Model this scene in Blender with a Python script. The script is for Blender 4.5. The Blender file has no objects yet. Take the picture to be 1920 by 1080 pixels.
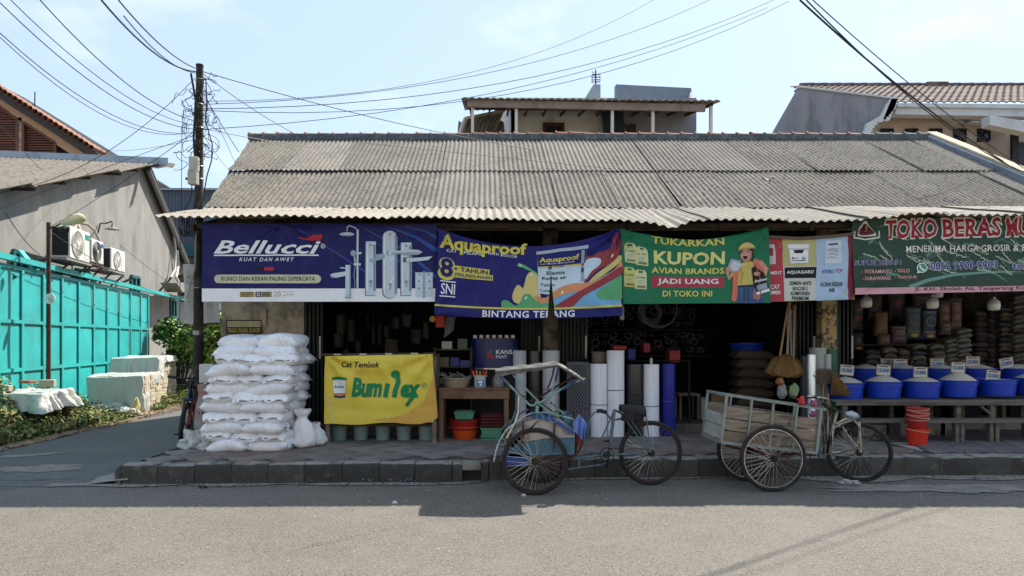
import bpy, bmesh, math, random
from mathutils import Vector, Matrix, noise
random.seed(7)
S = bpy.context.scene
COL = S.collection
R = math.radians
F, CX, HY, EH = 1280.0, 913.0, 640.0, 1.58      # focal length in photo pixels, straight-ahead point, eye height

# ---------------------------------------------------------------- camera
cd = bpy.data.cameras.new('camera'); cam = bpy.data.objects.new('camera', cd); COL.objects.link(cam)
cam.location = (0, 0, EH); cam.rotation_euler = (R(90), 0, 0)
cd.sensor_width = 36; cd.lens = 24.0
cd.shift_x = (960 - CX) / 1920; cd.shift_y = (HY - 540) / 1920
cd.clip_end = 2000; cd.clip_start = 0.05
S.camera = cam
# ---------------------------------------------------------------- light
SUN = Vector((0.56, 0.69, 1.0)).normalized()
elev = math.asin(SUN.z); azim = math.atan2(SUN.x, SUN.y)
ld = bpy.data.lights.new('sun', 'SUN'); lo = bpy.data.objects.new('sun', ld); COL.objects.link(lo)
ld.energy = 4.3; ld.angle = R(0.8); ld.color = (1.0, 0.93, 0.82)
lo.rotation_euler = (-SUN).to_track_quat('-Z', 'Y').to_euler()
lo.location = (0, 0, 30)
W = bpy.data.worlds.new('World'); S.world = W; W.use_nodes = True
wn = W.node_tree.nodes; wl = W.node_tree.links; wn.clear()
wo = wn.new('ShaderNodeOutputWorld'); wb = wn.new('ShaderNodeBackground'); sk = wn.new('ShaderNodeTexSky')
sk.sky_type = 'NISHITA'; sk.sun_disc = False; sk.sun_elevation = elev; sk.sun_rotation = azim
sk.altitude = 10; sk.air_density = 1.15; sk.dust_density = 1.0; sk.ozone_density = 2.0
wb.inputs['Strength'].default_value = 0.105
# faint high clouds mixed into the same sky all the way round
tc = wn.new('ShaderNodeTexCoord'); mp = wn.new('ShaderNodeMapping'); mp.inputs['Scale'].default_value = (1.6, 1.6, 4.0)
nz = wn.new('ShaderNodeTexNoise'); nz.inputs['Scale'].default_value = 2.3; nz.inputs['Detail'].default_value = 7; nz.inputs['Roughness'].default_value = .55
rp = wn.new('ShaderNodeValToRGB'); rp.color_ramp.elements[0].position = .54; rp.color_ramp.elements[1].position = .80
rp.color_ramp.elements[0].color = (0, 0, 0, 1); rp.color_ramp.elements[1].color = (.4, .4, .4, 1)
mx = wn.new('ShaderNodeMix'); mx.data_type = 'RGBA'; mx.inputs['B'].default_value = (7.2, 7.3, 7.5, 1)
hz = wn.new('ShaderNodeMix'); hz.data_type = 'RGBA'; hz.inputs['Factor'].default_value = .72; hz.inputs['B'].default_value = (3.35, 4.25, 5.45, 1)
wl.new(tc.outputs['Generated'], mp.inputs['Vector']); wl.new(mp.outputs['Vector'], nz.inputs['Vector'])
wl.new(nz.outputs['Fac'], rp.inputs['Fac']); wl.new(rp.outputs['Color'], mx.inputs['Factor'])
wl.new(sk.outputs['Color'], hz.inputs['A']); wl.new(hz.outputs['Result'], mx.inputs['A'])
wl.new(mx.outputs['Result'], wb.inputs['Color']); wl.new(wb.outputs['Background'], wo.inputs['Surface'])
S.view_settings.view_transform = 'Standard'; S.view_settings.look = 'None'
S.view_settings.exposure = 1.03; S.view_settings.gamma = 1; S.view_settings.use_curve_mapping = False
try:
    S.cycles.use_denoising = True; S.cycles.denoiser = 'OPENIMAGEDENOISE'
    S.cycles.max_bounces = 6; S.cycles.diffuse_bounces = 4; S.cycles.glossy_bounces = 2; S.cycles.transmission_bounces = 3
    S.cycles.transparent_max_bounces = 6; S.cycles.use_adaptive_sampling = True; S.cycles.sample_clamp_indirect = 4
except Exception:
    pass

# ---------------------------------------------------------------- helpers
def P(px, py, Y): return Vector(((px - CX) * Y / F, Y, EH - (py - HY) * Y / F))
def PX(px, Y): return (px - CX) * Y / F
def PZ(py, Y): return EH - (py - HY) * Y / F
def GY(py, z=0.0): return (EH - z) * F / (py - HY)
def WP(px, py, a):                      # point on the upright plane X = -a - .173 Y of the alley side
    Y = -a / ((px - CX) / F + .173); return Vector((PX(px, Y), Y, PZ(py, Y)))
AL = Vector((-.173, 1, 0)).normalized(); AN = Vector((1, .173, 0)).normalized()      # along and out of that plane
def rnd(a, b): return random.uniform(a, b)
def srgb(c):
    return tuple(((x / 255) / 12.92 if x / 255 <= .04045 else ((x / 255 + .055) / 1.055) ** 2.4) for x in c)

def rootloc(p):
    while p is not None and p.parent is not None: p = p.parent
    return Vector(p.location) if p is not None else None
def tag(o, label=None, cat=None, group=None, kind=None):
    if label: o['label'] = label
    if cat: o['category'] = cat
    if group: o['group'] = group
    if kind: o['kind'] = kind
    return o
def thing(name, label, cat, loc=(0, 0, 0), group=None):
    o = bpy.data.objects.new(name, None); COL.objects.link(o); o.location = loc; o.empty_display_size = .2
    return tag(o, label, cat, group)

class MB:
    def __init__(s): s.v = []; s.f = []; s.mi = []; s.m = 0
    def add(s, vs, fs):
        n = len(s.v); s.v.extend([(v[0], v[1], v[2]) for v in vs])
        for f in fs: s.f.append(tuple(i + n for i in f)); s.mi.append(s.m)
        return s
    def box(s, c, sz, M=None):
        hx, hy, hz = sz[0] / 2, sz[1] / 2, sz[2] / 2
        vs = [Vector((x, y, z)) for x in (-hx, hx) for y in (-hy, hy) for z in (-hz, hz)]
        if M is not None: vs = [M @ v for v in vs]
        c = Vector(c)
        return s.add([v + c for v in vs], [(0, 1, 3, 2), (4, 6, 7, 5), (0, 4, 5, 1), (2, 3, 7, 6), (0, 2, 6, 4), (1, 5, 7, 3)])
    def box2(s, a, b):
        return s.box([(a[i] + b[i]) / 2 for i in range(3)], [abs(b[i] - a[i]) for i in range(3)])
    def hexa(s, p):                      # 8 points: bottom ring 0-3, top ring 4-7
        return s.add(p, [(3, 2, 1, 0), (4, 5, 6, 7), (0, 1, 5, 4), (1, 2, 6, 5), (2, 3, 7, 6), (3, 0, 4, 7)])
    def bar(s, a, b, w, h=None, up=(0, 0, 1)):
        a = Vector(a); b = Vector(b); h = h or w; d = b - a; L = d.length
        if L < 1e-6: return s
        d.normalize(); u = Vector(up)
        if abs(d.dot(u)) > .98: u = Vector((0, 1, 0))
        x = d.cross(u).normalized(); z = x.cross(d).normalized()
        M = Matrix((x, d, z)).transposed()
        return s.box((a + b) / 2, (w, L, h), M)
    def tube(s, pts, r, n=6, cap=True):
        pts = [Vector(p) for p in pts]; k = len(pts)
        rr = r if isinstance(r, (list, tuple)) else [r] * k
        ref = Vector((.13, .21, .97)); vs = []; prev = None
        for i, p in enumerate(pts):
            t = (pts[min(i + 1, k - 1)] - pts[max(i - 1, 0)])
            if t.length < 1e-9: t = Vector((0, 0, 1))
            t.normalize()
            x = (prev - t * prev.dot(t)) if prev is not None else t.cross(ref)
            if x.length < 1e-4: x = t.cross(Vector((1, 0, 0)))
            x.normalize(); prev = x; y = t.cross(x)
            for j in range(n):
                a = 2 * math.pi * j / n; vs.append(p + (x * math.cos(a) + y * math.sin(a)) * rr[i])
        fs = [(i * n + j, i * n + (j + 1) % n, (i + 1) * n + (j + 1) % n, (i + 1) * n + j) for i in range(k - 1) for j in range(n)]
        if cap: fs += [tuple(range(n - 1, -1, -1)), tuple((k - 1) * n + j for j in range(n))]
        return s.add(vs, fs)
    def cyl(s, a, b, r, n=16, r2=None): return s.tube([a, b], [r, r if r2 is None else r2], n)
    def lathe(s, prof, c=(0, 0, 0), n=24, M=None, cap=False):
        c = Vector(c); vs = []
        for r, z in prof:
            for j in range(n):
                a = 2 * math.pi * j / n; v = Vector((r * math.cos(a), r * math.sin(a), z))
                if M is not None: v = M @ v
                vs.append(v + c)
        k = len(prof)
        fs = [(i * n + j, i * n + (j + 1) % n, (i + 1) * n + (j + 1) % n, (i + 1) * n + j) for i in range(k - 1) for j in range(n)]
        if cap: fs += [tuple(range(n - 1, -1, -1)), tuple((k - 1) * n + j for j in range(n))]
        return s.add(vs, fs)
    def torus(s, c, Rr, r, M=None, n=48, m=8, sq=1.0):
        c = Vector(c); vs = []
        for i in range(n):
            a = 2 * math.pi * i / n
            for j in range(m):
                b = 2 * math.pi * j / m; q = Rr + r * math.cos(b)
                v = Vector((q * math.cos(a), q * math.sin(a), r * sq * math.sin(b)))
                if M is not None: v = M @ v
                vs.append(v + c)
        return s.add(vs, [(i * m + j, ((i + 1) % n) * m + j, ((i + 1) % n) * m + (j + 1) % m, i * m + (j + 1) % m) for i in range(n) for j in range(m)])
    def grid(s, fn, nu, nv, th=None):   # fn(u,v) -> point ; th: thickness vector
        vs = [fn(i / nu, j / nv) for j in range(nv + 1) for i in range(nu + 1)]; w = nu + 1
        fs = [(j * w + i, j * w + i + 1, (j + 1) * w + i + 1, (j + 1) * w + i) for j in range(nv) for i in range(nu)]
        if th is None: return s.add(vs, fs)
        n = len(vs); th = Vector(th); vs2 = vs + [Vector(v) + th for v in vs]
        f2 = fs + [tuple(reversed([q + n for q in f])) for f in fs]
        ring = [i for i in range(w)] + [j * w + nu for j in range(1, nv + 1)] + [nv * w + i for i in range(nu - 1, -1, -1)] + [j * w for j in range(nv - 1, 0, -1)]
        for a, b in zip(ring, ring[1:] + ring[:1]): f2.append((b, a, a + n, b + n))
        return s.add(vs2, f2)
    def prism(s, pts, d):                # planar outline of 3D points, extruded by vector d
        k = len(pts); d = Vector(d); vs = [Vector(p) for p in pts] + [Vector(p) + d for p in pts]
        return s.add(vs, [tuple(range(k)), tuple(range(2 * k - 1, k - 1, -1))] + [(i, i + k, (i + 1) % k + k, (i + 1) % k) for i in range(k)])
    def build(s, name, mats, parent=None, smooth=False, bev=0, label=None, cat=None, group=None, kind=None, sharp=40, base=True, clip=None):
        if not isinstance(mats, (list, tuple)): mats = [mats]
        org = rootloc(parent)
        if org is None:
            if base and s.v:
                xs = [v[0] for v in s.v]; ys = [v[1] for v in s.v]; zs = [v[2] for v in s.v]
                org = Vector(((min(xs) + max(xs)) / 2, (min(ys) + max(ys)) / 2, min(zs)))
            else: org = Vector((0, 0, 0))
        me = bpy.data.meshes.new(name)
        me.from_pydata([(v[0] - org.x, v[1] - org.y, v[2] - org.z) for v in s.v], [], s.f)
        for m in mats: me.materials.append(m)
        me.polygons.foreach_set('material_index', s.mi)
        bm = bmesh.new(); bm.from_mesh(me)
        if clip:
            for co, no in clip:
                bmesh.ops.bisect_plane(bm, geom=bm.verts[:] + bm.edges[:] + bm.faces[:], plane_co=Vector(co) - org, plane_no=no, clear_outer=True)
        if bev:
            bmesh.ops.remove_doubles(bm, verts=bm.verts, dist=1e-5)
            bmesh.ops.bevel(bm, geom=[e for e in bm.edges if e.is_manifold and e.calc_face_angle(0) > .5], offset=bev, segments=1, affect='EDGES', profile=.7)
        bmesh.ops.recalc_face_normals(bm, faces=bm.faces)
        bm.to_mesh(me); bm.free()
        if smooth:
            me.polygons.foreach_set('use_smooth', [True] * len(me.polygons))
            try: me.set_sharp_from_angle(angle=R(sharp))
            except Exception: pass
        me.update()
        o = bpy.data.objects.new(name, me); COL.objects.link(o)
        if parent is not None: o.parent = parent
        else: o.location = org
        return tag(o, label, cat, group, kind)

def dup(o, parent=None, loc=None, rotz=None, label=None):
    kids = list(o.children); c = o.copy(); COL.objects.link(c); c.parent = parent
    if loc is not None: c.location = loc
    if rotz is not None: c.rotation_euler.z = rotz
    if label: c['label'] = label
    for k in kids: dup(k, c)
    return c
def reparent(o, p):
    o.parent = p; return o

# ---------------------------------------------------------------- materials
def mat(name, col, rough=.75, metal=0, var=.12, scale=6, bump=0, bscale=60, dirt=None, damt=.5, dscale=3, dlo=.5, dhi=.62,
        rand=0, stretch=None, spec=.4, fine=0, alpha=None, sheen=0, coords='Object', trans=0, stones=0, samt=.5):
    m = bpy.data.materials.new(name); m.use_nodes = True; n = m.node_tree.nodes; l = m.node_tree.links
    b = n['Principled BSDF']; b.inputs['Roughness'].default_value = rough; b.inputs['Metallic'].default_value = metal
    b.inputs['Specular IOR Level'].default_value = spec
    c = srgb(col); tc = n.new('ShaderNodeTexCoord'); mp = n.new('ShaderNodeMapping'); l.new(tc.outputs[coords], mp.inputs['Vector'])
    if stretch: mp.inputs['Scale'].default_value = stretch
    def noisen(sc, det=5, ro=.6):
        q = n.new('ShaderNodeTexNoise'); q.inputs['Scale'].default_value = sc; q.inputs['Detail'].default_value = det; q.inputs['Roughness'].default_value = ro
        l.new(mp.outputs['Vector'], q.inputs['Vector']); return q
    cur = None
    q = noisen(scale); mr = n.new('ShaderNodeMapRange'); mr.inputs['From Min'].default_value = .25; mr.inputs['From Max'].default_value = .75
    mr.inputs['To Min'].default_value = 1 - var; mr.inputs['To Max'].default_value = 1 + var; l.new(q.outputs['Fac'], mr.inputs['Value'])
    fac = mr.outputs['Result']
    if fine:
        q3 = noisen(bscale * 1.3, 3, .7); m3 = n.new('ShaderNodeMapRange'); m3.inputs['From Min'].default_value = .3; m3.inputs['From Max'].default_value = .7
        m3.inputs['To Min'].default_value = 1 - fine; m3.inputs['To Max'].default_value = 1 + fine; l.new(q3.outputs['Fac'], m3.inputs['Value'])
        mu = n.new('ShaderNodeMath'); mu.operation = 'MULTIPLY'; l.new(fac, mu.inputs[0]); l.new(m3.outputs['Result'], mu.inputs[1]); fac = mu.outputs[0]
    if stones:
        vo = n.new('ShaderNodeTexVoronoi'); vo.inputs['Scale'].default_value = stones; l.new(mp.outputs['Vector'], vo.inputs['Vector'])
        sp = n.new('ShaderNodeSeparateColor'); l.new(vo.outputs['Color'], sp.inputs['Color']); m5 = n.new('ShaderNodeMapRange')
        m5.inputs['To Min'].default_value = 1 - samt; m5.inputs['To Max'].default_value = 1 + samt; l.new(sp.outputs['Red'], m5.inputs['Value'])
        mu = n.new('ShaderNodeMath'); mu.operation = 'MULTIPLY'; l.new(fac, mu.inputs[0]); l.new(m5.outputs['Result'], mu.inputs[1]); fac = mu.outputs[0]
    if rand:
        oi = n.new('ShaderNodeObjectInfo'); m4 = n.new('ShaderNodeMapRange'); m4.inputs['To Min'].default_value = 1 - rand; m4.inputs['To Max'].default_value = 1 + rand
        l.new(oi.outputs['Random'], m4.inputs['Value']); mu = n.new('ShaderNodeMath'); mu.operation = 'MULTIPLY'
        l.new(fac, mu.inputs[0]); l.new(m4.outputs['Result'], mu.inputs[1]); fac = mu.outputs[0]
    vm = n.new('ShaderNodeVectorMath'); vm.operation = 'SCALE'; vm.inputs[0].default_value = c; l.new(fac, vm.inputs['Scale']); cur = vm.outputs['Vector']
    if dirt:
        q2 = noisen(dscale, 8, .68); m2 = n.new('ShaderNodeMapRange'); m2.inputs['From Min'].default_value = dlo; m2.inputs['From Max'].default_value = dhi
        m2.inputs['To Max'].default_value = damt; l.new(q2.outputs['Fac'], m2.inputs['Value'])
        mi = n.new('ShaderNodeMix'); mi.data_type = 'RGBA'; mi.inputs['B'].default_value = (*srgb(dirt), 1)
        l.new(m2.outputs['Result'], mi.inputs['Factor']); l.new(cur, mi.inputs['A']); cur = mi.outputs['Result']
    l.new(cur, b.inputs['Base Color'])
    if bump:
        qb = noisen(bscale, 4, .6); bp = n.new('ShaderNodeBump'); bp.inputs['Strength'].default_value = bump; bp.inputs['Distance'].default_value = .01
        l.new(qb.outputs['Fac'], bp.inputs['Height']); l.new(bp.outputs['Normal'], b.inputs['Normal'])
    if alpha is not None: b.inputs['Alpha'].default_value = alpha
    if trans: b.inputs['Transmission Weight'].default_value = trans
    return m
MC = {}
def flat(col, rough=.6, **k):
    key = (tuple(col), rough, tuple(sorted(k.items())))
    if key not in MC: MC[key] = mat('paint_%d_%d_%d' % tuple(col), col, rough, var=k.pop('var', .06), scale=k.pop('scale', 8), **k)
    return MC[key]

m_wood = mat('weathered_wood', (118, 104, 88), .85, var=.3, scale=4, stretch=(1, 1, 8), bump=.5, bscale=40, dirt=(60, 50, 42), damt=.7, dscale=2)
m_woodx = mat('grey_plank', (128, 116, 101), .85, var=.3, scale=3, stretch=(1, 6, 9), bump=.6, bscale=20, dirt=(72, 60, 50), damt=.8, dscale=2.5, rand=.2)
m_darkwood = mat('dark_wood', (62, 51, 42), .8, var=.3, scale=6, stretch=(1, 1, 5), bump=.4)
m_black = mat('black_rubber', (26, 26, 26), .75, var=.3, bump=.2, dirt=(70, 64, 56), damt=.25, dscale=9)
m_iron = mat('dark_iron', (40, 40, 42), .5, metal=.6, var=.3, dirt=(70, 46, 32), damt=.5, dscale=14)
m_rust = mat('rusty_iron', (74, 50, 40), .8, var=.4, scale=20, bump=.4, dirt=(40, 34, 32), damt=.8, dscale=12)
m_chrome = mat('worn_chrome', (190, 190, 188), .32, metal=.9, var=.12, dirt=(90, 66, 46), damt=.5, dscale=20)
m_spoke = mat('spoke_steel', (175, 172, 165), .4, metal=.6, var=.2, dirt=(90, 66, 46), damt=.5, dscale=20)
m_dark = mat('dark_interior_shade', (22, 22, 25), .9, var=.3)  # near-black puts the interior's shade into the colour; dark fittings share it
m_cable = mat('black_cable', (22, 22, 24), .6, var=.2)
# ================================================================ ground, road, kerb, pavement
def asphalt(name, base, dust, damt, contrast=.35):
    m = mat(name, base, .88, var=.10, scale=.9, fine=.2, bscale=48, bump=.8, stones=125, samt=contrast, dirt=dust, damt=damt, dscale=.8, dlo=.48, dhi=.72, spec=.25)
    return m
m_road = asphalt('main_road_asphalt', (107, 102, 95), (130, 124, 114), .45, .45)
m_alley = asphalt('alley_asphalt', (98, 98, 96), (122, 117, 110), .5, .3)
m_soil = mat('dusty_soil', (150, 126, 96), .95, var=.2, scale=3, bump=.8, bscale=30, dirt=(110, 96, 76), damt=.8, dscale=2)
m_conc = mat('old_concrete', (132, 129, 122), .9, var=.2, scale=4, bump=.7, bscale=45, dirt=(62, 60, 57), damt=.8, dscale=3, fine=.15)
m_kerbpaint = mat('worn_black_kerb_face', (58, 57, 55), .85, var=.3, scale=5, bump=.7, bscale=30, dirt=(104, 102, 96), damt=.7, dscale=7, dlo=.56, dhi=.7, rand=.25)
m_bluepaint = mat('flaked_blue_paint', (84, 112, 138), .8, var=.2)
m_dust = mat('pale_road_dust', (158, 150, 136), .97, var=.2, scale=5, fine=.2, dirt=(120, 116, 108), damt=.8, dscale=5)

def kerbY(X):
    pts = [(-60, 7.5), (-4.2, 7.5), (-.3, 7.62), (.4, 7.78), (1.5, 7.88), (5.6, 8.0), (60, 8.5)]
    for (a, b), (c, d) in zip(pts, pts[1:]):
        if X <= c: return b + (d - b) * (X - a) / (c - a)
    return 8.5
MB().add([(-600, -200, -.03), (600, -200, -.03), (600, 900, -.03), (-600, 900, -.03)], [(0, 1, 2, 3)]).build('ground', m_soil, kind='structure', base=False)
mb = MB()
xs = [-80, -20, -4.2, -.3, .4, 1.5, 5.6, 20, 80]
vs = [(x, -14, 0) for x in xs] + [(x, kerbY(x) + .25, 0) for x in xs]
k = len(xs); mb.add(vs, [(i, i + 1, i + 1 + k, i + k) for i in range(k - 1)])
mb.build('road', m_road, kind='structure', base=False)
# alley: sheet 4 mm above, curved mouth on the verge side
ver = [(-7.2, 7.4), (-7.15, 8.5), (-7.05, 9.7), (-6.95, 11), (-7.05, 12), (-7.0, 13.5), (-7.15, 15), (-7.6, 17), (-8.2, 20), (-9.4, 26), (-13, 48)]
mb = MB(); N = len(ver)
vs = [(x, y, .005) for x, y in ver] + [(-3.9 - .13 * max(0, y - 10), y, .005) for x, y in ver]
mb.add(vs, [(i, i + N, i + 1 + N, i + 1) for i in range(N - 1)]); mb.build('alley_road', m_alley, kind='structure', base=False)
# worn pale dust along the kerb and in the alley mouth
def blob_sheet(name, c, rx, ry, z, m, n=120, s=0, rot=0):
    pts = []
    for i in range(n):
        a = 2 * math.pi * i / n; q = 1 + .5 * noise.noise(Vector((math.cos(a) * 1.7 + s, math.sin(a) * 1.7, s))) + .3 * noise.noise(Vector((math.cos(a) * 7 + s, math.sin(a) * 7, s)))
        x = rx * q * math.cos(a); y = ry * q * math.sin(a)
        pts.append((c[0] + x * math.cos(rot) - y * math.sin(rot), c[1] + x * math.sin(rot) + y * math.cos(rot), z))
    mb = MB(); mb.add(pts + [(c[0], c[1], z)], [(i, (i + 1) % n, n) for i in range(n)]); return mb.build(name, m, kind='structure', base=False)
m_patch = mat('road_dust_patch', (130, 125, 116), .95, var=.2, scale=3, fine=.3, bscale=60, bump=.4, stones=95, samt=.35, dirt=(110, 105, 98), damt=.95, dscale=4)
mb = MB(); n = 400
row = [(-4.8 + 14.5 * i / n) for i in range(n + 1)]
vs = [(x, kerbY(x) - .02 - .16 * abs(noise.noise(Vector((x * .9, 3, 0)))) - .05 * abs(noise.noise(Vector((x * 9, 5, 0)))) - (.9 if x > 3 else .25) * min(1, abs(x - 3) + .3) * abs(noise.noise(Vector((x * .6, 9, 0)))), .009) for x in row] + [(x, kerbY(x) + .05, .012) for x in row]
mb.add(vs, [(i, i + 1, i + n + 2, i + n + 1) for i in range(n)]); mb.build('gutter_dust', m_patch, kind='structure', base=False)
blob_sheet('dust_patch', (-5.5, 8.45), .55, .22, .010, m_patch, s=1, rot=.1)
blob_sheet('dust_patch', (-6.35, 9.4), .55, .10, .010, m_patch, s=5, rot=.5)
blob_sheet('dust_patch', (4.9, 7.3), 1.3, .2, .009, m_patch, s=8)
# verge of soil
mb = MB()
def vergep(u, v):
    y = 7.4 + u * 18; i = 0
    for (a, b), (c, d) in zip(ver, ver[1:]):
        if b <= y <= d: x0 = a + (c - a) * (y - b) / (d - b); break
    x1 = -6.4 - .173 * y - .1
    x = x0 + .12 * noise.noise(Vector((y * 2, 1, 0))) + (x1 - x0) * v
    return (x, y, .012 + .07 * math.sin(v * 1.5) * (1 if v > 0 else 0) + .03 * noise.noise(Vector((x * 3, y * 3, 2))) * (v > 0))
mb.grid(vergep, 90, 12); mb.build('soil_verge', m_soil, kind='structure', base=False, smooth=True)

# pavement slab
mb = MB(); xs = [-4.0, -.3, .4, 1.5, 5.6, 12]
top = .203
for a, b in zip(xs, xs[1:]):
    mb.hexa([(a, kerbY(a) + .12, -.02), (b, kerbY(b) + .12, -.02), (b, 10.6, -.02), (a, 10.6, -.02), (a, kerbY(a) + .12, top), (b, kerbY(b) + .12, top), (b, 10.6, top), (a, 10.6, top)])
m_slab = mat('pavement_mortar', (92, 90, 86), .95, var=.25, scale=5, bump=.8, dirt=(60, 58, 54), damt=.7, fine=.2)
pav = mb.build('pavement', m_slab, kind='structure', base=False)
# cement skirt sloping into the alley
mb = MB()
def skirt(u, v):
    y = 7.50 + u * 3.3; w = .55 + .25 * noise.noise(Vector((y, 4, 0))) ; x = -3.95 - v * w
    return (x, y, .214 * min(1, .25 + (y - 7.5) / .25) * (1 - v) ** 1.3 + .012 * noise.noise(Vector((x * 5, y * 5, 0))) + .004)
mb.grid(skirt, 30, 10); mb.build('cement_skirt', m_conc, pav, smooth=True)
# diamond pavers
m_paver = [mat('paver_grey', (118, 114, 110), .92, var=.2, scale=5, bump=.6, bscale=50, dirt=(84, 80, 76), damt=.8, dscale=4, rand=.2, fine=.15),
           mat('paver_red', (118, 105, 98), .92, var=.2, scale=5, bump=.6, bscale=50, dirt=(88, 80, 76), damt=.8, dscale=4, rand=.2, fine=.15)]
pm = []
for mm in m_paver:
    t = MB().box((0, 0, -.006), (.325, .325, .026)).build('paver', mm, bev=.006); COL.objects.unlink(t); pm.append(t)
d = .34 * math.sqrt(2); cnt = 0
for j in range(30):
    for i in range(40):
        x = -3.72 + i * d + (j % 2) * d / 2; y = 7.86 + j * d / 2
        if x > 5.4 or y > 10.2 or y < kerbY(x) + .27: continue
        if .15 < x < .75 and y < 9.05: continue
        src = pm[1] if noise.noise(Vector((x * .55, y * .8, 3))) > .02 else pm[0]
        o = src.copy(); COL.objects.link(o); o.parent = pav; o.name = 'paver'
        o.location = (x, y, .2065 + rnd(-.003, .003)); o.rotation_euler = (rnd(-.012, .012), rnd(-.012, .012), R(45) + rnd(-.02, .02)); cnt += 1
# long brick pavers with pale joints at the far end of the pavement
m_brickp = mat('brick_paver', (104, 98, 99), .9, var=.25, scale=6, bump=.5, dirt=(56, 54, 56), damt=.8, rand=.25, fine=.15)
bp = MB().box((0, 0, -.006), (.385, .185, .026)).build('paver', m_brickp, bev=.005); COL.objects.unlink(bp)
MB().box2((5.45, 8.3, .2035), (9.6, 10.6, .2065)).build('pale_joint_mortar', mat('pale_mortar', (176, 174, 168), .95, var=.2), pav)
for j in range(11):
    for i in range(12):
        x = 5.62 + i * .4 + (j % 2) * .2 - .12 * j; y = 8.42 + j * .195
        if x < 5.55 or x > 9.4: continue
        o = bp.copy(); COL.objects.link(o); o.parent = pav; o.name = 'paver'
        o.location = (x, y, .2075 + rnd(-.003, .002)); o.rotation_euler = (rnd(-.01, .01), rnd(-.01, .01), R(2) + rnd(-.02, .02))
# loose concrete slab with a cracked edge
MB().box2((.12, 8.08, .205), (.80, 8.98, .226)).build('cover_slab', m_conc, pav, bev=.006)
mb = MB(); mb.tube([(.1, 8.2, .225), (.25, 8.12, .228), (.5, 8.14, .226), (.62, 8.06, .228)], .009, 5); mb.build('crack', m_dark, pav)
# kerb stones
def stone(X0, X1, top=.222, drain=False, rough=1.0):
    mb = MB(); jy = rnd(-.012, .012); top += rnd(-.006, .008); y0a, y0b = kerbY(X0), kerbY(X1); dep = .2; nx, nz, ny = 7, 5, 4
    def pt(x, t):     # t runs up the front then back over the top
        y0 = y0a + (y0b - y0a) * (x - X0) / (X1 - X0)
        L1 = top - .03
        if t <= 3: yy, z = y0, -.03 + (L1 + .03) * t / 3
        elif t <= 5: a = (t - 3) / 2 * math.pi / 2; yy, z = y0 + .035 * (1 - math.cos(a)), L1 + .03 * math.sin(a)
        else: yy, z = y0 + .035 + (dep - .035) * (t - 5) / 3, top
        q = noise.noise(Vector((x * 7, yy * 9, z * 9))) * .017 * rough - jy + noise.noise(Vector((x * 30, yy * 30, z * 30))) * .004
        return Vector((x, yy + (q if t < 5 else 0), z + (q * .7 if t >= 3 else 0)))
    g = .006
    mb.grid(lambda u, v: pt(X0 + g + (X1 - X0 - 2 * g) * u, v * 8), nx, 8)
    # ends
    for xx in (X0 + g, X1 - g):
        ring = [pt(xx, t) for t in range(9)] + [Vector((xx, kerbY(xx) + dep, -.03))]
        mb.add(ring, [tuple(range(len(ring)))])
    o = mb.build('kerb_stone', [m_conc, m_kerbpaint], pav, smooth=True, sharp=50)
    for p in o.data.polygons:
        if abs(p.normal.y) > .7: p.material_index = 1
    return o
X = -4.02
edges = [-4.02]
while X < 9.2:
    X += rnd(.39, .43); edges.append(X)
for a, b in zip(edges, edges[1:]):
    if a < -.2 < b or (3.3 < a < 3.7 and b > 3.6 and a < 3.6):      # drain openings
        w = (b - a)
        f0, f1 = (.28, .78) if a < 0 else (.4, .62); h = stone(a, a + w * f0); h2 = stone(a + w * f1, b)
        mb = MB(); mb.box2((a + w * f0, kerbY(a) + .012, .14), (a + w * f1, kerbY(a) + .2, .2215)); mb.build('drain_lintel', m_conc, pav)
        MB().box2((a + w * f0, kerbY(a) + .10, -.02), (a + w * f1, kerbY(a) + .12, .14)).build('drain_shade_panel', m_black, pav)  # black panel standing in for the shade inside the drain
    else: stone(a, b, top=.222 - (.0 if a < 6.3 else min(.10, (a - 6.3) * .06)))
mb = MB()      # broken rounded corner stone
def cstone(u, v):
    a = math.pi * (.5 + u * .5) + math.pi / 2; q = 1 + .3 * noise.noise(Vector((u * 4, v * 4, 0)))
    h = math.sin(v * math.pi / 2)
    return Vector((-4.03 + .13 * q * math.cos(a) * math.cos(v * 1.3), kerbY(-4) + .15 + .15 * q * math.sin(a) * math.cos(v * 1.2), .205 * h))
mb.grid(cstone, 12, 6); mb.build('kerb_stone', [m_kerbpaint], pav, smooth=True)
mb = MB()
random.seed(3)
for x in (-1.92, -1.35, -1.28, -1.1, -.98, -.9, -.82, -.72, -3.4):
    for q in range(3):
        a = x + rnd(-.05, .05); z = rnd(.02, .05); y = kerbY(a) - .011
        s_ = rnd(.005, .014); mb.add([(a, y, z), (a + s_ * 1.6, y, z - s_ * .4), (a + s_ * 1.3, y, z + s_), (a - s_ * .2, y, z + s_ * .8)], [(0, 1, 2, 3)])
mb.build('blue_paint_flecks', m_bluepaint, pav, kind='stuff')

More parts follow.
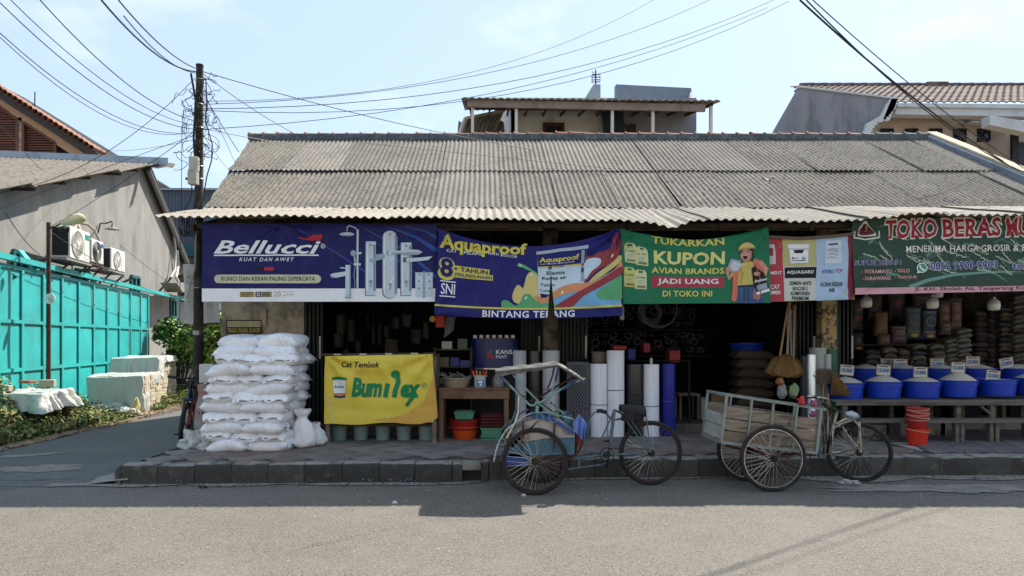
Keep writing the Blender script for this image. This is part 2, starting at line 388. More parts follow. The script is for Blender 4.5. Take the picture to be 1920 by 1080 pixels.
# ================================================================ shop building
RY0, RZ0, RT = 10.3, 3.59, .584; RY1 = 13.9; RZ1 = RZ0 + RT * (RY1 - RY0)
shop = thing('shop_building', 'long low single-storey shop row with weathered corrugated cement roof over banners', 'shop building', (0, 10.3, .2))
m_plaster = mat('stained_plaster', (172, 160, 138), .92, var=.2, scale=2.5, bump=.4, bscale=25, dirt=(84, 80, 74), damt=.85, dscale=2.2, dlo=.45, dhi=.62)
m_cream = mat('cream_plaster', (172, 150, 118), .92, var=.15, scale=3, bump=.3, dirt=(96, 84, 68), damt=.7, dscale=5)
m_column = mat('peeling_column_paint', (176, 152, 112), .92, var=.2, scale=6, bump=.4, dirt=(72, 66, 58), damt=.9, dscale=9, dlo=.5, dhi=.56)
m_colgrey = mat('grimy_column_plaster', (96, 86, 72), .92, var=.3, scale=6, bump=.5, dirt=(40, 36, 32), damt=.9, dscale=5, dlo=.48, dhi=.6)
XL, XR = -4.007, 9.1
MB().box2((XL, 10.3, .0), (PX(570, 10.3), 10.45, 3.25)).build('front_wall', m_plaster, shop)
MB().box2((XL, 10.3, 3.253), (XR, 10.45, 3.52)).build('upper_wall', m_cream, shop)
mb = MB(); mb.add([(XL, 10.45, 0), (-4.3, 17, 0), (-4.3, 17, 3.9), (-4.7, 13.9, 5.55), (XL, 10.45, 3.52)], [(0, 1, 2, 3, 4)]); mb.build('side_wall', m_plaster, shop)
MB().box2((-4.3, 17, 0), (XR, 17.1, 3.9)).build('rear_wall', m_plaster, shop)
MB().box2((XR, 10.4, 0), (XR + .12, 17, 3.5)).build('end_wall', m_plaster, shop)
MB().box2((XL + .1, 10.2, .0), (5.0, 14.6, .345)).build('shop_floor', mat('shop_floor_cement', (88, 82, 74), .85, var=.2, bump=.4, dirt=(52, 48, 44), damt=.7), shop, bev=.01)
MB().box2((5.0, 10.45, .0), (XR, 14.6, .345)).build('shop_floor', m_conc, shop)
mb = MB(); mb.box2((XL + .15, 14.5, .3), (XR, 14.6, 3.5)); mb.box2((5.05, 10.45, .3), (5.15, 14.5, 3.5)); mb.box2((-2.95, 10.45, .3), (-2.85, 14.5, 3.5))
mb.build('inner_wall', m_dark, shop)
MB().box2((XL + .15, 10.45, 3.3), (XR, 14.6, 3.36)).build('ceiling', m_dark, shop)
# columns
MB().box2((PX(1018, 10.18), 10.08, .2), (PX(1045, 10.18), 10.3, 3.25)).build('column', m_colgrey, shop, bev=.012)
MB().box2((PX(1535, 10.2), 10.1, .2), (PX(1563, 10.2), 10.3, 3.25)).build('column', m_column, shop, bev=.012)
# transom band with grille
mb = MB(); mb.box2((-2.76, 10.32, 2.48), (XR, 10.40, 2.58)); mb.box2((-2.76, 10.32, 3.18), (XR, 10.40, 3.25))
x = -2.7
while x < XR: mb.box2((x, 10.34, 2.58), (x + .02, 10.36, 3.18)); x += .16
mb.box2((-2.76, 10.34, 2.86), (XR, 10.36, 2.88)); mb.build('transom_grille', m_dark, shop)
# folding shutters: vertical slats pleated together
m_shut = mat('dark_green_shutter', (26, 32, 30), .6, var=.3, dirt=(52, 44, 36), damt=.5)
def shutter(x0, x1, y=10.28):
    mb = MB(); n = max(4, int((x1 - x0) / .028)); base = None
    for i in range(n):
        a = x0 + (x1 - x0) * i / n; w = (x1 - x0) / n * .72; yy = y + (.05 if i % 2 else 0)
        mb.box2((a, yy, .36), (a + w, yy + .02, 2.5))
    o = mb.build('folding_shutter', m_shut, shop)
    MB().box2((x1 - .06, y - .012, 1.32), (x1 - .035, y - .002, 1.66)).build('pull_handle', mat('pale_handle', (180, 175, 165), .5), o)
shutter(PX(572, 10.28), PX(606, 10.28)); shutter(PX(977, 10.3), PX(1017, 10.3), 10.32); shutter(PX(1047, 10.3), PX(1104, 10.3)); shutter(PX(1476, 10.3), PX(1531, 10.3)); shutter(PX(1565, 10.3), PX(1602, 10.3))
MB().box2((PX(1532, 10.28) - .02, 10.26, .3), (PX(1532, 10.28) + .02, 10.3, 3.2)).build('shutter_rail', mat('green_rail', (40, 66, 54), .6), shop)
MB().box2((PX(1565, 10.28) - .01, 10.22, .3), (PX(1565, 10.28) + .03, 10.3, 3.2)).build('shutter_rail', flat((40, 66, 54)), shop)
# eave framing under the awning
mb = MB()
for x in [-3.9, -2.9, -1.7, -.5, .7, 1.9, 3.1, 4.3, 5.5, 6.7, 7.9]:
    mb.bar((x, 10.35, 3.45), (x, 9.03, 3.08), .05, .07)
    mb.build('rafter', m_darkwood, shop); mb = MB()
for y, z in ((9.08, 3.115), (9.7, 3.29)):
    MB().bar((-3.85, y, z), (9.0, y, z), .05, .06).build('purlin', m_darkwood, shop)

m_asb = mat('asbestos_roof', (116, 110, 99), .93, var=.28, scale=1.3, bump=.6, bscale=70, dirt=(58, 56, 53), damt=.9, dscale=16, dlo=.5, dhi=.62, fine=.3, rand=.08)
m_awn = mat('awning_cement_sheet', (146, 139, 127), .9, var=.15, scale=3, bump=.4, bscale=60, dirt=(120, 110, 94), damt=.75, dscale=5, dlo=.5, dhi=.7, fine=.12, rand=.05)
SL = Vector((0, 1, RT)).normalized(); SN = Vector((0, -RT, 1)).normalized()
m_asbs = [m_asb, m_asb, mat('asbestos_roof_old', (114, 108, 98), .93, var=.3, scale=1.3, bump=.6, bscale=70, dirt=(50, 48, 44), damt=.9, dscale=13, dlo=.5, dhi=.6, fine=.3, rand=.08), mat('asbestos_roof_newer', (124, 118, 108), .93, var=.22, scale=1.6, bump=.6, bscale=70, dirt=(70, 67, 62), damt=.8, dscale=20, dlo=.52, dhi=.64, fine=.3, rand=.08)]
def corrugated(x0, x1, p0, p1, lam, amp, seg=6, ny=3, sag=0, th=.006, jit=0, phase=0, dz=None):
    mb = MB(); n = max(4, round((x1 - x0) / lam * seg)); d = (Vector((0, *p1)) - Vector((0, *p0))); nn = Vector((0, -d.z, d.y)).normalized()
    def f(u, v):
        x = x0 + (x1 - x0) * u; w = amp * math.cos(2 * math.pi * (x - x0) / lam + phase)
        z = dz(x, v) if dz else 0
        return Vector((x, 0, z)) + Vector((0, *p0)) + d * v + nn * w
    mb.grid(f, n, ny, th=-nn * th); return mb
lam = .93 / 11
rowsp = [((RY0, RZ0), (RY0 + 1.70, RZ0 + RT * 1.70)), ((RY0 + 1.62, RZ0 + RT * 1.62 + .022), (RY1, RZ1 + .022))]
XJ = .15; colx = [XJ + .93 * i for i in range(-6, 10)]
edge_n = Vector((-3.6, -.56, 0)).normalized()
random.seed(11)
for r, (p0, p1) in enumerate(rowsp):
    for i, x0 in enumerate(colx):
        x1 = x0 + .93 + .03
        if x0 > 9.0: continue
        dx = rnd(-.03, .03) if r == 0 else rnd(-.01, .01)
        mb = corrugated(x0 + dx, x1 + dx, (p0[0] - rnd(0, .05), p0[1] + (i % 2) * .006), (p1[0], p1[1] + (i % 2) * .006), lam, .0125)
        clip = []
        if x0 < -3.6: clip.append(((-4.25, 10.3, 0), edge_n))
        if x1 > 9.0: clip.append(((9.02, 0, 0), (1, 0, 0)))
        mb.build('roof_sheet', random.choice(m_asbs), shop, smooth=True, sharp=60, clip=clip)
# awning sheets
fe = [(290, 405), (420, 405), (520, 404), (640, 406), (800, 408), (1000, 412), (1160, 413), (1225, 417), (1262, 427), (1300, 413), (1420, 413), (1520, 414), (1600, 411), (1672, 408), (1700, 402), (1920, 401), (2100, 400)]
def fz(X):
    px = CX + X * F / 8.7
    for (a, b), (c, d) in zip(fe, fe[1:]):
        if px <= c: return PZ(b + (d - b) * max(0, px - a) / (c - a), 8.7)
    return PZ(400, 8.7)
lam2 = .112; x = -4.24; i = 0
while x < 9.3:
    w = lam2 * 9; dzr = rnd(-.008, .008)
    def dz(X, v, q=dzr): return (1 - v) * (fz(X) - 3.13) + q + .01 * noise.noise(Vector((X * 2, v * 3, 0)))
    mb = corrugated(x, x + w + .02, (8.7 + rnd(-.02, .02), 3.13 + (i % 2) * .006), (10.42, 3.13 + .2875 * 1.72 + (i % 2) * .006), lam2, .014, seg=8, ny=8, dz=dz)
    clip = [((9.15, 0, 0), (1, 0, 0))] if x + w > 9.1 else None
    mb.build('awning_sheet', m_awn, shop, smooth=True, sharp=60, clip=clip); x += w; i += 1
# rear slope, simple, out of sight of the street
mb = MB(); mb.add([(-4.85, RY1, RZ1), (9.0, RY1, RZ1), (9.0, 17.2, 3.8), (-4.35, 17.2, 3.8)], [(0, 1, 2, 3)]); mb.build('rear_roof', m_asb, shop)
# ridge: mortar bed and terracotta caps
m_terra = mat('terracotta', (160, 104, 82), .85, var=.25, scale=8, bump=.4, dirt=(120, 92, 76), damt=.7, dscale=9, rand=.15)
m_mortar = mat('dark_mortar', (74, 78, 80), .95, var=.3, scale=6, bump=.8, bscale=25, dirt=(116, 116, 112), damt=.6, dscale=8)
mb = MB()
def rm(u, v):
    x = -4.82 + 13.8 * u; a = math.pi * (v); q = 1 + .12 * noise.noise(Vector((x * 6, v * 3, 0)))
    return Vector((x, RY1 - .15 * math.cos(a) * q, RZ1 - .05 + .13 * min(1, math.sin(a) * 1.6) * q))
mb.grid(rm, 160, 8); mb.build('ridge_mortar', m_mortar, shop, smooth=True)
def rtile(mm):
    mb = MB(); L = .30
    mb.grid(lambda u, v: Vector((-L / 2 + L * u, -(.085 + .012 * (1 - u)) * math.cos(math.pi * v), (.075 + .012 * (1 - u)) * math.sin(math.pi * v))), 3, 8, th=(0, 0, .01))
    mb.grid(lambda u, v: Vector((-L / 2 - .012 + .03 * u, -.108 * math.cos(math.pi * v), .098 * math.sin(math.pi * v) + .004)), 1, 8, th=(0, 0, .012))
    t = mb.build('ridge_tile', mm, smooth=True, base=False); COL.objects.unlink(t); return t
rt = [rtile(m_terra), rtile(m_conc)]
for i in range(50):
    x = -4.68 + i * .283
    if x > 8.95: break
    o = (rt[0] if x < 7.6 else rt[1]).copy(); COL.objects.link(o); o.name = 'ridge_tile'; o.parent = shop
    o.location = Vector((x, RY1, RZ1 + .035 + (.018 if 1.5 < x < 2.0 else 0) + rnd(-.006, .006))) - shop.location; o.rotation_euler = (0, rnd(-.02, .02), rnd(-.03, .03))
# coping down the far verge
m_cope = mat('coping_cement', (190, 176, 150), .9, var=.15, bump=.5, bscale=30, dirt=(120, 112, 98), damt=.6, dscale=6)
m_flash = mat('blue_grey_cement', (120, 130, 142), .9, var=.15, bump=.4, dirt=(84, 92, 100), damt=.6, dscale=5)
a = Vector((9.05, RY1 + .05, RZ1 + .06)); b = Vector((9.05, RY0 - .1, RZ0 + .02))
MB().bar(a + SN * .09, b + SN * .09, .22, .05).build('verge_coping', m_cope, shop, bev=.01)
MB().bar(a + Vector((-.09, 0, 0)), b + Vector((-.09, 0, 0)), .16, .14).build('verge_upstand', m_flash, shop, bev=.01)
# a scrap caught on the roof
q = P(1437, 345, 11.45); mb = MB(); mb.grid(lambda u, v: q + Vector((.17 * u, .03 + .16 * v, .05 + .584 * .16 * v + .03 * math.sin(5 * u + 3 * v))), 5, 4, th=(0, 0, .006))
mb.build('roof_scrap', flat((90, 100, 108)), label='small blue-grey scrap of sheet lying on the corrugated roof', cat='scrap')

# unseen plain wall and pavement behind the camera, added to bounce sunlight
ow = MB(); ow.box2((-26, -9.6, 0), (26, -9.0, 5.2)); ow.build('opposite_bounce_wall', mat('opposite_cream_wall', (214, 204, 184), .9, var=.08), kind='structure', base=False)
MB().box2((-26, -9.0, 0), (26, -6.2, .15)).build('opposite_pavement', m_conc, kind='structure', base=False)

random.seed(19)
def crack(pts, w, nm='road_crack'):
    mb = MB(); V = []; out = []
    for (a, b) in zip(pts, pts[1:]):
        for q in range(10): t = q / 10; out.append((a[0] + (b[0] - a[0]) * t + rnd(-.02, .02), a[1] + (b[1] - a[1]) * t + rnd(-.015, .015)))
    k = len(out); ws = [w * rnd(.3, 1.2) for _ in out]
    mb.add([(x, y - ws[i] / 2, .0135) for i, (x, y) in enumerate(out)] + [(x, y + ws[i] / 2, .0135) for i, (x, y) in enumerate(out)], [(i, i + 1, i + 1 + k, i + k) for i in range(k - 1)])
    mb.build(nm, m_tar, kind='structure', base=False)
m_tar = mat('crack_tar', (48, 48, 48), .9, var=.3)
crack([(-6.9, 7.95), (-6.0, 7.75), (-5.2, 7.7), (-4.6, 7.85)], .018); crack([(-6.6, 7.2), (-5.8, 7.32), (-4.9, 7.25)], .014); crack([(-7.0, 8.9), (-5.9, 8.7), (-4.8, 8.95)], .012)
crack([(3.4, 7.05), (4.6, 7.0), (6.2, 7.1)], .010); crack([(-1.4, 5.2), (-.6, 5.9), (-.2, 6.3)], .008); crack([(5.4, 7.9), (5.9, 7.75)], .016)
mb = MB()
for i in range(150):
    x = rnd(-6, 7); y = rnd(4.6, 7.4); s_ = rnd(.004, .011); a = rnd(0, 3.1)
    mb.box((x, y, .004), (s_ * rnd(1, 2.2), s_, .004), Matrix.Rotation(a, 3, 'Z'))
mb.build('road_chips', mat('pale_chip', (190, 186, 176), .9), kind='stuff', base=False)
mb = MB()
for i in range(420):
    x = rnd(-4, 7.6); y = kerbY(x) - abs(random.gauss(0, .10)) - .01; s_ = rnd(.004, .018)
    mb.box((x, y, .014), (s_ * rnd(1, 2), s_, s_ * .5), Matrix.Rotation(rnd(0, 3.1), 3, 'Z'))
mb.build('gutter_grit', mat('gutter_grit', (96, 88, 76), .95, var=.5, scale=9), kind='stuff', base=False)
# ================================================================ banners
TC = {}
def text_mesh(s, bold=0, shear=0, space=1.0, res=2):
    key = (s, bold, shear, space)
    if key in TC: return TC[key]
    c = bpy.data.curves.new('t', 'FONT'); c.body = s; c.offset = bold; c.shear = shear; c.space_character = space; c.resolution_u = res; c.size = 1
    o = bpy.data.objects.new('t', c); me = bpy.data.meshes.new_from_object(o)
    V = [(v.co.x, v.co.y) for v in me.vertices]; Fc = [tuple(p.vertices) for p in me.polygons]
    bpy.data.meshes.remove(me); bpy.data.objects.remove(o); bpy.data.curves.remove(c)
    TC[key] = (V, Fc); return V, Fc
def islands(V, Fc):
    par = list(range(len(V)))
    def find(i):
        while par[i] != i: par[i] = par[par[i]]; i = par[i]
        return i
    for f in Fc:
        for q in f[1:]: par[find(q)] = find(f[0])
    mn = {}
    for i, v in enumerate(V): r_ = find(i); mn[r_] = min(mn.get(r_, 1e9), v[0])
    order = {r_: k for k, (r_, _) in enumerate(sorted(mn.items(), key=lambda t: t[1]))}
    return [order[find(i)] % 2 for i in range(len(V))]

class Canvas:
    """flat prints laid out in photo-pixel units on a hanging cloth; warp(x, y) -> (x', y', depth out of the plane)"""
    def __init__(s, Y, warp, g=8, step=.0032, cut=None): s.Y = Y; s.warp = warp; s.g = g if g > 20 else min(g, 5); s.step = step; s.parts = {}; s.cut = cut
    def _emit(s, V, Fc, lay, m, part, extra=None):
        d = s.parts.setdefault(part, ([], [], [], []))
        bm = bmesh.new(); lv = bm.verts.layers.float.new('e')
        vv = []
        for i, v in enumerate(V):
            q = bm.verts.new((v[0], 0, v[1])); q[lv] = (extra[i] if extra else 0); vv.append(q)
        for f in Fc:
            try: bm.faces.new([vv[i] for i in f])
            except ValueError: pass
        bmesh.ops.triangulate(bm, faces=[f for f in bm.faces if len(f.verts) > 3], ngon_method='EAR_CLIP')
        xs = [v[0] for v in V]; ys = [v[1] for v in V]; g = s.g
        a = math.floor(min(xs) / g) + 1
        while a * g < max(xs): bmesh.ops.bisect_plane(bm, geom=bm.verts[:] + bm.edges[:] + bm.faces[:], plane_co=(a * g, 0, 0), plane_no=(1, 0, 0)); a += 1
        a = math.floor(min(ys) / g) + 1
        while a * g < max(ys): bmesh.ops.bisect_plane(bm, geom=bm.verts[:] + bm.edges[:] + bm.faces[:], plane_co=(0, 0, a * g), plane_no=(0, 0, 1)); a += 1
        if s.cut:
            (ax, ay), (bx, by), (cx, cy) = s.cut
            if min(xs) < cx and max(xs) > bx and max(ys) > ay:
                for qx, qy in ((bx, by), (cx, cy)):
                    bmesh.ops.bisect_plane(bm, geom=bm.verts[:] + bm.edges[:] + bm.faces[:], plane_co=(ax, 0, ay), plane_no=(qy - ay, 0, ax - qx))
                dl = []
                for f in bm.faces:
                    c = f.calc_center_median(); t = (c.z - ay) / (by - ay)
                    if t > 0 and ax + (bx - ax) * t < c.x < ax + (cx - ax) * t: dl.append(f)
                bmesh.ops.delete(bm, geom=dl, context='FACES')
        bm.verts.index_update(); n = len(d[0])
        for v in bm.verts:
            x, y, dep = s.warp(v.co.x, v.co.z); p = P(x, y, s.Y)
            d[0].append((p.x, p.y - dep - lay * s.step - v[lv] * .0008, p.z))
        if m not in d[2]: d[2].append(m)
        k = d[2].index(m)
        for f in bm.faces: d[1].append(tuple(v.index + n for v in f.verts)); d[3].append(k)
        bm.free()
    def poly(s, pts, m, lay=1, part='printed_picture'): s._emit(pts, [tuple(range(len(pts)))], lay, m, part)
    def rect(s, x0, y0, x1, y1, m, lay=1, part='printed_picture', r=0, sl=0):
        if r: 
            pts = []
            for cx, cy, a0 in ((x1 - r, y0 + r, -90), (x1 - r, y1 - r, 0), (x0 + r, y1 - r, 90), (x0 + r, y0 + r, 180)):
                for k in range(5): a = R(a0 + k * 22.5); pts.append((cx + r * math.cos(a), cy + r * math.sin(a)))
        else: pts = [(x0, y0), (x1, y0 + sl), (x1, y1 + sl), (x0, y1)]
        s.poly(pts, m, lay, part)
    def disc(s, x, y, rx, ry, m, lay=1, part='printed_picture', rot=0, n=18):
        s.poly([(x + rx * math.cos(a) * math.cos(rot) - ry * math.sin(a) * math.sin(rot), y + rx * math.cos(a) * math.sin(rot) + ry * math.sin(a) * math.cos(rot)) for a in [2 * math.pi * k / n for k in range(n)]], m, lay, part)
    def stroke(s, pts, w, m, lay=1, part='printed_picture', w2=None):
        L, Rr = [], []; k = len(pts)
        for i, p in enumerate(pts):
            a = pts[max(0, i - 1)]; b = pts[min(k - 1, i + 1)]; dx, dy = b[0] - a[0], b[1] - a[1]; l = math.hypot(dx, dy) or 1
            ww = (w + ((w2 if w2 is not None else w) - w) * i / (k - 1)) / 2
            L.append((p[0] - dy / l * ww, p[1] + dx / l * ww)); Rr.append((p[0] + dy / l * ww, p[1] - dx / l * ww))
        V = L + Rr; s._emit(V, [(i, i + 1, i + 1 + k, i + k) for i in range(k - 1)], lay, m, part)
    def ring(s, x, y, r, w, m, lay=1, part='printed_picture'):
        s.stroke([(x + r * math.cos(a), y + r * math.sin(a)) for a in [2 * math.pi * k / 16 for k in range(17)]], w, m, lay, part)
    def text(s, t, box, m, lay=2, bold=.02, shear=0, outline=None, part='printed_lettering', slope=0, space=1.03, fn=None, grad=None):
        bold *= .58; V, Fc = text_mesh(t, bold, shear, space); x0, y0, x1, y1 = box
        mx_, Mx_ = min(v[0] for v in V), max(v[0] for v in V); my, My = min(v[1] for v in V), max(v[1] for v in V)
        def tr(v):
            x = x0 + (v[0] - mx_) / (Mx_ - mx_) * (x1 - x0); y = y1 - (v[1] - my) / (My - my) * (y1 - y0)
            y += slope * (x - x0)
            return fn(x, y) if fn else (x, y)
        if outline:
            om, ob = outline; V2, F2 = text_mesh(t, bold + ob, shear, space); s._emit([tr(v) for v in V2], F2, lay - 1, om, part, islands(V2, F2))
        s._emit([tr(v) for v in V], Fc, lay, m, part, islands(V, Fc))
    def emit(s, parent):
        for part, (V, Fc, ms, mi) in s.parts.items():
            mb = MB(); mb.v = V; mb.f = Fc; mb.mi = mi; mb.build(part, ms, parent, smooth=True, sharp=60)
    def cloth(s, outline, m, label, cat='banner', name='banner', group=None, back=True):
        """the cloth itself: same cells as the prints"""
        t = Canvas(s.Y, s.warp, s.g, s.step, s.cut); t.poly(outline, m, 0, 'c'); V, Fc, ms, mi = t.parts['c']
        mb = MB(); mb.v = V; mb.f = Fc; mb.mi = mi
        return mb.build(name, m, smooth=True, sharp=60, label=label, cat=cat, group=group)

def creases(x, y, pins, amp=.012):
    d = 0
    for (px, py, wgt) in pins:       # fan of creases falling from each pinned point
        dx, dy = x - px, y - py; r = math.hypot(dx, dy) + 4; a = math.atan2(dx, dy)
        d += wgt * math.sin(a * 9 + px) * math.exp(-r / 75) * min(1, r / 30)
    d += .5 * noise.noise(Vector((x / 42, y / 95, 1.7))) + .22 * noise.noise(Vector((x / 18, y / 30, 4.1)))
    return amp * 1.9 * d
def vm(col, rough=.5, bump=0, **k):
    key = ('v', tuple(col), rough)
    if key not in MC: MC[key] = mat('vinyl_%d_%d_%d' % tuple(col), col, rough, spec=.18, var=.05, scale=6, bump=.15, bscale=12, dirt=(90, 86, 80), damt=.10, dscale=4, **k)
    return MC[key]
v_white = vm((222, 224, 226)); v_navy = vm((24, 26, 86)); v_silver = vm((186, 198, 208), .4); v_steel = vm((140, 158, 172), .4); v_steeld = vm((78, 92, 106)); v_ink = vm((24, 24, 28)); v_red = vm((170, 44, 48)); v_green = vm((28, 108, 76))

# ---- 1: blue hardware banner
def w1(x, y):
    t = (x - 380) / 440
    return x, y + 2.5 * math.sin(math.pi * t) * (1 - (y - 420) / 145) * 0 + (1.2 * math.sin(x / 36)) * (y < 430), creases(x, y, [(382, 420, .9), (531, 420, 1.6), (668, 420, .7), (820, 420, 1.1)], .011)
c = Canvas(8.93, w1)
b = c.cloth([(379, 421), (531, 419), (819, 421), (821, 566), (378, 566)], v_navy, 'blue tarpaulin banner with a big white italic brand word beside silver taps and door handles')
c.rect(378.5, 541, 820.5, 565.6, v_white, 1)
for pts, w in (([(672, 423), (760, 470), (818, 520)], 7), ([(722, 423), (780, 445), (819, 470)], 9), ([(560, 430), (640, 480), (700, 520)], 4), ([(760, 423), (800, 435), (819, 446)], 5), ([(690, 440), (760, 500), (815, 535)], 3)):
    c.stroke(pts, 1, vm((44, 74, 140)), 1, w2=w)
c.text('Bellucci', (401, 451, 601, 476), v_white, 2, bold=.035, shear=.33, space=1.0)
c.poly([(402, 477.5), (597, 477), (597, 479.5), (401, 480)], v_white, 1)
c.text('KUAT DAN AWET', (449, 483, 551, 490), v_white, 2, bold=.02, shear=.3, space=1.35)
c.stroke([(559, 445), (572, 448), (586, 450), (598, 446), (603, 441)], 1.5, v_red, 2, w2=7); c.disc(598, 446, 5, 6, v_red, 3); c.poly([(575, 447), (590, 440), (600, 444), (585, 452)], v_red, 4)
c.ring(605.5, 461.5, 3.8, 1, v_white, 2); c.text('R', (604, 459.5, 607, 463.5), v_white, 2, bold=0)
c.rect(475, 501, 494, 507, v_ink, 1); c.rect(495, 501, 514, 507, v_red, 1)
c.rect(402, 515, 602, 531, vm((186, 188, 160)), 1, r=8)
c.text('KUNCI DAN KERAN PALING DIPERCAYA', (416, 518.5, 591, 526.5), v_ink, 2, bold=.012)
c.rect(450, 547, 477, 557, vm((150, 136, 92)), 2); c.rect(479, 547, 490, 557, v_ink, 2); c.text('25', (481, 548.5, 488, 555.5), v_white, 3); c.rect(491, 547, 510, 557, vm((150, 140, 104)), 2)
for q in range(3): c.rect(492, 548.5 + q * 3, 506, 549.7 + q * 3, v_ink, 3); c.rect(453, 549 + q * 3, 474 - q * 3, 550 + q * 3, vm((90, 70, 40)), 3)
c.text('20', (513, 546, 527, 556.5), vm((178, 170, 140)), 2, bold=.03); c.rect(530, 547, 552, 548, v_steel, 2); c.stroke([(530, 555), (540, 552), (551, 553)], 1.6, vm((178, 170, 140)), 2)
def plate(x0, y0, x1, y1, r, hy, hx):       # lock plate with lever and keyhole
    c.rect(x0 - 1.5, y0 - .5, x1 - 1, y1 + 1, v_steeld, 2, r=r); c.rect(x0, y0, x1, y1, v_silver, 3, r=r)
    c.rect(x0 + 2, y0 + 5, x0 + 4.5, y1 - 8, vm((214, 222, 230)), 4); c.rect(x1 - 5, y0 + 6, x1 - 2.5, y1 - 8, v_steel, 4); c.rect(x1 - 2.5, y0 + 6, x1 - 1, y1 - 9, v_steeld, 4); c.poly([(x0 + 7, y1 - 20), (x1 - 6, y1 - 44), (x1 - 6, y1 - 36), (x0 + 7, y1 - 12)], vm((204, 213, 222)), 4)
    m_ = (x0 + x1) / 2; c.disc(m_, y0 + 7, 1.6, 1.6, v_steeld, 4); c.disc(m_, y1 - 26, 3.4, 3.6, v_steel, 4); c.rect(m_ - 1.5, y1 - 26, m_ + 1.5, y1 - 16, v_steel, 5); c.disc(m_, y1 - 26, 1.2, 1.2, v_ink, 6)
plate(686, 453, 705, 554, 2, 0, 0); plate(752, 455, 772, 554, 2, 0, 0); plate(718, 433, 745, 559, 13, 0, 0)
c.poly([(693, 486), (702, 486), (706, 477), (722, 476), (722, 485), (708, 489), (700, 492), (694, 491)], v_steel, 5)
c.disc(729, 474, 4.5, 4.5, v_steel, 5); c.poly([(729, 470), (750, 470.5), (770, 468), (785, 469), (792, 473), (785, 478), (768, 479), (750, 477), (729, 478)], v_silver, 6); c.poly([(735, 474), (790, 473.5), (785, 478), (768, 479), (750, 477), (735, 476.5)], v_steel, 7)
c.rect(756, 483, 768, 492, v_steeld, 5); c.poly([(762, 484), (775, 484), (811, 481), (804, 488), (775, 491), (762, 492)], v_silver, 6)
for x0 in (779, 796.5): c.rect(x0, 511, x0 + 15, 557, v_silver, 2)
c.rect(793, 509, 797.5, 559, v_steel, 3)
for x_ in (787, 804):
    for y_ in (514.5, 527.5, 540.5): c.disc(x_ + (1 if x_ > 790 else -1) * (y_ > 520) * 1.5, y_, 1.4, 1.4, v_ink, 3, n=8)
c.rect(648, 497, 658, 556, v_silver, 3); c.rect(655.5, 497, 658, 556, v_steel, 4); c.disc(653, 558, 7, 1.8, v_steel, 3); c.poly([(619, 515), (625, 512.5), (648, 509), (650, 517), (630, 521), (622, 520)], v_silver, 4); c.stroke([(638, 502), (650, 503)], 2.2, v_silver, 3); c.disc(624, 519.5, 3, 1.6, v_steel, 5)
c.rect(669, 430, 672.5, 541, v_silver, 2); c.stroke([(671, 433), (666, 427.5), (655, 424), (651, 427), (651, 434)], 2, v_silver, 3); c.disc(650.5, 439.5, 14.5, 3.6, v_steel, 4); c.disc(650.5, 438.4, 13, 2.2, v_silver, 5)
c.disc(663, 475, 5.5, 5.5, v_steel, 3); c.stroke([(665, 480), (667, 498)], 2.2, v_silver, 3); c.rect(669, 473, 678, 477, v_silver, 4); c.rect(664, 494, 677, 498, v_silver, 4); c.stroke([(667, 498), (664, 515), (666, 530), (665, 541)], 1.2, v_steel, 3)
c.emit(b)

# ---- 2: navy waterproofing banner, sagging between its corners
def w2(x, y):
    t = min(1, max(0, (x - 822) / 340)); top = 34 * (1 - abs(2 * t - 1) ** 2.0); bot = 8 * math.sin(math.pi * t) - 10 * t * 0
    v = min(1, max(-.1, (y - 428) / 165)); yy = y + top * (1 - v) ** 1.6 + bot * v * .8
    return x - 8 * v * (1 - t), yy, creases(x, y, [(824, 428, 1.3), (1162, 428, 1.8), (815, 590, 1.0), (1164, 590, .8)], .013)
cut = ((1034, 497), (1029, 612), (1045.5, 612))
c = Canvas(8.86, w2, cut=cut)
v_gold = vm((196, 186, 84)); v_sky = vm((110, 164, 204)); v_maroon = vm((140, 56, 62)); v_orange = vm((202, 138, 98)); v_leaf = vm((86, 158, 108)); v_sand = vm((198, 184, 118)); v_pale = vm((186, 206, 218)); v_navy2 = vm((28, 30, 98))
b = c.cloth([(822, 428), (1163, 427), (1167, 592), (822, 591)], v_navy2, 'sagging navy banner with yellow lettering and a printed paint bucket, torn at the column')
c.text('Aquaproof', (826, 434, 988, 472), v_gold, 3, bold=.055, outline=(vm((20, 20, 60)), .02), fn=lambda x, y: (x, y - 14 * math.sin(math.pi * (x - 826) / 400)), space=.98)
c.text('CAT    PELAPIS', (839, 463, 905, 469), v_white, 4, bold=.01, fn=lambda x, y: (x, y - 14 * math.sin(math.pi * (x - 826) / 400)))
c.text('ANTI BOCOR', (916, 461, 971, 467), v_white, 4, bold=.01, slope=.05, fn=lambda x, y: (x, y - 11))
c.disc(841, 492, 14.5, 13.5, v_gold, 1); c.disc(841, 510, 16, 13, v_gold, 1.3); c.text('8', (829, 479, 853, 517), v_navy2, 3, bold=.05)
c.rect(852, 491, 920, 504, v_gold, 1.6); c.rect(852, 503, 927, 515, v_gold, 1.9); c.text('+ TAHUN', (854, 493, 917, 502.5), v_navy2, 3, bold=.04); c.text('PERLINDUNGAN', (857, 505.5, 925, 512.5), v_navy2, 3, bold=.03)
c.rect(830, 524, 859, 526, v_white, 1); c.rect(830, 553, 859, 555, v_white, 1); c.text('SNI', (832, 529, 858, 550), v_white, 1, bold=.01, space=.95)
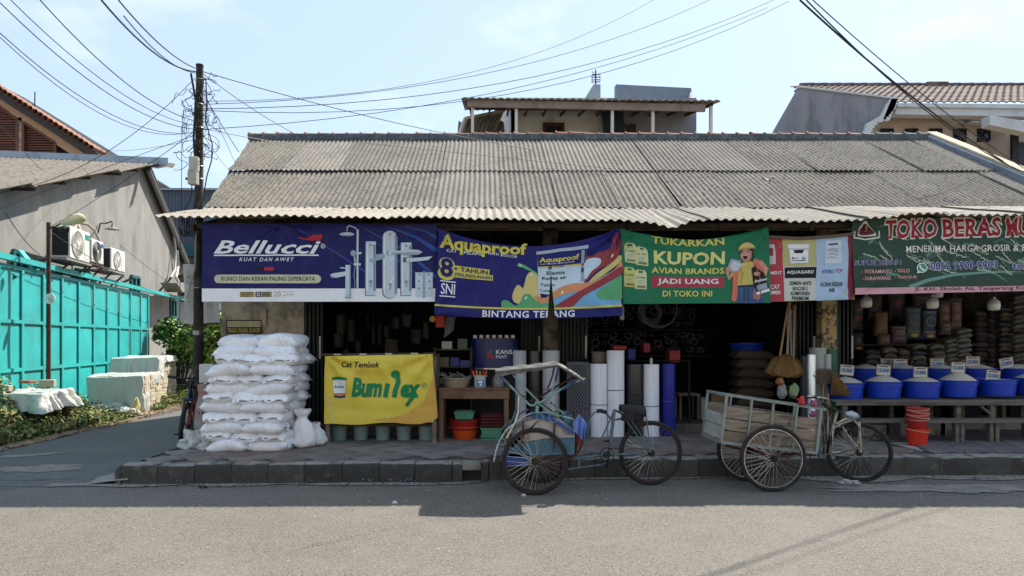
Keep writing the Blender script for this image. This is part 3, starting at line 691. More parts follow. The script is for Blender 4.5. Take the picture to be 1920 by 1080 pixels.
def curve(pts, n=5):
    out = []; k = len(pts)
    for i in range(k):
        p0, p1, p2, p3 = [Vector((*pts[(i + q) % k], 0)) for q in (-1, 0, 1, 2)]
        for j in range(n):
            t = j / n; out.append(tuple((0.5 * ((2 * p1) + (p2 - p0) * t + (2 * p0 - 5 * p1 + 4 * p2 - p3) * t * t + (3 * p1 - p0 - 3 * p2 + p3) * t ** 3))[:2]))
    return out
yl = 573
c.poly(curve([(964, 550), (968, 530), (975, 522), (985, 530), (988, 505), (996, 492), (1008, 498), (1012, 520), (1014, 560), (975, 562)]), v_sand, 1)
c.poly(curve([(946, 571), (945, 558), (955, 556), (970, 566), (980, 558), (984, 544), (996, 542), (1008, 556), (1025, 562), (1040, 560), (1050, 572), (1000, 571.5), (960, 571.5)]), v_leaf, 2)
c.poly([(1003, yl), (1022, 558), (1050, 540), (1080, 530), (1120, 528), (1163, 500), (1165, yl)], v_sky, 1.6)
c.poly(curve([(1120, 545), (1140, 530), (1164, 515), (1165, 540), (1165, 562), (1140, 560), (1125, 558)]), v_leaf, 2.4)
c.poly(curve([(1006, 546), (1025, 550), (1050, 530), (1075, 522), (1110, 522), (1150, 505), (1164, 490), (1163, 510), (1120, 535), (1080, 540), (1050, 548), (1020, 562)]), v_orange, 3.0)
c.poly(curve([(1042, 571), (1060, 556), (1090, 538), (1125, 520), (1164, 500), (1165, 514), (1130, 532), (1095, 550), (1072, 571)]), v_maroon, 3.6)
c.poly(curve([(1095, 520), (1098, 470), (1112, 468), (1125, 462), (1140, 466), (1150, 456), (1152, 448), (1148, 442), (1156, 432), (1162, 440), (1163, 470), (1150, 490), (1125, 497), (1110, 510)]), v_maroon, 1)
c.poly(curve([(1098, 515), (1098, 478), (1112, 472), (1126, 478), (1124, 490), (1110, 500)]), v_pale, 2)
c.poly(curve([(1105, 522), (1120, 506), (1150, 488), (1163, 478), (1164, 490), (1140, 506), (1115, 520)]), v_sand, 1.7)
c.stroke([(972, 474), (985, 480), (1000, 490), (1010, 498)], 9, v_leaf, 1.2, w2=2); c.disc(977, 476, 3, 1.5, v_white, 2, rot=.5, n=8)
for x_, y_ in ((989, 550), (1148, 476), (1056, 540), (997, 500)): c.disc(x_, y_, 1.8, 4, v_white, 4.2, rot=.5, n=8)
# bucket
c.poly([(1008, 449), (1100, 449), (1097, 515), (1095, 528), (1075, 524), (1040, 545), (1012, 540)], v_pale, 2.1); c.poly([(1008, 449), (1100, 449), (1098, 480), (1010, 480)], v_navy2, 2.6)
c.poly([(1006, 442), (1050, 438), (1103, 442), (1103, 450), (1050, 446), (1006, 450)], vm((160, 168, 182)), 3.1); c.rect(1010, 480, 1090, 483, v_gold, 3.2); c.rect(1090, 452, 1096, 520, v_steel, 3.0); c.rect(1091, 480, 1095, 485, v_red, 3.6); c.rect(1091, 490, 1095, 500, v_navy2, 3.6)
c.text('Aquaproof', (1012, 458, 1086, 474), v_gold, 3.4, bold=.05, space=.98); c.text('CAT PELAPIS ANTI BOCOR', (1014, 473, 1078, 476), v_white, 4, bold=0)
c.text('8', (1029, 478, 1036, 488), v_navy2, 4.2, bold=.04); c.text('+ TAHUN', (1038, 480, 1058, 484), v_navy2, 4.2, bold=.03)
c.text('Elastis', (1026, 492, 1060, 500), v_ink, 4.2, bold=.03); c.text('Kedap air', (1018, 504, 1064, 513), v_ink, 4.2, bold=.03); c.text('Tahan', (1015, 519, 1042, 526), v_ink, 2.6, bold=.03); c.text('Tahan', (1014, 532, 1038, 538), v_ink, 2.6, bold=.02)
c.poly([(822, 570), (1166, 571), (1166, 575), (822, 573.5)], v_gold, 4.0, 'printed_stripe')
c.poly([(822, 573.6), (1166, 575.1), (1167, 591.5), (822, 590.5)], v_navy2, 4.0, 'printed_stripe')
c.text('BINTANG TERANG', (910, 576.5, 1079, 589.5), v_white, 4.6, bold=.03, space=1.1)
c.emit(b)

# ---- 3: green coupon banner with a cheering worker
def w3(x, y):
    t = min(1, max(0, (x - 1163) / 278)); v = min(1, max(0, (y - 428) / 138))
    return x, y + 20 * (1 - abs(2 * t - 1) ** 1.8) * (1 - v) ** 1.5 * (1 if t < .99 else 1), creases(x, y, [(1164, 428, 1.8), (1440, 426, 1.8), (1240, 445, .6)], .012)
c = Canvas(8.90, w3, g=8)
v_yel = vm((204, 192, 96)); v_skin = vm((190, 140, 116)); v_skd = vm((150, 98, 80)); v_jean = vm((58, 82, 120)); v_vest = vm((196, 110, 88)); v_shirt = vm((190, 172, 96)); v_cp = vm((196, 200, 150)); v_cy = vm((188, 186, 110))
b = c.cloth([(1163, 428), (1300, 430), (1440, 425), (1445, 568), (1168, 570)], v_green, 'green banner with yellow coupon lettering and a cheering worker in a hard hat')
c.text('TUKARKAN', (1221, 430, 1357, 446), v_yel, 2, bold=.045, shear=-.0, space=1.02); c.text('KUPON', (1226, 460, 1359, 489), vm((210, 206, 130)), 2, bold=.06); c.text('AVIAN BRANDS', (1221, 496, 1358, 509), v_yel, 2, bold=.04)
c.rect(1221, 515, 1357, 537, vm((160, 56, 72)), 1); c.text('JADI UANG', (1232, 519, 1347, 533.5), vm((214, 212, 206)), 2, bold=.05); c.text('DI TOKO INI', (1242, 544, 1335, 556), v_yel, 2, bold=.04)
for (x_, y_, col, a_, s_) in ((1170, 452, v_cp, .07, 'Rp 5.000,-'), (1192, 456, v_cp, .05, 'Rp 5.000,-'), (1169, 499, v_cy, .06, 'Rp 10.000,-'), (1190, 503, v_cp, .04, 'Rp 20.000,-')):
    def tf(x, y, x_=x_, y_=y_, a_=a_): return (x_ + x * math.cos(a_) + y * math.sin(-a_) * -.6, y_ + y + x * math.sin(a_))
    c.poly([tf(*q) for q in ((4, 0), (18, 0), (22, 5), (22, 38), (0, 38), (0, 5))], col, 1.2); c.poly([tf(*q) for q in ((7, 2), (15, 2), (15, 6), (7, 6))], v_green, 2)
    V0 = tf(2, 14); c.text(s_, (V0[0], V0[1], V0[0] + 18, V0[1] + 4), v_ink, 2.4, bold=.02)
    for q in range(3): V0 = tf(5, 21 + q * 3); c.rect(V0[0], V0[1], V0[0] + 12 - q * 2, V0[1] + 1, v_steel, 2)
    for q in range(8): V0 = tf(4 + q * 2, 31); c.rect(V0[0], V0[1], V0[0] + 1.1, V0[1] + 4.5, v_ink, 2)
# the printed worker
c.poly(curve([(1380, 533), (1402, 528), (1420, 533), (1430, 555), (1430, 567), (1380, 567), (1379, 550)], 3), v_jean, 2); c.stroke([(1403, 536), (1404, 567)], 1, v_ink, 3); c.poly([(1381, 534), (1418, 532), (1418, 536), (1381, 538)], vm((40, 50, 74)), 3)
c.poly(curve([(1382, 500), (1392, 488), (1412, 488), (1424, 500), (1420, 533), (1382, 533)], 4), v_shirt, 2.5)
c.poly(curve([(1372, 500), (1384, 490), (1383, 520), (1381, 562), (1371, 560), (1375, 530)], 4), v_vest, 3); c.poly(curve([(1412, 486), (1422, 484), (1431, 500), (1432, 530), (1424, 560), (1412, 556), (1417, 520)], 4), v_vest, 3)
c.stroke([(1381, 492), (1374, 506), (1366, 520), (1363, 506), (1366, 498)], 8, v_skin, 3.5, w2=7); c.stroke([(1425, 488), (1436, 505), (1432, 518), (1418, 514)], 8, v_skin, 3.5, w2=7)
c.poly([(1362, 500), (1370, 478), (1388, 484), (1384, 503), (1370, 506)], vm((150, 156, 168)), 4); c.poly([(1366, 500), (1374, 482), (1391, 492), (1380, 506)], vm((186, 190, 198)), 4.5); c.disc(1365, 499, 5, 4, v_skin, 5)
c.disc(1399, 468, 12.5, 15, v_ink, 2.6); c.disc(1398, 474, 10.5, 14, v_skin, 3.4); c.poly(curve([(1386, 462), (1388, 452), (1398, 447), (1408, 450), (1413, 459), (1400, 458)], 4), vm((206, 178, 110)), 4.2); c.poly([(1383, 461), (1390, 457), (1413, 459), (1415, 462), (1395, 460.5)], vm((180, 146, 86)), 4.7)
c.disc(1396, 477, 4, 5.5, vm((70, 20, 26)), 4.2); c.rect(1393, 472.5, 1399, 474, v_white, 4.8); c.disc(1392, 467, 1.8, 1.1, v_ink, 4.2, n=8); c.disc(1402, 467, 1.8, 1.1, v_ink, 4.2, n=8); c.stroke([(1388, 464), (1394, 463)], .8, v_ink, 4.2); c.stroke([(1399, 463), (1405, 464)], .8, v_ink, 4.2)
c.poly([(1409, 500), (1416, 497), (1432, 512), (1441, 545), (1416, 552), (1412, 530)], v_ink, 4.2); c.poly([(1416, 548), (1441, 541), (1442, 546), (1417, 553)], v_white, 4.8); c.poly([(1418, 535), (1436, 530), (1438, 541), (1420, 545)], v_steel, 4.8); c.disc(1419, 512, 6, 4, v_skin, 5)
for pts_, w_, col_ in (([(1386, 498), (1392, 512), (1388, 530)], 2.2, (160, 140, 78)), ([(1408, 496), (1403, 510), (1409, 528)], 1.8, (210, 196, 130)), ([(1416, 492), (1424, 520), (1421, 548)], 2, (160, 84, 66)), ([(1375, 508), (1377, 530), (1374, 555)], 2, (220, 140, 116)), ([(1388, 540), (1390, 566)], 3, (80, 108, 148)), ([(1396, 542), (1396, 566)], 1.5, (40, 60, 92)), ([(1414, 540), (1420, 566)], 3, (82, 108, 146)), ([(1425, 545), (1427, 566)], 1.6, (40, 58, 88)), ([(1390, 481), (1392, 486), (1400, 487), (1405, 482)], 1.2, (150, 98, 80)), ([(1407, 466), (1408, 476), (1404, 484)], 2, (160, 110, 90)), ([(1390, 452), (1396, 449), (1404, 451)], 1.8, (226, 204, 146)), ([(1409, 470), (1412, 478), (1410, 486)], 3, (30, 26, 26)), ([(1372, 512), (1367, 517)], 1.5, (220, 176, 150)), ([(1434, 500), (1434, 512)], 2, (220, 176, 150))):
    c.stroke(pts_, w_, vm(col_), 5.2, w2=w_ * .5)
c.text('Avitex', (1414, 524, 1437, 530), v_white, 5, bold=.03, slope=-.22)
c.emit(b)

# ---- 4: small multi-coloured banner, rumpled, with its rolled top edge
def w4(x, y):
    t = min(1, max(0, (x - 1441) / 160)); return x, y - 5 * t * (1 - max(0, (y - 445) / 120)) + 4 * math.sin(math.pi * t) * (y < 470), creases(x, y, [(1600, 442, 1.0), (1445, 446, 1.0), (1600, 560, .8)], .009) + .006 * math.sin((x + y * .6) / 9) * t
c = Canvas(8.96, w4, g=8, step=.0034)
b = c.cloth([(1441, 446), (1601, 446), (1602, 561), (1445, 566)], vm((176, 172, 120)), 'rumpled red, yellow and pale blue banner showing a cement bucket and a powder bag')
c.poly([(1441, 446), (1467, 446), (1470, 565), (1445, 566)], vm((166, 60, 70)), 1); c.poly([(1530, 446), (1590, 446), (1590, 562), (1530, 564)], vm((160, 184, 208)), 1); c.poly([(1589, 446), (1600, 446), (1601, 560), (1590, 561)], vm((122, 40, 50)), 1.4)
c.poly([(1468, 500), (1530, 500), (1530, 563), (1470, 564)], vm((188, 192, 184)), .7)
c.text('MENT', (1445, 509, 1465, 515), v_white, 2, bold=.02); c.text('CAT', (1444, 534, 1461, 542), v_white, 2, bold=.03); c.text('SEMEN', (1441, 545, 1462, 552), v_white, 2, bold=.03)
c.poly([(1442, 458), (1453, 458), (1454, 495), (1442, 496)], vm((200, 190, 190)), 2, ); c.poly([(1443, 465), (1449, 465), (1449, 480), (1443, 480)], vm((150, 60, 66)), 3)
c.poly([(1477, 456), (1517, 456), (1516, 465), (1514, 494), (1482, 495), (1479, 465)], v_white, 2); c.stroke([(1479, 465), (1515, 465)], 1.4, v_steel, 3); c.poly([(1487, 468), (1507, 468), (1505, 476), (1489, 476)], v_ink, 3); c.text('Be.1', (1484, 483, 1495, 487), v_ink, 3); c.stroke([(1484, 490), (1510, 490)], 1.4, v_steeld, 3); c.disc(1506, 486, 4, 3, v_steel, 3)
c.rect(1471, 502, 1530, 522, v_ink, 1.6); c.text('AQUAGARD', (1475, 508, 1525, 515), v_white, 2.6, bold=.035)
for s_, a_, b_, y_ in (('SEMEN ANTI', 1480, 1521, 528), ('BOCOR 2', 1486, 1514, 538), ('KOMPONEN', 1482, 1518, 547), ('PREMIUM', 1484, 1516, 556)): c.text(s_, (a_, y_, b_, y_ + 7), v_ink, 2.6, bold=.03)
c.poly([(1548, 452), (1577, 452), (1575, 460), (1578, 495), (1546, 496), (1549, 460)], vm((196, 204, 216)), 2); c.rect(1553, 457, 1570, 460, vm((60, 60, 120)), 3)
for q in range(4): c.stroke([(1551, 468 + q * 6), (1560, 466 + q * 6), (1573, 469 + q * 6)], 1.6, v_steel, 3)
c.text('HYDRO', (1541, 507, 1563, 514.5), vm((44, 60, 130)), 2, bold=.03, shear=.3); c.text('STOP', (1565, 506, 1579, 513.5), v_red, 2, bold=.02, shear=.3)
c.text('ACIAN KEDAP', (1538, 530, 1579, 538), v_ink, 2.6, bold=.03); c.text('AIR', (1553, 541, 1565, 548), v_ink, 2.6, bold=.03)
c.emit(b)
mb = MB(); mb.tube([P(1441, 444, 8.94), P(1500, 447, 8.93), P(1560, 443, 8.93), P(1602, 438, 8.94)], .022, 8); mb.build('top_pole', flat((96, 84, 70)), b, smooth=True)

# ---- 5: green rice shop banner
def w5(x, y): return x, y - .014 * (x - 1600) * (1 if y > 500 else .25) * max(0, (y - 430) / 120), creases(x, y, [(1602, 412, 1.2), (1700, 408, .8), (1860, 406, 1.0), (1604, 550, 1.4)], .011)
c = Canvas(8.92, w5, g=8)
v_rg = vm((46, 70, 60)); v_g2 = vm((88, 128, 112)); v_g3 = vm((62, 92, 78)); v_gr = vm((172, 180, 160)); v_pink = vm((196, 148, 158)); v_blue = vm((38, 50, 120)); v_mar = vm((142, 34, 48)); v_off = vm((206, 204, 192))
b = c.cloth([(1598, 410), (1990, 405), (1990, 550), (1602, 553)], v_rg, 'dark green rice ear banner with big red and white lettering and a phone number')
random.seed(5)
for i in range(34):        # broad leaves, then rice ears
    x_ = rnd(1605, 1975); y_ = rnd(425, 530); a_ = rnd(-1.1, -.2) if i % 2 else rnd(.1, .8); L = rnd(25, 70)
    x2 = x_ + L * math.cos(a_); y2 = min(532, max(416, y_ + L * math.sin(a_)))
    c.stroke([(x_, y_), ((x_ + x2) / 2, (y_ + y2) / 2 - 4), (x2, y2)], rnd(4, 8), (v_g3, v_g2)[i % 3 == 0], 1.0 + .02 * i, w2=1)
k_ = 0
for i in range(46):
    x_ = rnd(1605, 1960); y_ = rnd(440, 520); a_ = rnd(.1, .9)
    if 1610 < x_ < 1700 and y_ > 480: continue
    for q in range(9):
        xx = x_ + q * 3.6 * math.cos(a_) + rnd(-1, 1); yy = y_ + q * 3.6 * math.sin(a_) + rnd(-1.5, 1.5); k_ += 1
        if yy < 536 and yy > 416: c.disc(xx, yy, 3.1, 1.1, v_gr if i % 3 else v_g2, 2.0 + .012 * (k_ % 40), rot=a_ + rnd(-.4, .4), n=5)
c.stroke([(1705, 540), (1740, 527), (1790, 517), (1850, 513), (1900, 512)], 8, vm((104, 142, 132)), 2.2, w2=3)
c.text('TOKO', (1660, 413, 1755, 448), v_mar, 4.2, bold=.045, outline=(v_off, .06), slope=-.03); c.text('BERAS', (1766, 411, 1876, 446), v_mar, 4.2, bold=.045, outline=(v_off, .06), slope=-.03); c.text('MULYA', (1886, 409, 1985, 444), v_mar, 4.2, bold=.045, outline=(v_off, .06), slope=-.03)
# slab serifs
for x_ in (1661, 1683, 1711, 1732, 1767, 1792, 1815, 1835, 1853, 1887, 1907):
    c.rect(x_, 443.5 - .03 * (x_ - 1660), x_ + 11, 447.5 - .03 * (x_ - 1660), v_mar, 4.5, 'printed_lettering')
c.text('MENERIMA HARGA GROSIR & ECERAN', (1698, 461, 1972, 474), v_off, 4.2, bold=.035, outline=(v_ink, .035), slope=-.012)
c.text('SUPLIER BERAS :', (1603, 489, 1688, 498), v_blue, 4.2, bold=.04, outline=(v_off, .04), slope=-.02)
for s_, bx in (('- INDRAMAYU', (1613, 506, 1670, 513)), ('- SOLO', (1675, 505, 1704, 512)), ('- KARAWANG', (1614, 519, 1668, 526)), ('- CIANJUR', (1676, 518, 1719, 525))): c.text(s_, bx, vm((206, 160, 158)), 4.2, bold=.03, outline=(vm((130, 60, 64)), .02))
c.disc(1728, 503, 10, 10, v_white, 3.4); c.disc(1728, 503, 8.2, 8.2, vm((60, 140, 112)), 4); c.poly([(1719, 514), (1721, 505), (1728, 511)], v_white, 3.6); c.stroke([(1724, 498), (1725, 503), (1729, 507), (1733, 508)], 3, v_white, 4.6)
c.text('0852 9900 9903', (1743, 492, 1869, 508), v_blue, 4.2, bold=.035, outline=(v_white, .035), slope=-.02); c.text('tokoberas', (1898, 491, 1984, 508), v_blue, 4.2, bold=.035, outline=(v_white, .035), slope=-.01)
c.poly(curve([(1607, 441), (1611, 428), (1622, 414), (1634, 428), (1641, 440), (1636, 443), (1612, 443)], 4), v_off, 3.4); c.poly(curve([(1610, 439), (1614, 428), (1622, 418), (1632, 428), (1638, 438), (1624, 441)], 4), vm((96, 34, 40)), 4); c.disc(1623, 430, 6, 6, v_ink, 4.6); c.disc(1623, 427, 2, 3.4, vm((190, 130, 80)), 5); c.disc(1623, 433, 3.5, 2, vm((150, 70, 60)), 5)
c.stroke([(1602, 434), (1602, 446), (1622, 449), (1646, 446), (1648, 433)], 3, v_off, 3)
c.poly([(1602, 540), (1990, 540), (1990, 549.5), (1602, 552.5)], v_pink, 4, 'printed_stripe')
c.text('Jl. KH. Sholeh Ali, Tangerang Kota, Banten', (1714, 540.5, 1985, 549), v_ink, 4.6, bold=.02, part='printed_lettering')
c.emit(b)
# ropes that tie the banners up
for i, (x0, x1, s_) in enumerate(((820, 1000, 1), (1000, 1165, 1), (1165, 1300, 1), (1300, 1442, 1))):
    mb = MB(); mb.tube([P(x0, 422, 8.98), P((x0 * 2 + x1) / 3, 429, 8.98), P((x0 + 2 * x1) / 3, 431, 8.98), P(x1, 420, 8.98)], .006, 4)
    mb.build('tie_rope', m_cable, label='thin dark rope sagging under the awning ' + ('above the yellow banner word', 'above the printed paint bucket', 'above the coupon lettering', 'above the cheering worker')[i], cat='rope', group='tie ropes under the awning')
# ================================================================ grey gabled building beyond the alley
m_grey = mat('grey_cement_render', (136, 135, 131), .93, var=.10, scale=1.2, stretch=(1, 1, .35), bump=.4, bscale=22, dirt=(92, 92, 90), damt=.7, dscale=2.0, dlo=.46, dhi=.74, fine=.08)
m_teal = mat('teal_gate_paint', (42, 166, 166), .55, var=.12, scale=2, bump=.15, bscale=4, dirt=(60, 130, 124), damt=.45, dscale=1.6, rand=.06)
m_sheetg = mat('weathered_roof_sheet', (112, 105, 95), .93, var=.25, scale=3, bump=.5, bscale=40, dirt=(74, 70, 64), damt=.8, dscale=5)
m_tin = mat('pale_tin_flashing', (150, 160, 170), .5, metal=.4, var=.15, dirt=(96, 100, 104), damt=.5)
WA = 6.9                                     # wall plane offset
gh = thing('gabled_building', 'grey cement-rendered gabled building with air conditioners above the turquoise gate', 'building', WP(150, 640, WA) * 1.0)
gh.location.z = 0
def wy(Y, z, a=WA): return Vector((-a - .173 * Y, Y, z))
ap = WP(265, 312, WA); e0 = WP(-140, 356 + 140 * .155, WA); e1 = WP(350, 512, WA)
wall = [wy(e0.y, -.1), wy(24.6, -.1), wy(24.6, e1.z - .2), wy(e1.y, e1.z), wy(ap.y, ap.z), wy(e0.y, e0.z)]
MB().prism(wall, -AN * .2).build('gable_wall', m_grey, gh)
# front roof slope: sheets with ragged overhang past the wall
ridge_r = WP(318, 300, WA - .9); 
sl = (e0 - ap); sdir = sl.normalized()
m_under = m_darkwood
def roofpt(t, o, lift=0):     # t metres down slope from the apex, o metres out of the wall
    return ap + sdir * t + AN * o + Vector((0, 0, lift))
for k in range(6):
    t0 = k * 1.62 - .1; t1 = t0 + 1.75; ov = .48 + .09 * math.sin(k * 2.1)
    mb = MB()
    mb.grid(lambda u, v: roofpt(t0 + (t1 - t0) * u, ov - 6.0 * v, .07 + .022 * math.cos(2 * math.pi * v * 6.0 / .15) + (1 - u) * .03), 3, 240, th=(0, 0, -.012))
    mb.build('roof_sheet', m_sheetg, gh, smooth=True, sharp=60)
    if k < 5: MB().bar(roofpt(t1 - .1, ov - .12, -.02), roofpt(t1 - .1, -.6, -.02), .06, .06).build('purlin_end', m_darkwood, gh)
MB().bar(roofpt(-.05, .75, .16), roofpt(-.05, -7, .16), .05, .26).build('ridge_flashing', m_tin, gh)
mb = MB(); mb.grid(lambda u, v: roofpt(-.1 + .35 * u, .95 - 1.3 * v, .10 - .10 * u + .03 * math.sin(v * 14)), 3, 14, th=(0, 0, .01)); mb.build('ridge_end_sheet', m_sheetg, gh, smooth=True)
# rear slope edge with drainpipe
bs = (e1 - ap); bd = bs.normalized()
MB().bar(ap + AN * .12 + Vector((0, 0, .05)), ap + bd * (bs.length + .3) + AN * .12, .28, .06).build('rear_verge_board', m_darkwood, gh)
mb = MB(); mb.tube([ap + AN * .2 + Vector((0, 0, -.1)), e1 + AN * .2 + Vector((0, 0, -.1)), e1 + AN * .2 + bd * .5], .07, 8); mb.build('drainpipe', mat('grey_pipe', (120, 124, 124), .6), gh, smooth=True)
mb = MB(); mb.prism([ap + Vector((0, 0, .02)), e1 + bd * .4, e1 + bd * .4 - AN * 6, ap - AN * 6], (0, 0, .05)); mb.build('rear_roof', m_sheetg, gh)
# small windows with dark teal frames in the wall
m_tf = mat('dark_teal_frame', (24, 84, 88), .6, var=.2); m_glassd = mat('dark_window_glass', (24, 32, 46), .15, var=.1, spec=.6)
for i, (x0, x1, y0, y1) in enumerate(((25, 50, 470, 520), (142, 160, 505, 540), (246, 261, 517, 550), (320, 330, 560, 590))):
    A, B = WP(x0, y0, WA - .03), WP(x1, y1, WA - .03); zt, zb = A.z, B.z - .1; mb = MB()
    w = mb
    for p, q in (((A.y, zb), (A.y, zt)), ((B.y, zb), (B.y, zt)), ((A.y, zt), (B.y, zt)), ((A.y, zb), (B.y, zb)), (((A.y + B.y) / 2, zb), ((A.y + B.y) / 2, zt))): w.bar(wy(p[0], p[1], WA - .03), wy(q[0], q[1], WA - .03), .07, .07)
    f = w.build('window', m_tf, gh)
    MB().prism([wy(A.y, zb, WA - .01), wy(B.y, zb, WA - .01), wy(B.y, zt, WA - .01), wy(A.y, zt, WA - .01)], -AN * .01).build('pane', m_glassd, f)
# air conditioners on shelves
m_acw = mat('ac_white', (206, 206, 200), .5, var=.06, dirt=(150, 146, 136), damt=.3, dscale=6); m_acg = mat('ac_grille', (96, 96, 94), .6); m_fan = mat('ac_fan_beige', (168, 160, 146), .6, var=.15)
Mw = Matrix((AL, AN * -1, Vector((0, 0, 1)))).transposed()     # local x along wall, -y out of wall
def aircon(c, w, h, dpt, label, fanx, logo, wired):
    t = thing('air_conditioner', label, 'air conditioner', c - Vector((0, 0, h / 2)), 'air conditioners on the grey wall')
    L = lambda x, y, z: c + Mw @ Vector((x, y, z))
    MB().box(c, (w, dpt, h), Mw).build('casing', m_acw, t, bev=.015)
    MB().box(L(-w / 2 - .004, .0, 0), (.012, dpt * .84, h * .86), Mw).build('side_shade_plate', mat('ac_side_dark', (34, 34, 34), .8), t)  # near-black plate: shade of the open side put in as colour
    Mf = Mw @ Matrix.Rotation(R(90), 3, 'X'); fc = L(fanx, -dpt / 2 - .012, 0); rr = h * .42
    MB().cyl(L(fanx, -dpt / 2 + .0, 0), L(fanx, -dpt / 2 - .008, 0), rr, 32).build('fan_recess', m_fan, t)
    mb = MB()
    if wired:
        for q in range(40):
            a = 2 * math.pi * q / 40; a2 = a + .25; mb.bar(fc + Mf @ Vector((.12 * rr * math.cos(a), .12 * rr * math.sin(a), 0)), fc + Mf @ Vector((rr * math.cos(a2), rr * math.sin(a2), 0)), .006, .006)
    for q in ([1.0] if wired else [.3, .45, .6, .75, .9, 1.0]): mb.torus(fc, rr * q, .009 if wired else .013, Mf, 32, 5)
    mb.build('fan_grille', m_acw if wired else m_acg, t); MB().cyl(fc, L(fanx, -dpt / 2 - .03, 0), rr * .16, 14).build('fan_hub', m_acw, t)
    if logo: MB().box(L(w * .36, -dpt / 2 - .004, h * .32), (w * .2, .01, h * .16), Mw).build('badge', logo, t)
    MB().box(L(w * .34, -dpt / 2 - .002, -h * .1), (w * .22, .008, h * .62), Mw).build('service_panel', m_acw, t)
    # shelf
    b0 = -h / 2 - .03
    MB().box(L(0, .1, b0), (w * 1.25, dpt * 1.5, .04), Mw).build('shelf', m_grey if wired else m_rust, t)
    for sx in (-.4, .4): MB().bar(L(w * sx, -dpt / 2, b0 - .04), L(w * sx, dpt / 2 + .12, b0 - .45), .05, .03).build('bracket', m_rust, t)
def acC(px, py, a): return WP(px, py, a)
aircon(acC(133, 459, 6.33), 1.02, .66, .36, 'large white air conditioner with round wire fan guard and green badge, nearest the lamp post', -.14, flat((30, 130, 120)), True)
aircon(acC(169, 472, 6.33), .70, .52, .32, 'small white air conditioner with dark spiral grille and blue badge, between two others', -.06, flat((30, 84, 170)), False)
aircon(acC(208, 488, 6.33), .95, .52, .34, 'white air conditioner with dark open side at the far end of the row of three', -.1, None, True)
mb = MB()
q0 = WP(140, 425, 6.6); 
mb.tube([WP(150, 418, 6.75), WP(165, 421, 6.6), WP(178, 432, 6.5), WP(186, 450, 6.45), WP(192, 467, 6.4)], .035, 8)
mb.tube([WP(146, 418, 6.75), WP(150, 432, 6.6), WP(155, 445, 6.5)], .03, 8); mb.tube([WP(144, 419, 6.7), WP(139, 430, 6.6), WP(135, 438, 6.5)], .03, 8)
mb.build('refrigerant_pipe', mat('wrapped_pipe', (176, 160, 146), .8, var=.2), gh, smooth=True)
wlmp = thing('wall_lamp', 'small bare gooseneck wall lamp with a flat shade on the grey gable', 'wall lamp', WP(188, 440, WA - .02))
mb = MB(); mb.tube([WP(183, 440, 6.88), WP(188, 419, 6.85), WP(200, 418.5, 6.6), WP(210, 415, 6.45), WP(211, 421, 6.42)], .018, 6); mb.build('arm', m_iron, wlmp)
MB().lathe([(.0, .10), (.03, .09), (.05, .03), (.17, -.02), (.18, -.03), (.05, .02)], WP(211, 428, 6.42), 20).build('lamp_shade', mat('dull_tin', (140, 142, 140), .5, metal=.3), wlmp, smooth=True)
# ledge and pipes at the far corner
MB().prism([WP(300, 530, 6.6), WP(345, 530, 6.6), WP(345, 540, 6.6), WP(312, 548, 6.6)], AN * .5).build('concrete_ledge', m_grey, gh)
mb = MB(); mb.tube([WP(326, 440, 6.75), WP(330, 470, 6.75), WP(328, 505, 6.7), WP(320, 520, 6.7)], .04, 6); mb.tube([WP(332, 470, 6.75), WP(334, 500, 6.75), WP(330, 520, 6.6), WP(337, 532, 6.5)], .05, 6); mb.build('service_pipe', mat('pale_pipe', (178, 178, 172), .6), gh, smooth=True)
# ================================================================ turquoise gate
GA = 6.4
gate = thing('sliding_gate', 'long turquoise sheet-metal gate with three rows of framed panels across the alley', 'gate', wy(15, 0, GA))
Ys = [11.0 + .82 * i for i in range(-1, 12)]; Ys[-1] = 19.86
zs = [.16, 1.06, 1.94, 2.92]
gp = lambda Y, z, o=0: wy(Y, z, GA) + AN * o
for i in range(len(Ys) - 1):
    for j in range(3):
        a, b = Ys[i] + .045, Ys[i + 1] - .045; z0, z1 = zs[j] + .035, zs[j + 1] - .035
        mb = MB(); bulge = rnd(-.012, .02)
        mb.grid(lambda u, v: gp(a + (b - a) * u, z0 + (z1 - z0) * v, -.035 + bulge * math.sin(math.pi * u) * math.sin(math.pi * v)), 5, 5)
        mb.build('gate_panel', m_teal, gate, smooth=True)
for Y in Ys: MB().bar(gp(Y, zs[0] - .03, -.012), gp(Y, zs[3] + .03, -.012), .03, .075, up=AL).build('stile', m_teal, gate)
for z in zs:
    MB().bar(gp(Ys[0], z, -.014), gp(Ys[-1], z, -.014), .03, .065).build('rail', m_teal, gate)
MB().bar(gp(9.8, 3.07, .03), gp(23.6, 3.03, .03), .10, .10).build('top_track', m_teal, gate)
for px, py, px2, py2 in ((38, 471, 68, 508), (160, 506, 177, 528)):
    MB().bar(WP(px, py, 6.75), WP(px2, py2, GA - .03), .10, .06).build('diagonal_brace', m_teal, gate)
for px in (30, 150, 252, 322): MB().bar(WP(px, 520, GA + .0) * 1.0, wy(WP(px, 520, GA).y, 3.1, WA), .05, .05).build('wall_tie', m_tf, gate)
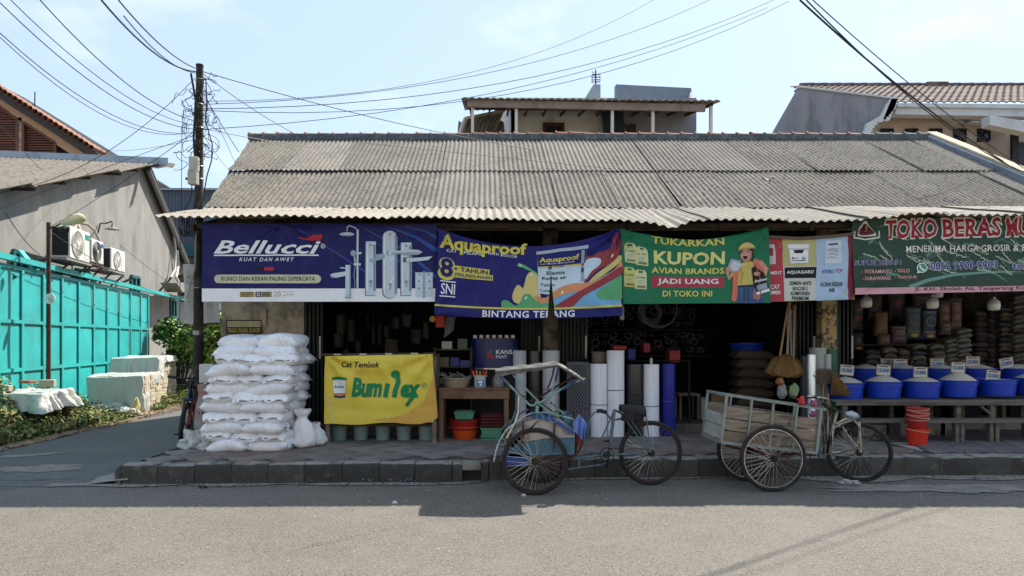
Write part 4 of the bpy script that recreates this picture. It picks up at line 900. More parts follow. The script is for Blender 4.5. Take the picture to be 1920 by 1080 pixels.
# narrow street lamp post with sign disc and name board
LY = 12.7; base = Vector((PX(91, LY), LY, .02))
lamp = thing('street_lamp', 'thin rusty post with pale yellow lamp head and round white sign before the turquoise gate', 'street lamp', base)
top = PZ(417, LY)
MB().tube([base, (base.x, LY, top)], [.042, .036], 10).build('post', m_rust, lamp, smooth=True)
MB().tube([(base.x, LY, top - .12), P(105, 424, LY - .1), P(122, 414, LY - .25)], .014, 6).build('arm', m_iron, lamp)
mb = MB(); A_, B_ = P(119, 418, LY - .25), P(156, 407, LY - .55)
ax = (B_ - A_); L_ = ax.length; Ml = ax.to_track_quat('Z', 'X').to_matrix()
mb.lathe([(.0, 0), (.06, .02), (.085, L_ * .3), (.10, L_ * .6), (.09, L_ * .85), (.04, L_), (0, L_ * 1.01)], A_, 16, Ml @ Matrix.Diagonal((.9, 1.2, 1)))
mb.build('lamp_head', mat('yellowed_lamp_glass', (214, 198, 156), .4, var=.1), lamp, smooth=True)
MB().lathe([(0, 0), (.065, 0), (.075, .06), (.075, .12), (.03, .16)], P(113, 434, LY), 14, Matrix.Rotation(R(70), 3, 'Y')).build('photocell', m_black, lamp)
d_ = P(93, 560, LY - .06); MB().cyl(d_, d_ + Vector((0, .012, 0)), .098, 28).build('round_sign', mat('white_enamel', (222, 222, 216), .4), lamp)
c = Canvas(LY - .075, lambda x, y: (x, y, 0), g=50); c.text('CERIA', (88, 557, 99, 559), flat((150, 150, 140)), 0, bold=.02); c.rect(90, 561, 98, 562, flat((120, 150, 110)), 0); c.rect(92, 564, 99, 565, flat((180, 120, 110)), 0)
c.emit(lamp)
ns = thing('street_name_sign', 'small dark brown street name board with a white number 4 at the photo edge', 'name sign', P(-15, 580, LY + .1))
ns.location.z = 0
MB().box2(tuple(P(-48, 570, LY + .1)), tuple(P(28, 552.5, LY + .13))).build('board', mat('brown_board', (62, 42, 38), .6), ns, bev=.004)
MB().cyl((PX(-30, LY + .16), LY + .17, 0), (PX(-30, LY + .16), LY + .17, PZ(545, LY)), .025, 8).build('post', m_rust, ns)
c = Canvas(LY + .09, lambda x, y: (x, y, 0), g=60); c.text('JL. CERIA RAYA SA 4', (-45, 555, 13, 560.5), flat((190, 186, 176)), 0, bold=.02); c.rect(-46, 563.5, 26, 564.3, flat((110, 90, 84)), 0); c.emit(ns)

# ================================================================ wrapped blocks and clutter by the gate
m_film = mat('milky_plastic_sheet', (178, 182, 178), .4, var=.15, scale=5, bump=1.0, bscale=16, dirt=(170, 164, 146), damt=.5, dscale=5)
m_block = mat('pale_concrete_block', (178, 168, 148), .93, var=.15, bump=.5, dirt=(140, 130, 112), damt=.5, rand=.12)
def wrinkle(p, s, amp): return .45 * amp * (noise.noise(Vector(p) * s) + .6 * noise.noise(Vector(p) * s * 2.3))
bk = MB().box((0, 0, .05), (.19, .38, .095)).build('concrete_block', m_block, bev=.006); COL.objects.unlink(bk)
def blockstack(name, label, c, nx, ny, nz, top):
    t = thing(name, label, 'block pile', (c[0], c[1], .03)); rz = R(9.8)
    for k in range(nz):
        for j in range(ny):
            for i in range(nx):
                if 0 < i < nx - 1 and 0 < j < ny - 1 and k < nz - 1: continue
                o = bk.copy(); COL.objects.link(o); o.parent = t; o.name = 'concrete_block'
                x = (i - (nx - 1) / 2) * .2; y = (j - (ny - 1) / 2) * .39
                o.location = (x * math.cos(rz) - y * math.sin(rz) + rnd(-.01, .01), x * math.sin(rz) + y * math.cos(rz) + rnd(-.01, .01), k * .1); o.rotation_euler.z = rz + rnd(-.03, .03)
    return t
def drape(name, m, c, sx, sy, h, rz, par=None, label=None, cat=None, amp=.05, flare=.12, n=26, drop=1.0, seed=0, dropf=None):
    """a sheet thrown over a box: flat on top, falling down the sides in folds"""
    mb = MB()
    def f(u, v):
        U, V = (u - .5) * 2, (v - .5) * 2; m_ = max(abs(U), abs(V)); top = .62
        if m_ <= top: x, y, z = U / top * sx / 2, V / top * sy / 2, h
        else:
            s_ = top / m_; x, y = U * s_ / top * sx / 2, V * s_ / top * sy / 2; q = (m_ - top) / (1 - top)
            dd = dropf(U, V) if dropf else drop
            ang = math.atan2(V, U); fl = 1 + flare * q * (1 + .5 * math.sin(ang * 11 + seed) + .5 * math.sin(ang * 23 + seed * 2) + .4 * math.sin(ang * 6)) ; x *= fl; y *= fl; z = h * (1 - q * dd)
        w = wrinkle((x + seed, y, z), 4, amp) + .022 * (.5 - abs(noise.noise(Vector((x * 9 + seed, y * 9, z * 9))))) + .014 * (.5 - abs(noise.noise(Vector((x * 19, y * 19, z * 19 + seed)))))
        z -= .10 * sx * max(0, .5 - abs(U * .5 + .1)) * (m_ <= top) * abs(math.sin(V * 3 + seed)) + .05 * max(0, -V) * (z > .2)
        p = Vector((x * math.cos(rz) - y * math.sin(rz) + w, x * math.sin(rz) + y * math.cos(rz) + w * .6, z + abs(w) * .8))
        return p + Vector(c)
    mb.grid(f, n * 3, n * 3); o = mb.build(name, m, par, smooth=True, sharp=80, label=label, cat=cat); return o
pc = WP(262, 700, 5.2); cY = 16.2; cc = Vector((PX(268, 17.2), 17.2, .03))
s1 = blockstack('block_pile', 'stack of pale concrete blocks under milky plastic beside the turquoise gate, taller tier', (PX(283, 17.2), 17.2), 4, 4, 11, 0)
s2 = blockstack('block_pile', 'lower stack of concrete blocks wrapped in milky plastic, nearer tier by the gate', (PX(243, 15.4), 15.4), 5, 3, 8, 0)
drape('plastic_cover', m_film, (PX(275, 17.2) , 17.1, 0.03), 1.05, 1.6, 1.18, R(9.8), label='crumpled milky plastic over the top of the taller block stack', cat='plastic sheet', seed=2, dropf=lambda U, V: .12 if U > .5 and V > -.5 else .45)
drape('plastic_cover', m_film, (PX(240, 15.4) - .05, 15.35, .0), 1.12, 1.25, .87, R(9.8), label='translucent plastic sheet hanging down the front of the lower block stack', cat='plastic sheet', seed=7, flare=.06, dropf=lambda U, V: .3 if U > .5 and V > -.4 else .95)
mb = MB()
def lump(c, r, seed, sq=.6, n=26, amp=.35):
    mb = MB()
    def f(u, v):
        a = 2 * math.pi * u; b = math.pi * (v - .5); d = Vector((math.cos(a) * math.cos(b), math.sin(a) * math.cos(b), math.sin(b)))
        q = 1 + amp * .7 * noise.noise(d * 1.6 + Vector((seed, 0, 0))) - amp * .5 * abs(noise.noise(d * 3.5 + Vector((seed, 3, 0)))) - amp * .35 * abs(noise.noise(d * 8 + Vector((seed, 9, 0)))) + amp * .2
        p = Vector((d.x * r[0] * q, d.y * r[1] * q, max(-.02, d.z * r[2] * q + r[2] * .8)))
        return p + Vector(c)
    mb.grid(f, n * 2, n); return mb
lump((PX(205, 14.6), 14.6, 0), (.42, .25, .13), 3, amp=.8).build('plastic_bundle', m_film, smooth=True, sharp=80, label='heap of crumpled white plastic on the verge at the foot of the lower block stack', cat='plastic')
lump((PX(240, 14.4), 14.4, 0), (.22, .2, .1), 9, amp=.8).build('plastic_bundle', m_film, smooth=True, sharp=80, label='small white plastic scrap beside the yellowed film corner', cat='plastic')
lump((PX(256, 14.6), 14.6, 0), (.05, .07, .2), 5, amp=.9).build('yellowed_film', mat('yellowed_film', (198, 182, 130), .6, var=.15, bump=.3), smooth=True, sharp=80, label='yellowed film bunched at the corner of the lower block stack', cat='plastic')
# covered trestle near the lamp post
t = thing('covered_trestle', 'low dark trestle under crumpled white plastic at the foot of the lamp post', 'trestle', (PX(48, 11.9), 11.9, .02))
for px in (-28, 6, 70, 104):
    for yy in (11.6, 12.3): MB().bar((PX(px, 12), yy, 0), (PX(px, 12), yy, .62), .09, .09).build('leg', m_darkwood, t)
MB().box2((PX(-30, 12), 11.55, .6), (PX(106, 12), 12.4, .66)).build('top_plank', m_darkwood, t)
drape('plastic_cover', m_film, (PX(38, 11.95), 11.95, .0), 1.25, .85, .72, R(0), label='crumpled white plastic sheet draped over the trestle beneath the street name board', cat='plastic sheet', seed=11, amp=.07, flare=.22, dropf=lambda U, V: .72 - .3 * (U > .3))
MB().box(P(89, 719, 11.8), (.24, .12, .13), Matrix.Rotation(.2, 3, 'Z')).build('loose_brick', m_block, bev=.008, label='pale brick lying on the plastic beside the lamp post', cat='brick')
MB().box(P(12, 728, 11.7), (.16, .12, .10)).build('loose_brick', m_block, bev=.008, label='pale brick on the plastic nearest the picture edge', cat='brick')
MB().box(P(52, 716, 11.9) , (.26, .14, .05), Matrix.Rotation(-.3, 3, 'Z')).build('roof_tile_piece', m_terra, bev=.006, label='flat red tile piece lying on top of the white plastic', cat='tile')
# weeds and leaf litter (nobody could count them)
leafmats = [mat('weed_green', (74, 102, 50), .7, var=.35, scale=14, rand=.0), mat('weed_light', (124, 146, 76), .7, var=.3, scale=14), mat('weed_dry', (150, 136, 92), .8, var=.3, scale=14), mat('weed_dark', (36, 56, 32), .7, var=.3, scale=14)]
def leaves(region, n, hfn, size, mats, wts, name, label=None, kind='stuff', parent=None, cat=None, tilt=1.0, group=None):
    mb = MB()
    for _ in range(n):
        p = region()
        if p is None: continue
        h = hfn(p); s_ = rnd(*size); a = rnd(0, 6.28); t_ = rnd(-.2, 1.1) * tilt
        d = Vector((math.cos(a) * math.cos(t_), math.sin(a) * math.cos(t_), math.sin(t_))); w = d.cross(Vector((rnd(-1, 1), rnd(-1, 1), rnd(.2, 1)))).normalized() * s_ * .32
        q = Vector(p) + Vector((0, 0, h)); mb.m = random.choices(range(len(mats)), wts)[0]
        mb.add([q - d * s_ * .5, q + w, q + d * s_ * .5 - Vector((0, 0, s_ * .15)), q - w], [(0, 1, 2), (0, 2, 3)])
    return mb.build(name, mats, parent, label=label, kind=kind, cat=cat, group=group, base=False if parent is None and kind == 'stuff' else True)
def vreg():
    y = rnd(8.3, 14.4); x0 = -7.05 - .05 * (y < 9) ; xw = -6.3 - .173 * y; u = random.random() ** .8
    if y > 13.0 and random.random() < (y - 13) / 1.4: return None
    return Vector((x0 - .08 + (xw - x0) * u, y, .02))
def vh(p):
    u = (-7.0 - p.x) / 1.7; bumpy = .35 + .65 * abs(noise.noise(Vector((p.x * 1.6, p.y * 1.6, 0)))) * 2
    return rnd(0, .75) * min(1, .14 + u * 1.0) * (bumpy + .25) * (1.0 if p.y < 13 else .55)
leaves(vreg, 24000, vh, (.045, .10), leafmats, (4, 4, 4, 3), 'weeds')
def vreg2():
    y = rnd(15.2, 19.6); return Vector((-7.3 - .12 * (y - 15) - rnd(0, .7), y, .02))
leaves(vreg2, 2600, lambda p: rnd(0, .28) * abs(noise.noise(p * 1.4)) * 2.2 + .02, (.05, .11), leafmats, (3, 6, 3, 1), 'weeds')
mb = MB()
for _ in range(1400):
    y = rnd(8.6, 18); x = -7.0 - rnd(-.1, .9) - .1 * max(0, y - 15); s_ = rnd(.012, .05)
    mb.box((x, y, .03 + s_ * .2), (s_, s_ * rnd(.6, 1.4), s_ * .5), Matrix.Rotation(rnd(0, 3), 3, 'Z'))
mb.build('verge_rubble', mat('rubble', (150, 136, 116), .95, var=.4, scale=9), kind='stuff', base=False)
# shrubs
m_leafs = [mat('bush_leaf', (80, 116, 50), .55, var=.3, scale=9, spec=.5), mat('bush_leaf_bright', (140, 166, 70), .55, var=.3, scale=9, spec=.5), mat('bush_leaf_dark', (34, 60, 30), .6, var=.3, scale=9), mat('bush_leaf_pale', (150, 150, 70), .55, var=.3)]
def bush(name, label, base, rx, ry, h, n, stems, wts=(5, 3, 4, 1), size=(.08, .16), z0=.15, group=None):
    t = thing(name, label, 'bush', base, group); B = Vector(base); mb = MB(); tips = []
    for i in range(stems):
        a = rnd(0, 6.28); q = rnd(.2, 1); tp = B + Vector((rx * q * math.cos(a), ry * q * math.sin(a), h * rnd(.45, .98)))
        md = B.lerp(tp, .5) + Vector((rnd(-.1, .1), rnd(-.1, .1), .1)); mb.tube([B + Vector((rnd(-.1, .1), rnd(-.1, .1), 0)), md, tp], [.02, .014, .006], 5); tips.append(tp)
    mb.build('stem', m_darkwood, t)
    cl = [(tp + Vector((rnd(-.15, .15), rnd(-.15, .15), rnd(-.2, .1))), rnd(.16, .34)) for tp in tips for _ in range(2)]
    def reg():
        c_, r_ = random.choice(cl); d = Vector((rnd(-1, 1), rnd(-1, 1), rnd(-1, 1)))
        if d.length > 1: d.normalize()
        p = c_ + d * r_
        return p if p.z > z0 else None
    leaves(reg, n, lambda p: 0, size, m_leafs, wts, 'foliage', kind=None, parent=t)
    return t
bush('bush', 'large leafy green bush beyond the power pole, at the corner of the grey building', (PX(338, 20.2), 20.2, 0), .75, .6, 2.15, 6500, 26, z0=.35)
bush('bush', 'yellow-green shrub seen between the power pole and the plastered wall', (PX(398, 19), 19, 0), .55, .6, 2.35, 4200, 20, wts=(3, 5, 2, 4), size=(.1, .22), z0=.4)
for i, px in enumerate((317, 329, 342, 354)):
    MB().lathe([(0, 0), (.13, 0), (.18, .32), (.2, .34), (.17, .34), (.15, .1)], (PX(px, 19.0), 19.0 + .1 * (i % 2), .02), 16).build('plant_pot', flat((58, 54, 52)), smooth=True, label=('first', 'second', 'third', 'fourth')[i] + ' dark plant pot from the block stack, below the bush', cat='plant pot', group='plant pots below the bush')
# buildings closing the alley
bb = thing('metal_clad_building', 'dark blue-grey corrugated metal building closing the far end of the alley', 'building', (PX(340, 29), 29, 0))
mb = MB(); zt = PZ(357, 28); n = 60
mb.grid(lambda u, v: Vector((PX(285, 28) + 4.2 * u, 28 + (.05 if int(u * n) % 2 else 0), 3.5 + (zt - 3.5) * v)), n, 1, th=(0, .1, 0)); mb.build('cladding', mat('blue_grey_cladding', (84, 94, 108), .6, var=.15), bb)
MB().box2((PX(285, 28), 28.1, 0), (PX(285, 28) + 4.2, 28.4, 3.7)).build('wall', mat('pale_alley_wall', (176, 178, 172), .9, var=.15, dirt=(120, 122, 120), damt=.5), bb)
MB().box2((PX(285, 28), 27.9, zt), (PX(285, 28) + 4.2, 28.3, zt + .08)).build('parapet_cap', m_tin, bb)
for q in range(7): MB().box2((PX(338, 28), 27.94, 3.2 + q * .12), (PX(372, 28), 27.99, 3.24 + q * .12)).build('grille_bar', m_iron, bb)
MB().box2((PX(346, 27.9), 27.85, PZ(480, 27.9)), (PX(372, 27.9), 27.95, PZ(458, 27.9))).build('window', m_tf, bb)
MB().box2((PX(375, 26), 26, 0), (PX(416, 26), 26.4, PZ(560, 26))).build('cream_wall', mat('cream_alley_wall', (206, 190, 160), .9, var=.1), bb)
MB().box2((PX(396, 25.8), 25.9, 1.6), (PX(410, 25.8), 25.99, 3.0)).build('pale_blue_door', flat((140, 176, 190)), bb)
hb = thing('tiled_roof_house', 'little of a brown tiled roof showing beside the grey gable', 'house', (PX(285, 36), 36, 0))
mb = MB(); mb.prism([P(270, 345, 34), P(287, 346, 34), P(312, 366, 34), P(312, 372, 34), P(270, 372, 34)], (0, 3, 0)); mb.build('roof', m_terra, hb)
MB().box2((PX(272, 34.3), 34.3, 0), (PX(310, 34.3), 36.8, PZ(372, 34.3))).build('wall', m_cream, hb)
# faded cloth banner strung behind the pole
def wf(x, y): return x + 2 * (y - 495) / 110, y, .03 * noise.noise(Vector((x / 18, y / 40, 0))) + .015 * math.sin(x / 5)
c = Canvas(10.9, wf, g=7)
fb = c.cloth([(343, 495), (410, 492), (411, 606), (346, 609)], mat('faded_white_cloth', (172, 172, 166), .85, var=.12, scale=4, dirt=(130, 130, 126), damt=.5, dscale=4), 'faded off-white cloth banner hanging behind the power pole', cat='cloth banner', name='cloth_banner')
c.text('SUAR', (350, 517, 366, 523), flat((120, 118, 114)), 1.5, bold=.02); c.text('Tanah', (349, 527, 366, 533), flat((120, 118, 114)), 1.5, bold=.02); c.emit(fb)
MB().tube([P(343, 494.5, 10.9), P(412, 491.5, 10.9)], .014, 6).build('rod', m_rust, fb); MB().tube([P(345, 609, 10.9), P(413, 606, 10.9)], .014, 6).build('rod', m_rust, fb)
# house with brown louvres, far
lh = thing('louvred_house', 'house with brown slatted louvres in its gable and a terracotta tile verge', 'house', (PX(60, 26), 26, 0))
HYh = 26.0; m_louv = mat('brown_louvre', (104, 62, 46), .7, var=.2, scale=5, rand=.1); m_tan = mat('tan_barge_board', (182, 150, 118), .85, var=.1); m_vt = mat('brown_verge_tile', (142, 104, 86), .85, var=.3, scale=5, dirt=(104, 84, 72), damt=.6, dscale=4, rand=.15); m_slate = mat('dark_fascia', (60, 56, 56), .8, var=.15)
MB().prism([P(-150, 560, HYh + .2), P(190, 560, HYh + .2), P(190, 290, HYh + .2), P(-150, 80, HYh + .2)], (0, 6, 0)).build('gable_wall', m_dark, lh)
MB().prism([P(-150, 86, HYh), P(0, 184, HYh), P(165, 292, HYh), P(150, 300, HYh), P(-10, 196, HYh), P(-150, 102, HYh)], (0, .12, 0)).build('barge_board', m_tan, lh)
MB().prism([P(-150, 76, HYh - .5), P(0, 170, HYh - .5), P(192, 293, HYh - .5), P(175, 297, HYh - .5), P(0, 186, HYh - .5), P(-150, 90, HYh - .5)], (0, .7, 0)).build('fascia', m_slate, lh)
def louvre(xa, xb, ytop, ya, yb, nm=0):
    mb = MB(); A_ = P(xa, 296, HYh + .05); 
    f = MB(); pts = [P(xa, 300, HYh + .02), P(xb, 300, HYh + .02), P(xb, yb, HYh + .02), P(xa, ya, HYh + .02)]
    for a_, b_ in zip(pts, pts[1:] + pts[:1]): f.bar(a_, b_, .10, .09)
    fr = f.build('louvre_frame', m_louv, lh); y = min(ya, yb) + 4
    while y < 296:
        x0, x1 = xa + 2, xb - 2
        if yb > ya and y < yb: x1 = xa + (xb - xa) * (y - ya) / (yb - ya) - 1
        if x1 - x0 > 3: MB().box2(tuple(P(x0, y + 2.2, HYh + .10)), tuple(P(x1, y, HYh + .13))).build('slat', m_louv, fr)
        y += 4.6
louvre(-70, 33, 200, 148, 224); louvre(44, 104, 229, 229, 268)
MB().box2(tuple(P(33, 300, HYh)), tuple(P(44, 222, HYh + .1))).build('plaster_pier', m_plaster, lh)
for i in range(30):
    q = i * 9.4 - 90; x_ = q; y_ = 170 + q * .64 - 5
    mb = MB(); c_ = P(x_, y_, HYh - .2); mb.lathe([(.10, -.16), (.115, -.14), (.105, .14), (.09, .16)], c_, 9, Matrix.Rotation(R(90), 3, 'X') @ Matrix.Diagonal((1.15, 1, 2.6)))
    if x_ < 194: mb.build('verge_tile', m_vt, lh, smooth=True)
mb = MB(); mb.prism([P(-150, 76, HYh - .4), P(188, 292, HYh - .4), P(188, 296, HYh - .4), P(-150, 82, HYh - .4)], (0, .5, 0)); mb.build('roof', m_vt, lh)
MB().cyl(P(65, 205, HYh), P(65.5, 172, HYh), .02, 6).build('lightning_rod', m_iron, lh); MB().lathe([(.0, .3), (.14, .25), (.2, 0)], P(66, 218, HYh), 12).build('ridge_cap', m_mortar, lh)
mb = MB(); mb.tube([P(-20, 152, HYh), P(80, 212, HYh), P(190, 288, HYh)], .012, 4); mb.build('lightning_wire', m_cable, lh)

# ================================================================ houses behind the shop row
m_pw = mat('painted_post', (196, 190, 180), .7, var=.1); m_rw = mat('balcony_wall', (196, 196, 192), .9, var=.12, dirt=(110, 104, 98), damt=.5, dscale=1.5); m_rw2 = mat('grey_balcony_wall', (128, 129, 138), .9, var=.12)
m_br = mat('brown_metal_roof', (134, 126, 118), .7, var=.2, scale=4, dirt=(80, 72, 66), damt=.5)
bh = thing('balcony_house', 'house behind the roof ridge with a roofed open balcony on thin white posts', 'house', (PX(1100, 21), 21, 0)); BY = 19.0; BW = 21.6
yl_ = lambda px: 183 + (px - 868) * (188 - 183) / (1345 - 868)
mb = MB(); nW = 54
def rf(u, v):
    x = 866 + (1345 - 866) * u; yy = BY - .25 + 2.9 * v
    z0 = PZ(yl_(x) + 1, BY - .25); return Vector((PX(x, BY), yy, z0 + .035 * abs(math.sin(u * math.pi * 36)) + .66 * v))
mb.grid(rf, 144, 2, th=(0, 0, -.03)); mb.build('roof_sheet', m_br, bh, smooth=True, sharp=50)
A_, B_ = P(876, 190, BY - .1), P(1322, 200, BY - .1); MB().bar(A_ + Vector((0, 0, -.06)), B_ + Vector((0, 0, -.04)), .08, .20).build('front_beam', mat('faded_steel_beam', (128, 114, 104), .7, var=.2, dirt=(92, 76, 68), damt=.6, dscale=2), bh)
for x_ in (886, 968, 1148, 1224, 1333):
    MB().box2((PX(x_ - 2.6, BY), BY - .04, 4), (PX(x_ + 2.6, BY), BY + .06, PZ(194 + (x_ - 880) * .012, BY))).build('post', m_pw, bh)
for x_ in range(880, 1340, 38):
    a_ = P(x_, 192, BY); MB().bar(a_ + Vector((0, 0, -.05)), a_ + Vector((.0, 2.6, .50)), .05, .08).build('rafter', m_rust, bh)
for k_ in range(4): MB().bar(P(872, 192, BY + .1) + Vector((0, .6 * k_, .02 + .136 * k_)), P(1336, 193, BY + .1) + Vector((0, .6 * k_, .02 + .136 * k_)), .05, .04).build('batten', m_rust, bh)
zt = PZ(204, BW)
MB().box2((PX(958, BW), BW, 3), (PX(1140, BW), BW + .2, zt + .35)).build('balcony_wall', m_rw, bh)
MB().box2((PX(1140, BW), BW + .01, 3), (PX(1306, BW), BW + .2, zt + .35)).build('balcony_wall', m_rw2, bh)
MB().prism([(PX(958, BW), BW, 3), (PX(958, BW), BW, zt + .3), (PX(944, BW) - .2, BW + 2, zt + .3), (PX(944, BW) - .2, BW + 2, 3)], (.15, 0, 0)).build('balcony_wall', m_rw, bh)
def wframe(x0, y0, x1, y1, Y, m, par, gl=m_glassd, t_=.1):
    mb = MB(); a_, b_ = P(x0, y1, Y), P(x1, y0, Y)
    mb.box2((a_.x, Y - .06, a_.z), (b_.x, Y, a_.z + t_)); mb.box2((a_.x, Y - .06, b_.z - t_), (b_.x, Y, b_.z)); mb.box2((a_.x, Y - .06, a_.z + t_), (a_.x + t_, Y, b_.z - t_)); mb.box2((b_.x - t_, Y - .06, a_.z + t_), (b_.x, Y, b_.z - t_))
    w_ = mb.build('window', m, par); MB().box2((a_.x + t_, Y - .03, a_.z + t_), (b_.x - t_, Y - .01, b_.z - t_)).build('pane', gl, w_); return w_
wframe(1018, 231, 1058, 254, BW, mat('red_brown_frame', (70, 38, 34), .6), bh); wframe(1018, 257.5, 1058, 275, BW, mat('red_brown_frame', (70, 38, 34), .6), bh)
wframe(1178, 234, 1192, 248, BW + .0, m_rust, bh, flat((90, 110, 140)))
m_stair = mat('dark_teal_stair', (34, 52, 58), .6)
st = thing('metal_staircase', 'dark steel staircase against the balcony wall behind thin posts', 'staircase', P(1150, 262, BW - .4))
MB().bar(P(1130, 210, BW - .3), P(1136, 262, BW - .3), .06, .2).build('stringer', m_stair, st); MB().bar(P(1160, 206, BW - .3), P(1168, 262, BW - .3), .06, .2).build('stringer', m_stair, st)
for k_ in range(8): MB().box2(tuple(P(1131 + k_ * .6, 212 + k_ * 7, BW - .5)), tuple(P(1165 + k_ * .4, 210 + k_ * 7, BW - .2))).build('tread', m_stair, st)
MB().bar(P(1172, 232, BW - .2), P(1180, 262, BW - .2), .05, .05).build('handrail', m_stair, st)
MB().prism([P(1155, 190, 24), P(1155, 158, 24), P(1296, 165, 24), P(1296, 200, 24)], (0, .3, 0)).build('roof_parapet', mat('blue_grey_parapet', (116, 126, 140), .9, var=.1, dirt=(96, 104, 116), damt=.5, dscale=2), bh)
MB().prism([P(1294, 262, BW), P(1294, 165, 24.2), P(1298, 166, 24.2), P(1298, 262, BW)], (0, .3, 0)).build('corner_pier', m_rw, bh)
MB().prism([P(1093, 190, 24), P(1113, 158, 24), P(1126, 158, 24), P(1126, 190, 24)], (0, .3, 0)).build('stair_head', mat('grey_stair_head', (140, 148, 156), .9, var=.1), bh)
mb = MB(); mb.add([], [])
mb.grid(lambda u, v: Vector((PX(858 + (946 - 858) * u, 20.5), 20.2 + 1.0 * v, 0)) + Vector((0, 0, PZ(262, 20.5) + (.0 + .78 * v) + .03 * math.cos(u * 60))), 60, 2, th=(0, 0, -.03)); mb.build('side_lean_to', m_br, bh, smooth=True)
MB().bar(P(858, 262, 20.2), P(872, 222, 20.4), .08, .08).build('lean_to_frame', m_pw, bh); MB().bar(P(872, 222, 20.4), P(946, 207, 21), .08, .08).build('lean_to_frame', m_pw, bh)
mb = MB(); mb.grid(lambda u, v: P(874 + 70 * u, 224 - 14 * u, 20.5).lerp(P(862 + 62 * u, 262, 20.5), v) + Vector((0, .03 * math.cos(u * 50), 0)), 40, 1, th=(0, .03, 0)); mb.build('lean_to_cladding', m_sheetg, bh)
MB().box2((PX(860, 22), 22, 2.5), (PX(1300, 22), 27, PZ(256, 22) - .1)).build('lower_storey', m_rw, bh)
an = thing('tv_antenna', 'spindly television aerial on the grey stair head against the sky', 'antenna', P(1117, 158, 24.1))
MB().cyl(P(1117, 160, 24.1), P(1117, 131, 24.1), .025, 6).build('mast', m_iron, an)
for y_, w_ in ((140, 7), (145, 8), (150, 7), (154, 8)):
    MB().bar(P(1117 - w_, y_, 24.1), P(1117 + w_, y_ - .5, 24.1), .025).build('element', m_iron, an)
MB().bar(P(1111, 134, 24.1), P(1117, 145, 24.1), .02).build('boom', m_iron, an); MB().bar(P(1110, 140, 24.1), P(1110, 155, 24.1), .02).build('element', m_iron, an); MB().bar(P(1125, 139, 24.1), P(1125, 154, 24.1), .02).build('element', m_iron, an)

# right: cream house with brown tiles and stepped white brackets
rh = thing('cream_house', 'cream house with brown tiled roof, white fascia and small square vents behind the roof end', 'house', (PX(1750, 21), 21, 0)); HR = 19.0
m_beige = mat('beige_render', (184, 170, 154), .9, var=.08, dirt=(156, 144, 130), damt=.4); m_gg = mat('streaked_grey_gable', (128, 130, 136), .93, var=.15, scale=2, stretch=(1, 1, .25), dirt=(58, 60, 64), damt=.8, dscale=1.6, dlo=.5, dhi=.72)
m_wf = mat('white_fascia', (190, 194, 196), .8, var=.08, dirt=(150, 152, 152), damt=.4); m_tile = mat('brown_roof_tile', (98, 80, 74), .8, var=.35, scale=12, dirt=(140, 128, 120), damt=.5, dscale=5)
g0 = HR - 1.0
MB().prism([P(1440, 270, g0), P(1502, 161, g0), P(1684, 184, g0), P(1664, 228, g0), P(1632, 232, g0), P(1620, 262, g0), P(1600, 275, g0)], (0, .25, 0)).build('gable_wall', m_gg, rh)
MB().prism([P(1500, 160, g0 - .05), P(1686, 183, g0 - .05), P(1686, 186, g0 - .05), P(1499, 163.5, g0 - .05)], (0, .35, 0)).build('gable_coping', m_wf, rh)
MB().prism([P(1672, 184, g0 - .1), P(1684, 184, g0 - .1), P(1668, 226, g0 - .1), P(1655, 226, g0 - .1)], (0, .5, 0)).build('bracket', m_wf, rh)
st_ = [(1684, 185), (1679, 200), (1679, 204), (1675, 204), (1675, 209), (1671, 209), (1671, 214), (1667, 214), (1667, 219), (1662, 219), (1662, 224), (1655, 224), (1655, 229), (1645, 229), (1645, 234), (1640, 234), (1640, 240), (1636, 240), (1636, 247), (1632, 247), (1632, 254), (1628, 254), (1628, 268), (1615, 268), (1624, 232), (1652, 216), (1662, 196), (1670, 185)]
MB().prism([P(x_, y_, g0 - .1) for x_, y_ in st_], (0, .7, 0)).build('stepped_corbel', m_wf, rh)
# tiles
mb = MB(); zE = PZ(193, HR - .6); yE = HR - .6; xL = PX(1560, HR); nT = 52; rT = 12
for r_ in range(rT):
    for i in range(nT):
        x0 = xL + i * .21 + (0 if r_ % 1 == 0 else 0); y0 = yE + r_ * .27; z0 = zE + r_ * .137
        pts = [(0, .0), (.06, .045), (.12, .05), (.17, .01), (.21, 0)]
        vs = [(x0 + a_, y0, z0 + b_ + .02) for a_, b_ in pts] + [(x0 + a_, y0 + .3, z0 + b_ + .137) for a_, b_ in pts] + [(x0 + a_, y0, z0 + b_ - .01) for a_, b_ in pts]
        n_ = 5; mb.add(vs, [(j, j + 1, j + 1 + n_, j + n_) for j in range(4)] + [(j + 10, j + 11, j + 1, j) for j in range(4)])
mb.build('roof_tiling', m_tile, rh, kind='stuff')
zR = zE + rT * .137; yR = yE + rT * .27
for i in range(30):
    x0 = PX(1500, yR) + i * .42
    MB().cyl((x0, yR, zR + .02), (x0 + .44, yR, zR + .05), .10, 8, r2=.085).build('ridge_tile', m_tile, rh, smooth=True)
MB().box2((PX(1735, yR), yR - .1, zR), (PX(1775, yR), yR + .1, zR + .13)).build('ridge_vent', m_tile, rh)
MB().prism([P(1684, 193, HR - .7), P(1990, 196, HR - .7), P(1990, 204, HR - .7), P(1684, 200, HR - .7)], (0, .3, 0)).build('gutter_board', m_wf, rh)
MB().prism([P(1682, 200.6, HR - .62), P(1990, 204.6, HR - .62), P(1990, 220, HR - .62), P(1678, 214, HR - .62)], (0, .3, 0)).build('fascia', m_wf, rh)
MB().box2((PX(1600, HR), HR + .2, 2), (PX(1860, HR), HR + .4, PZ(212, HR) + .3)).build('wall', m_beige, rh)
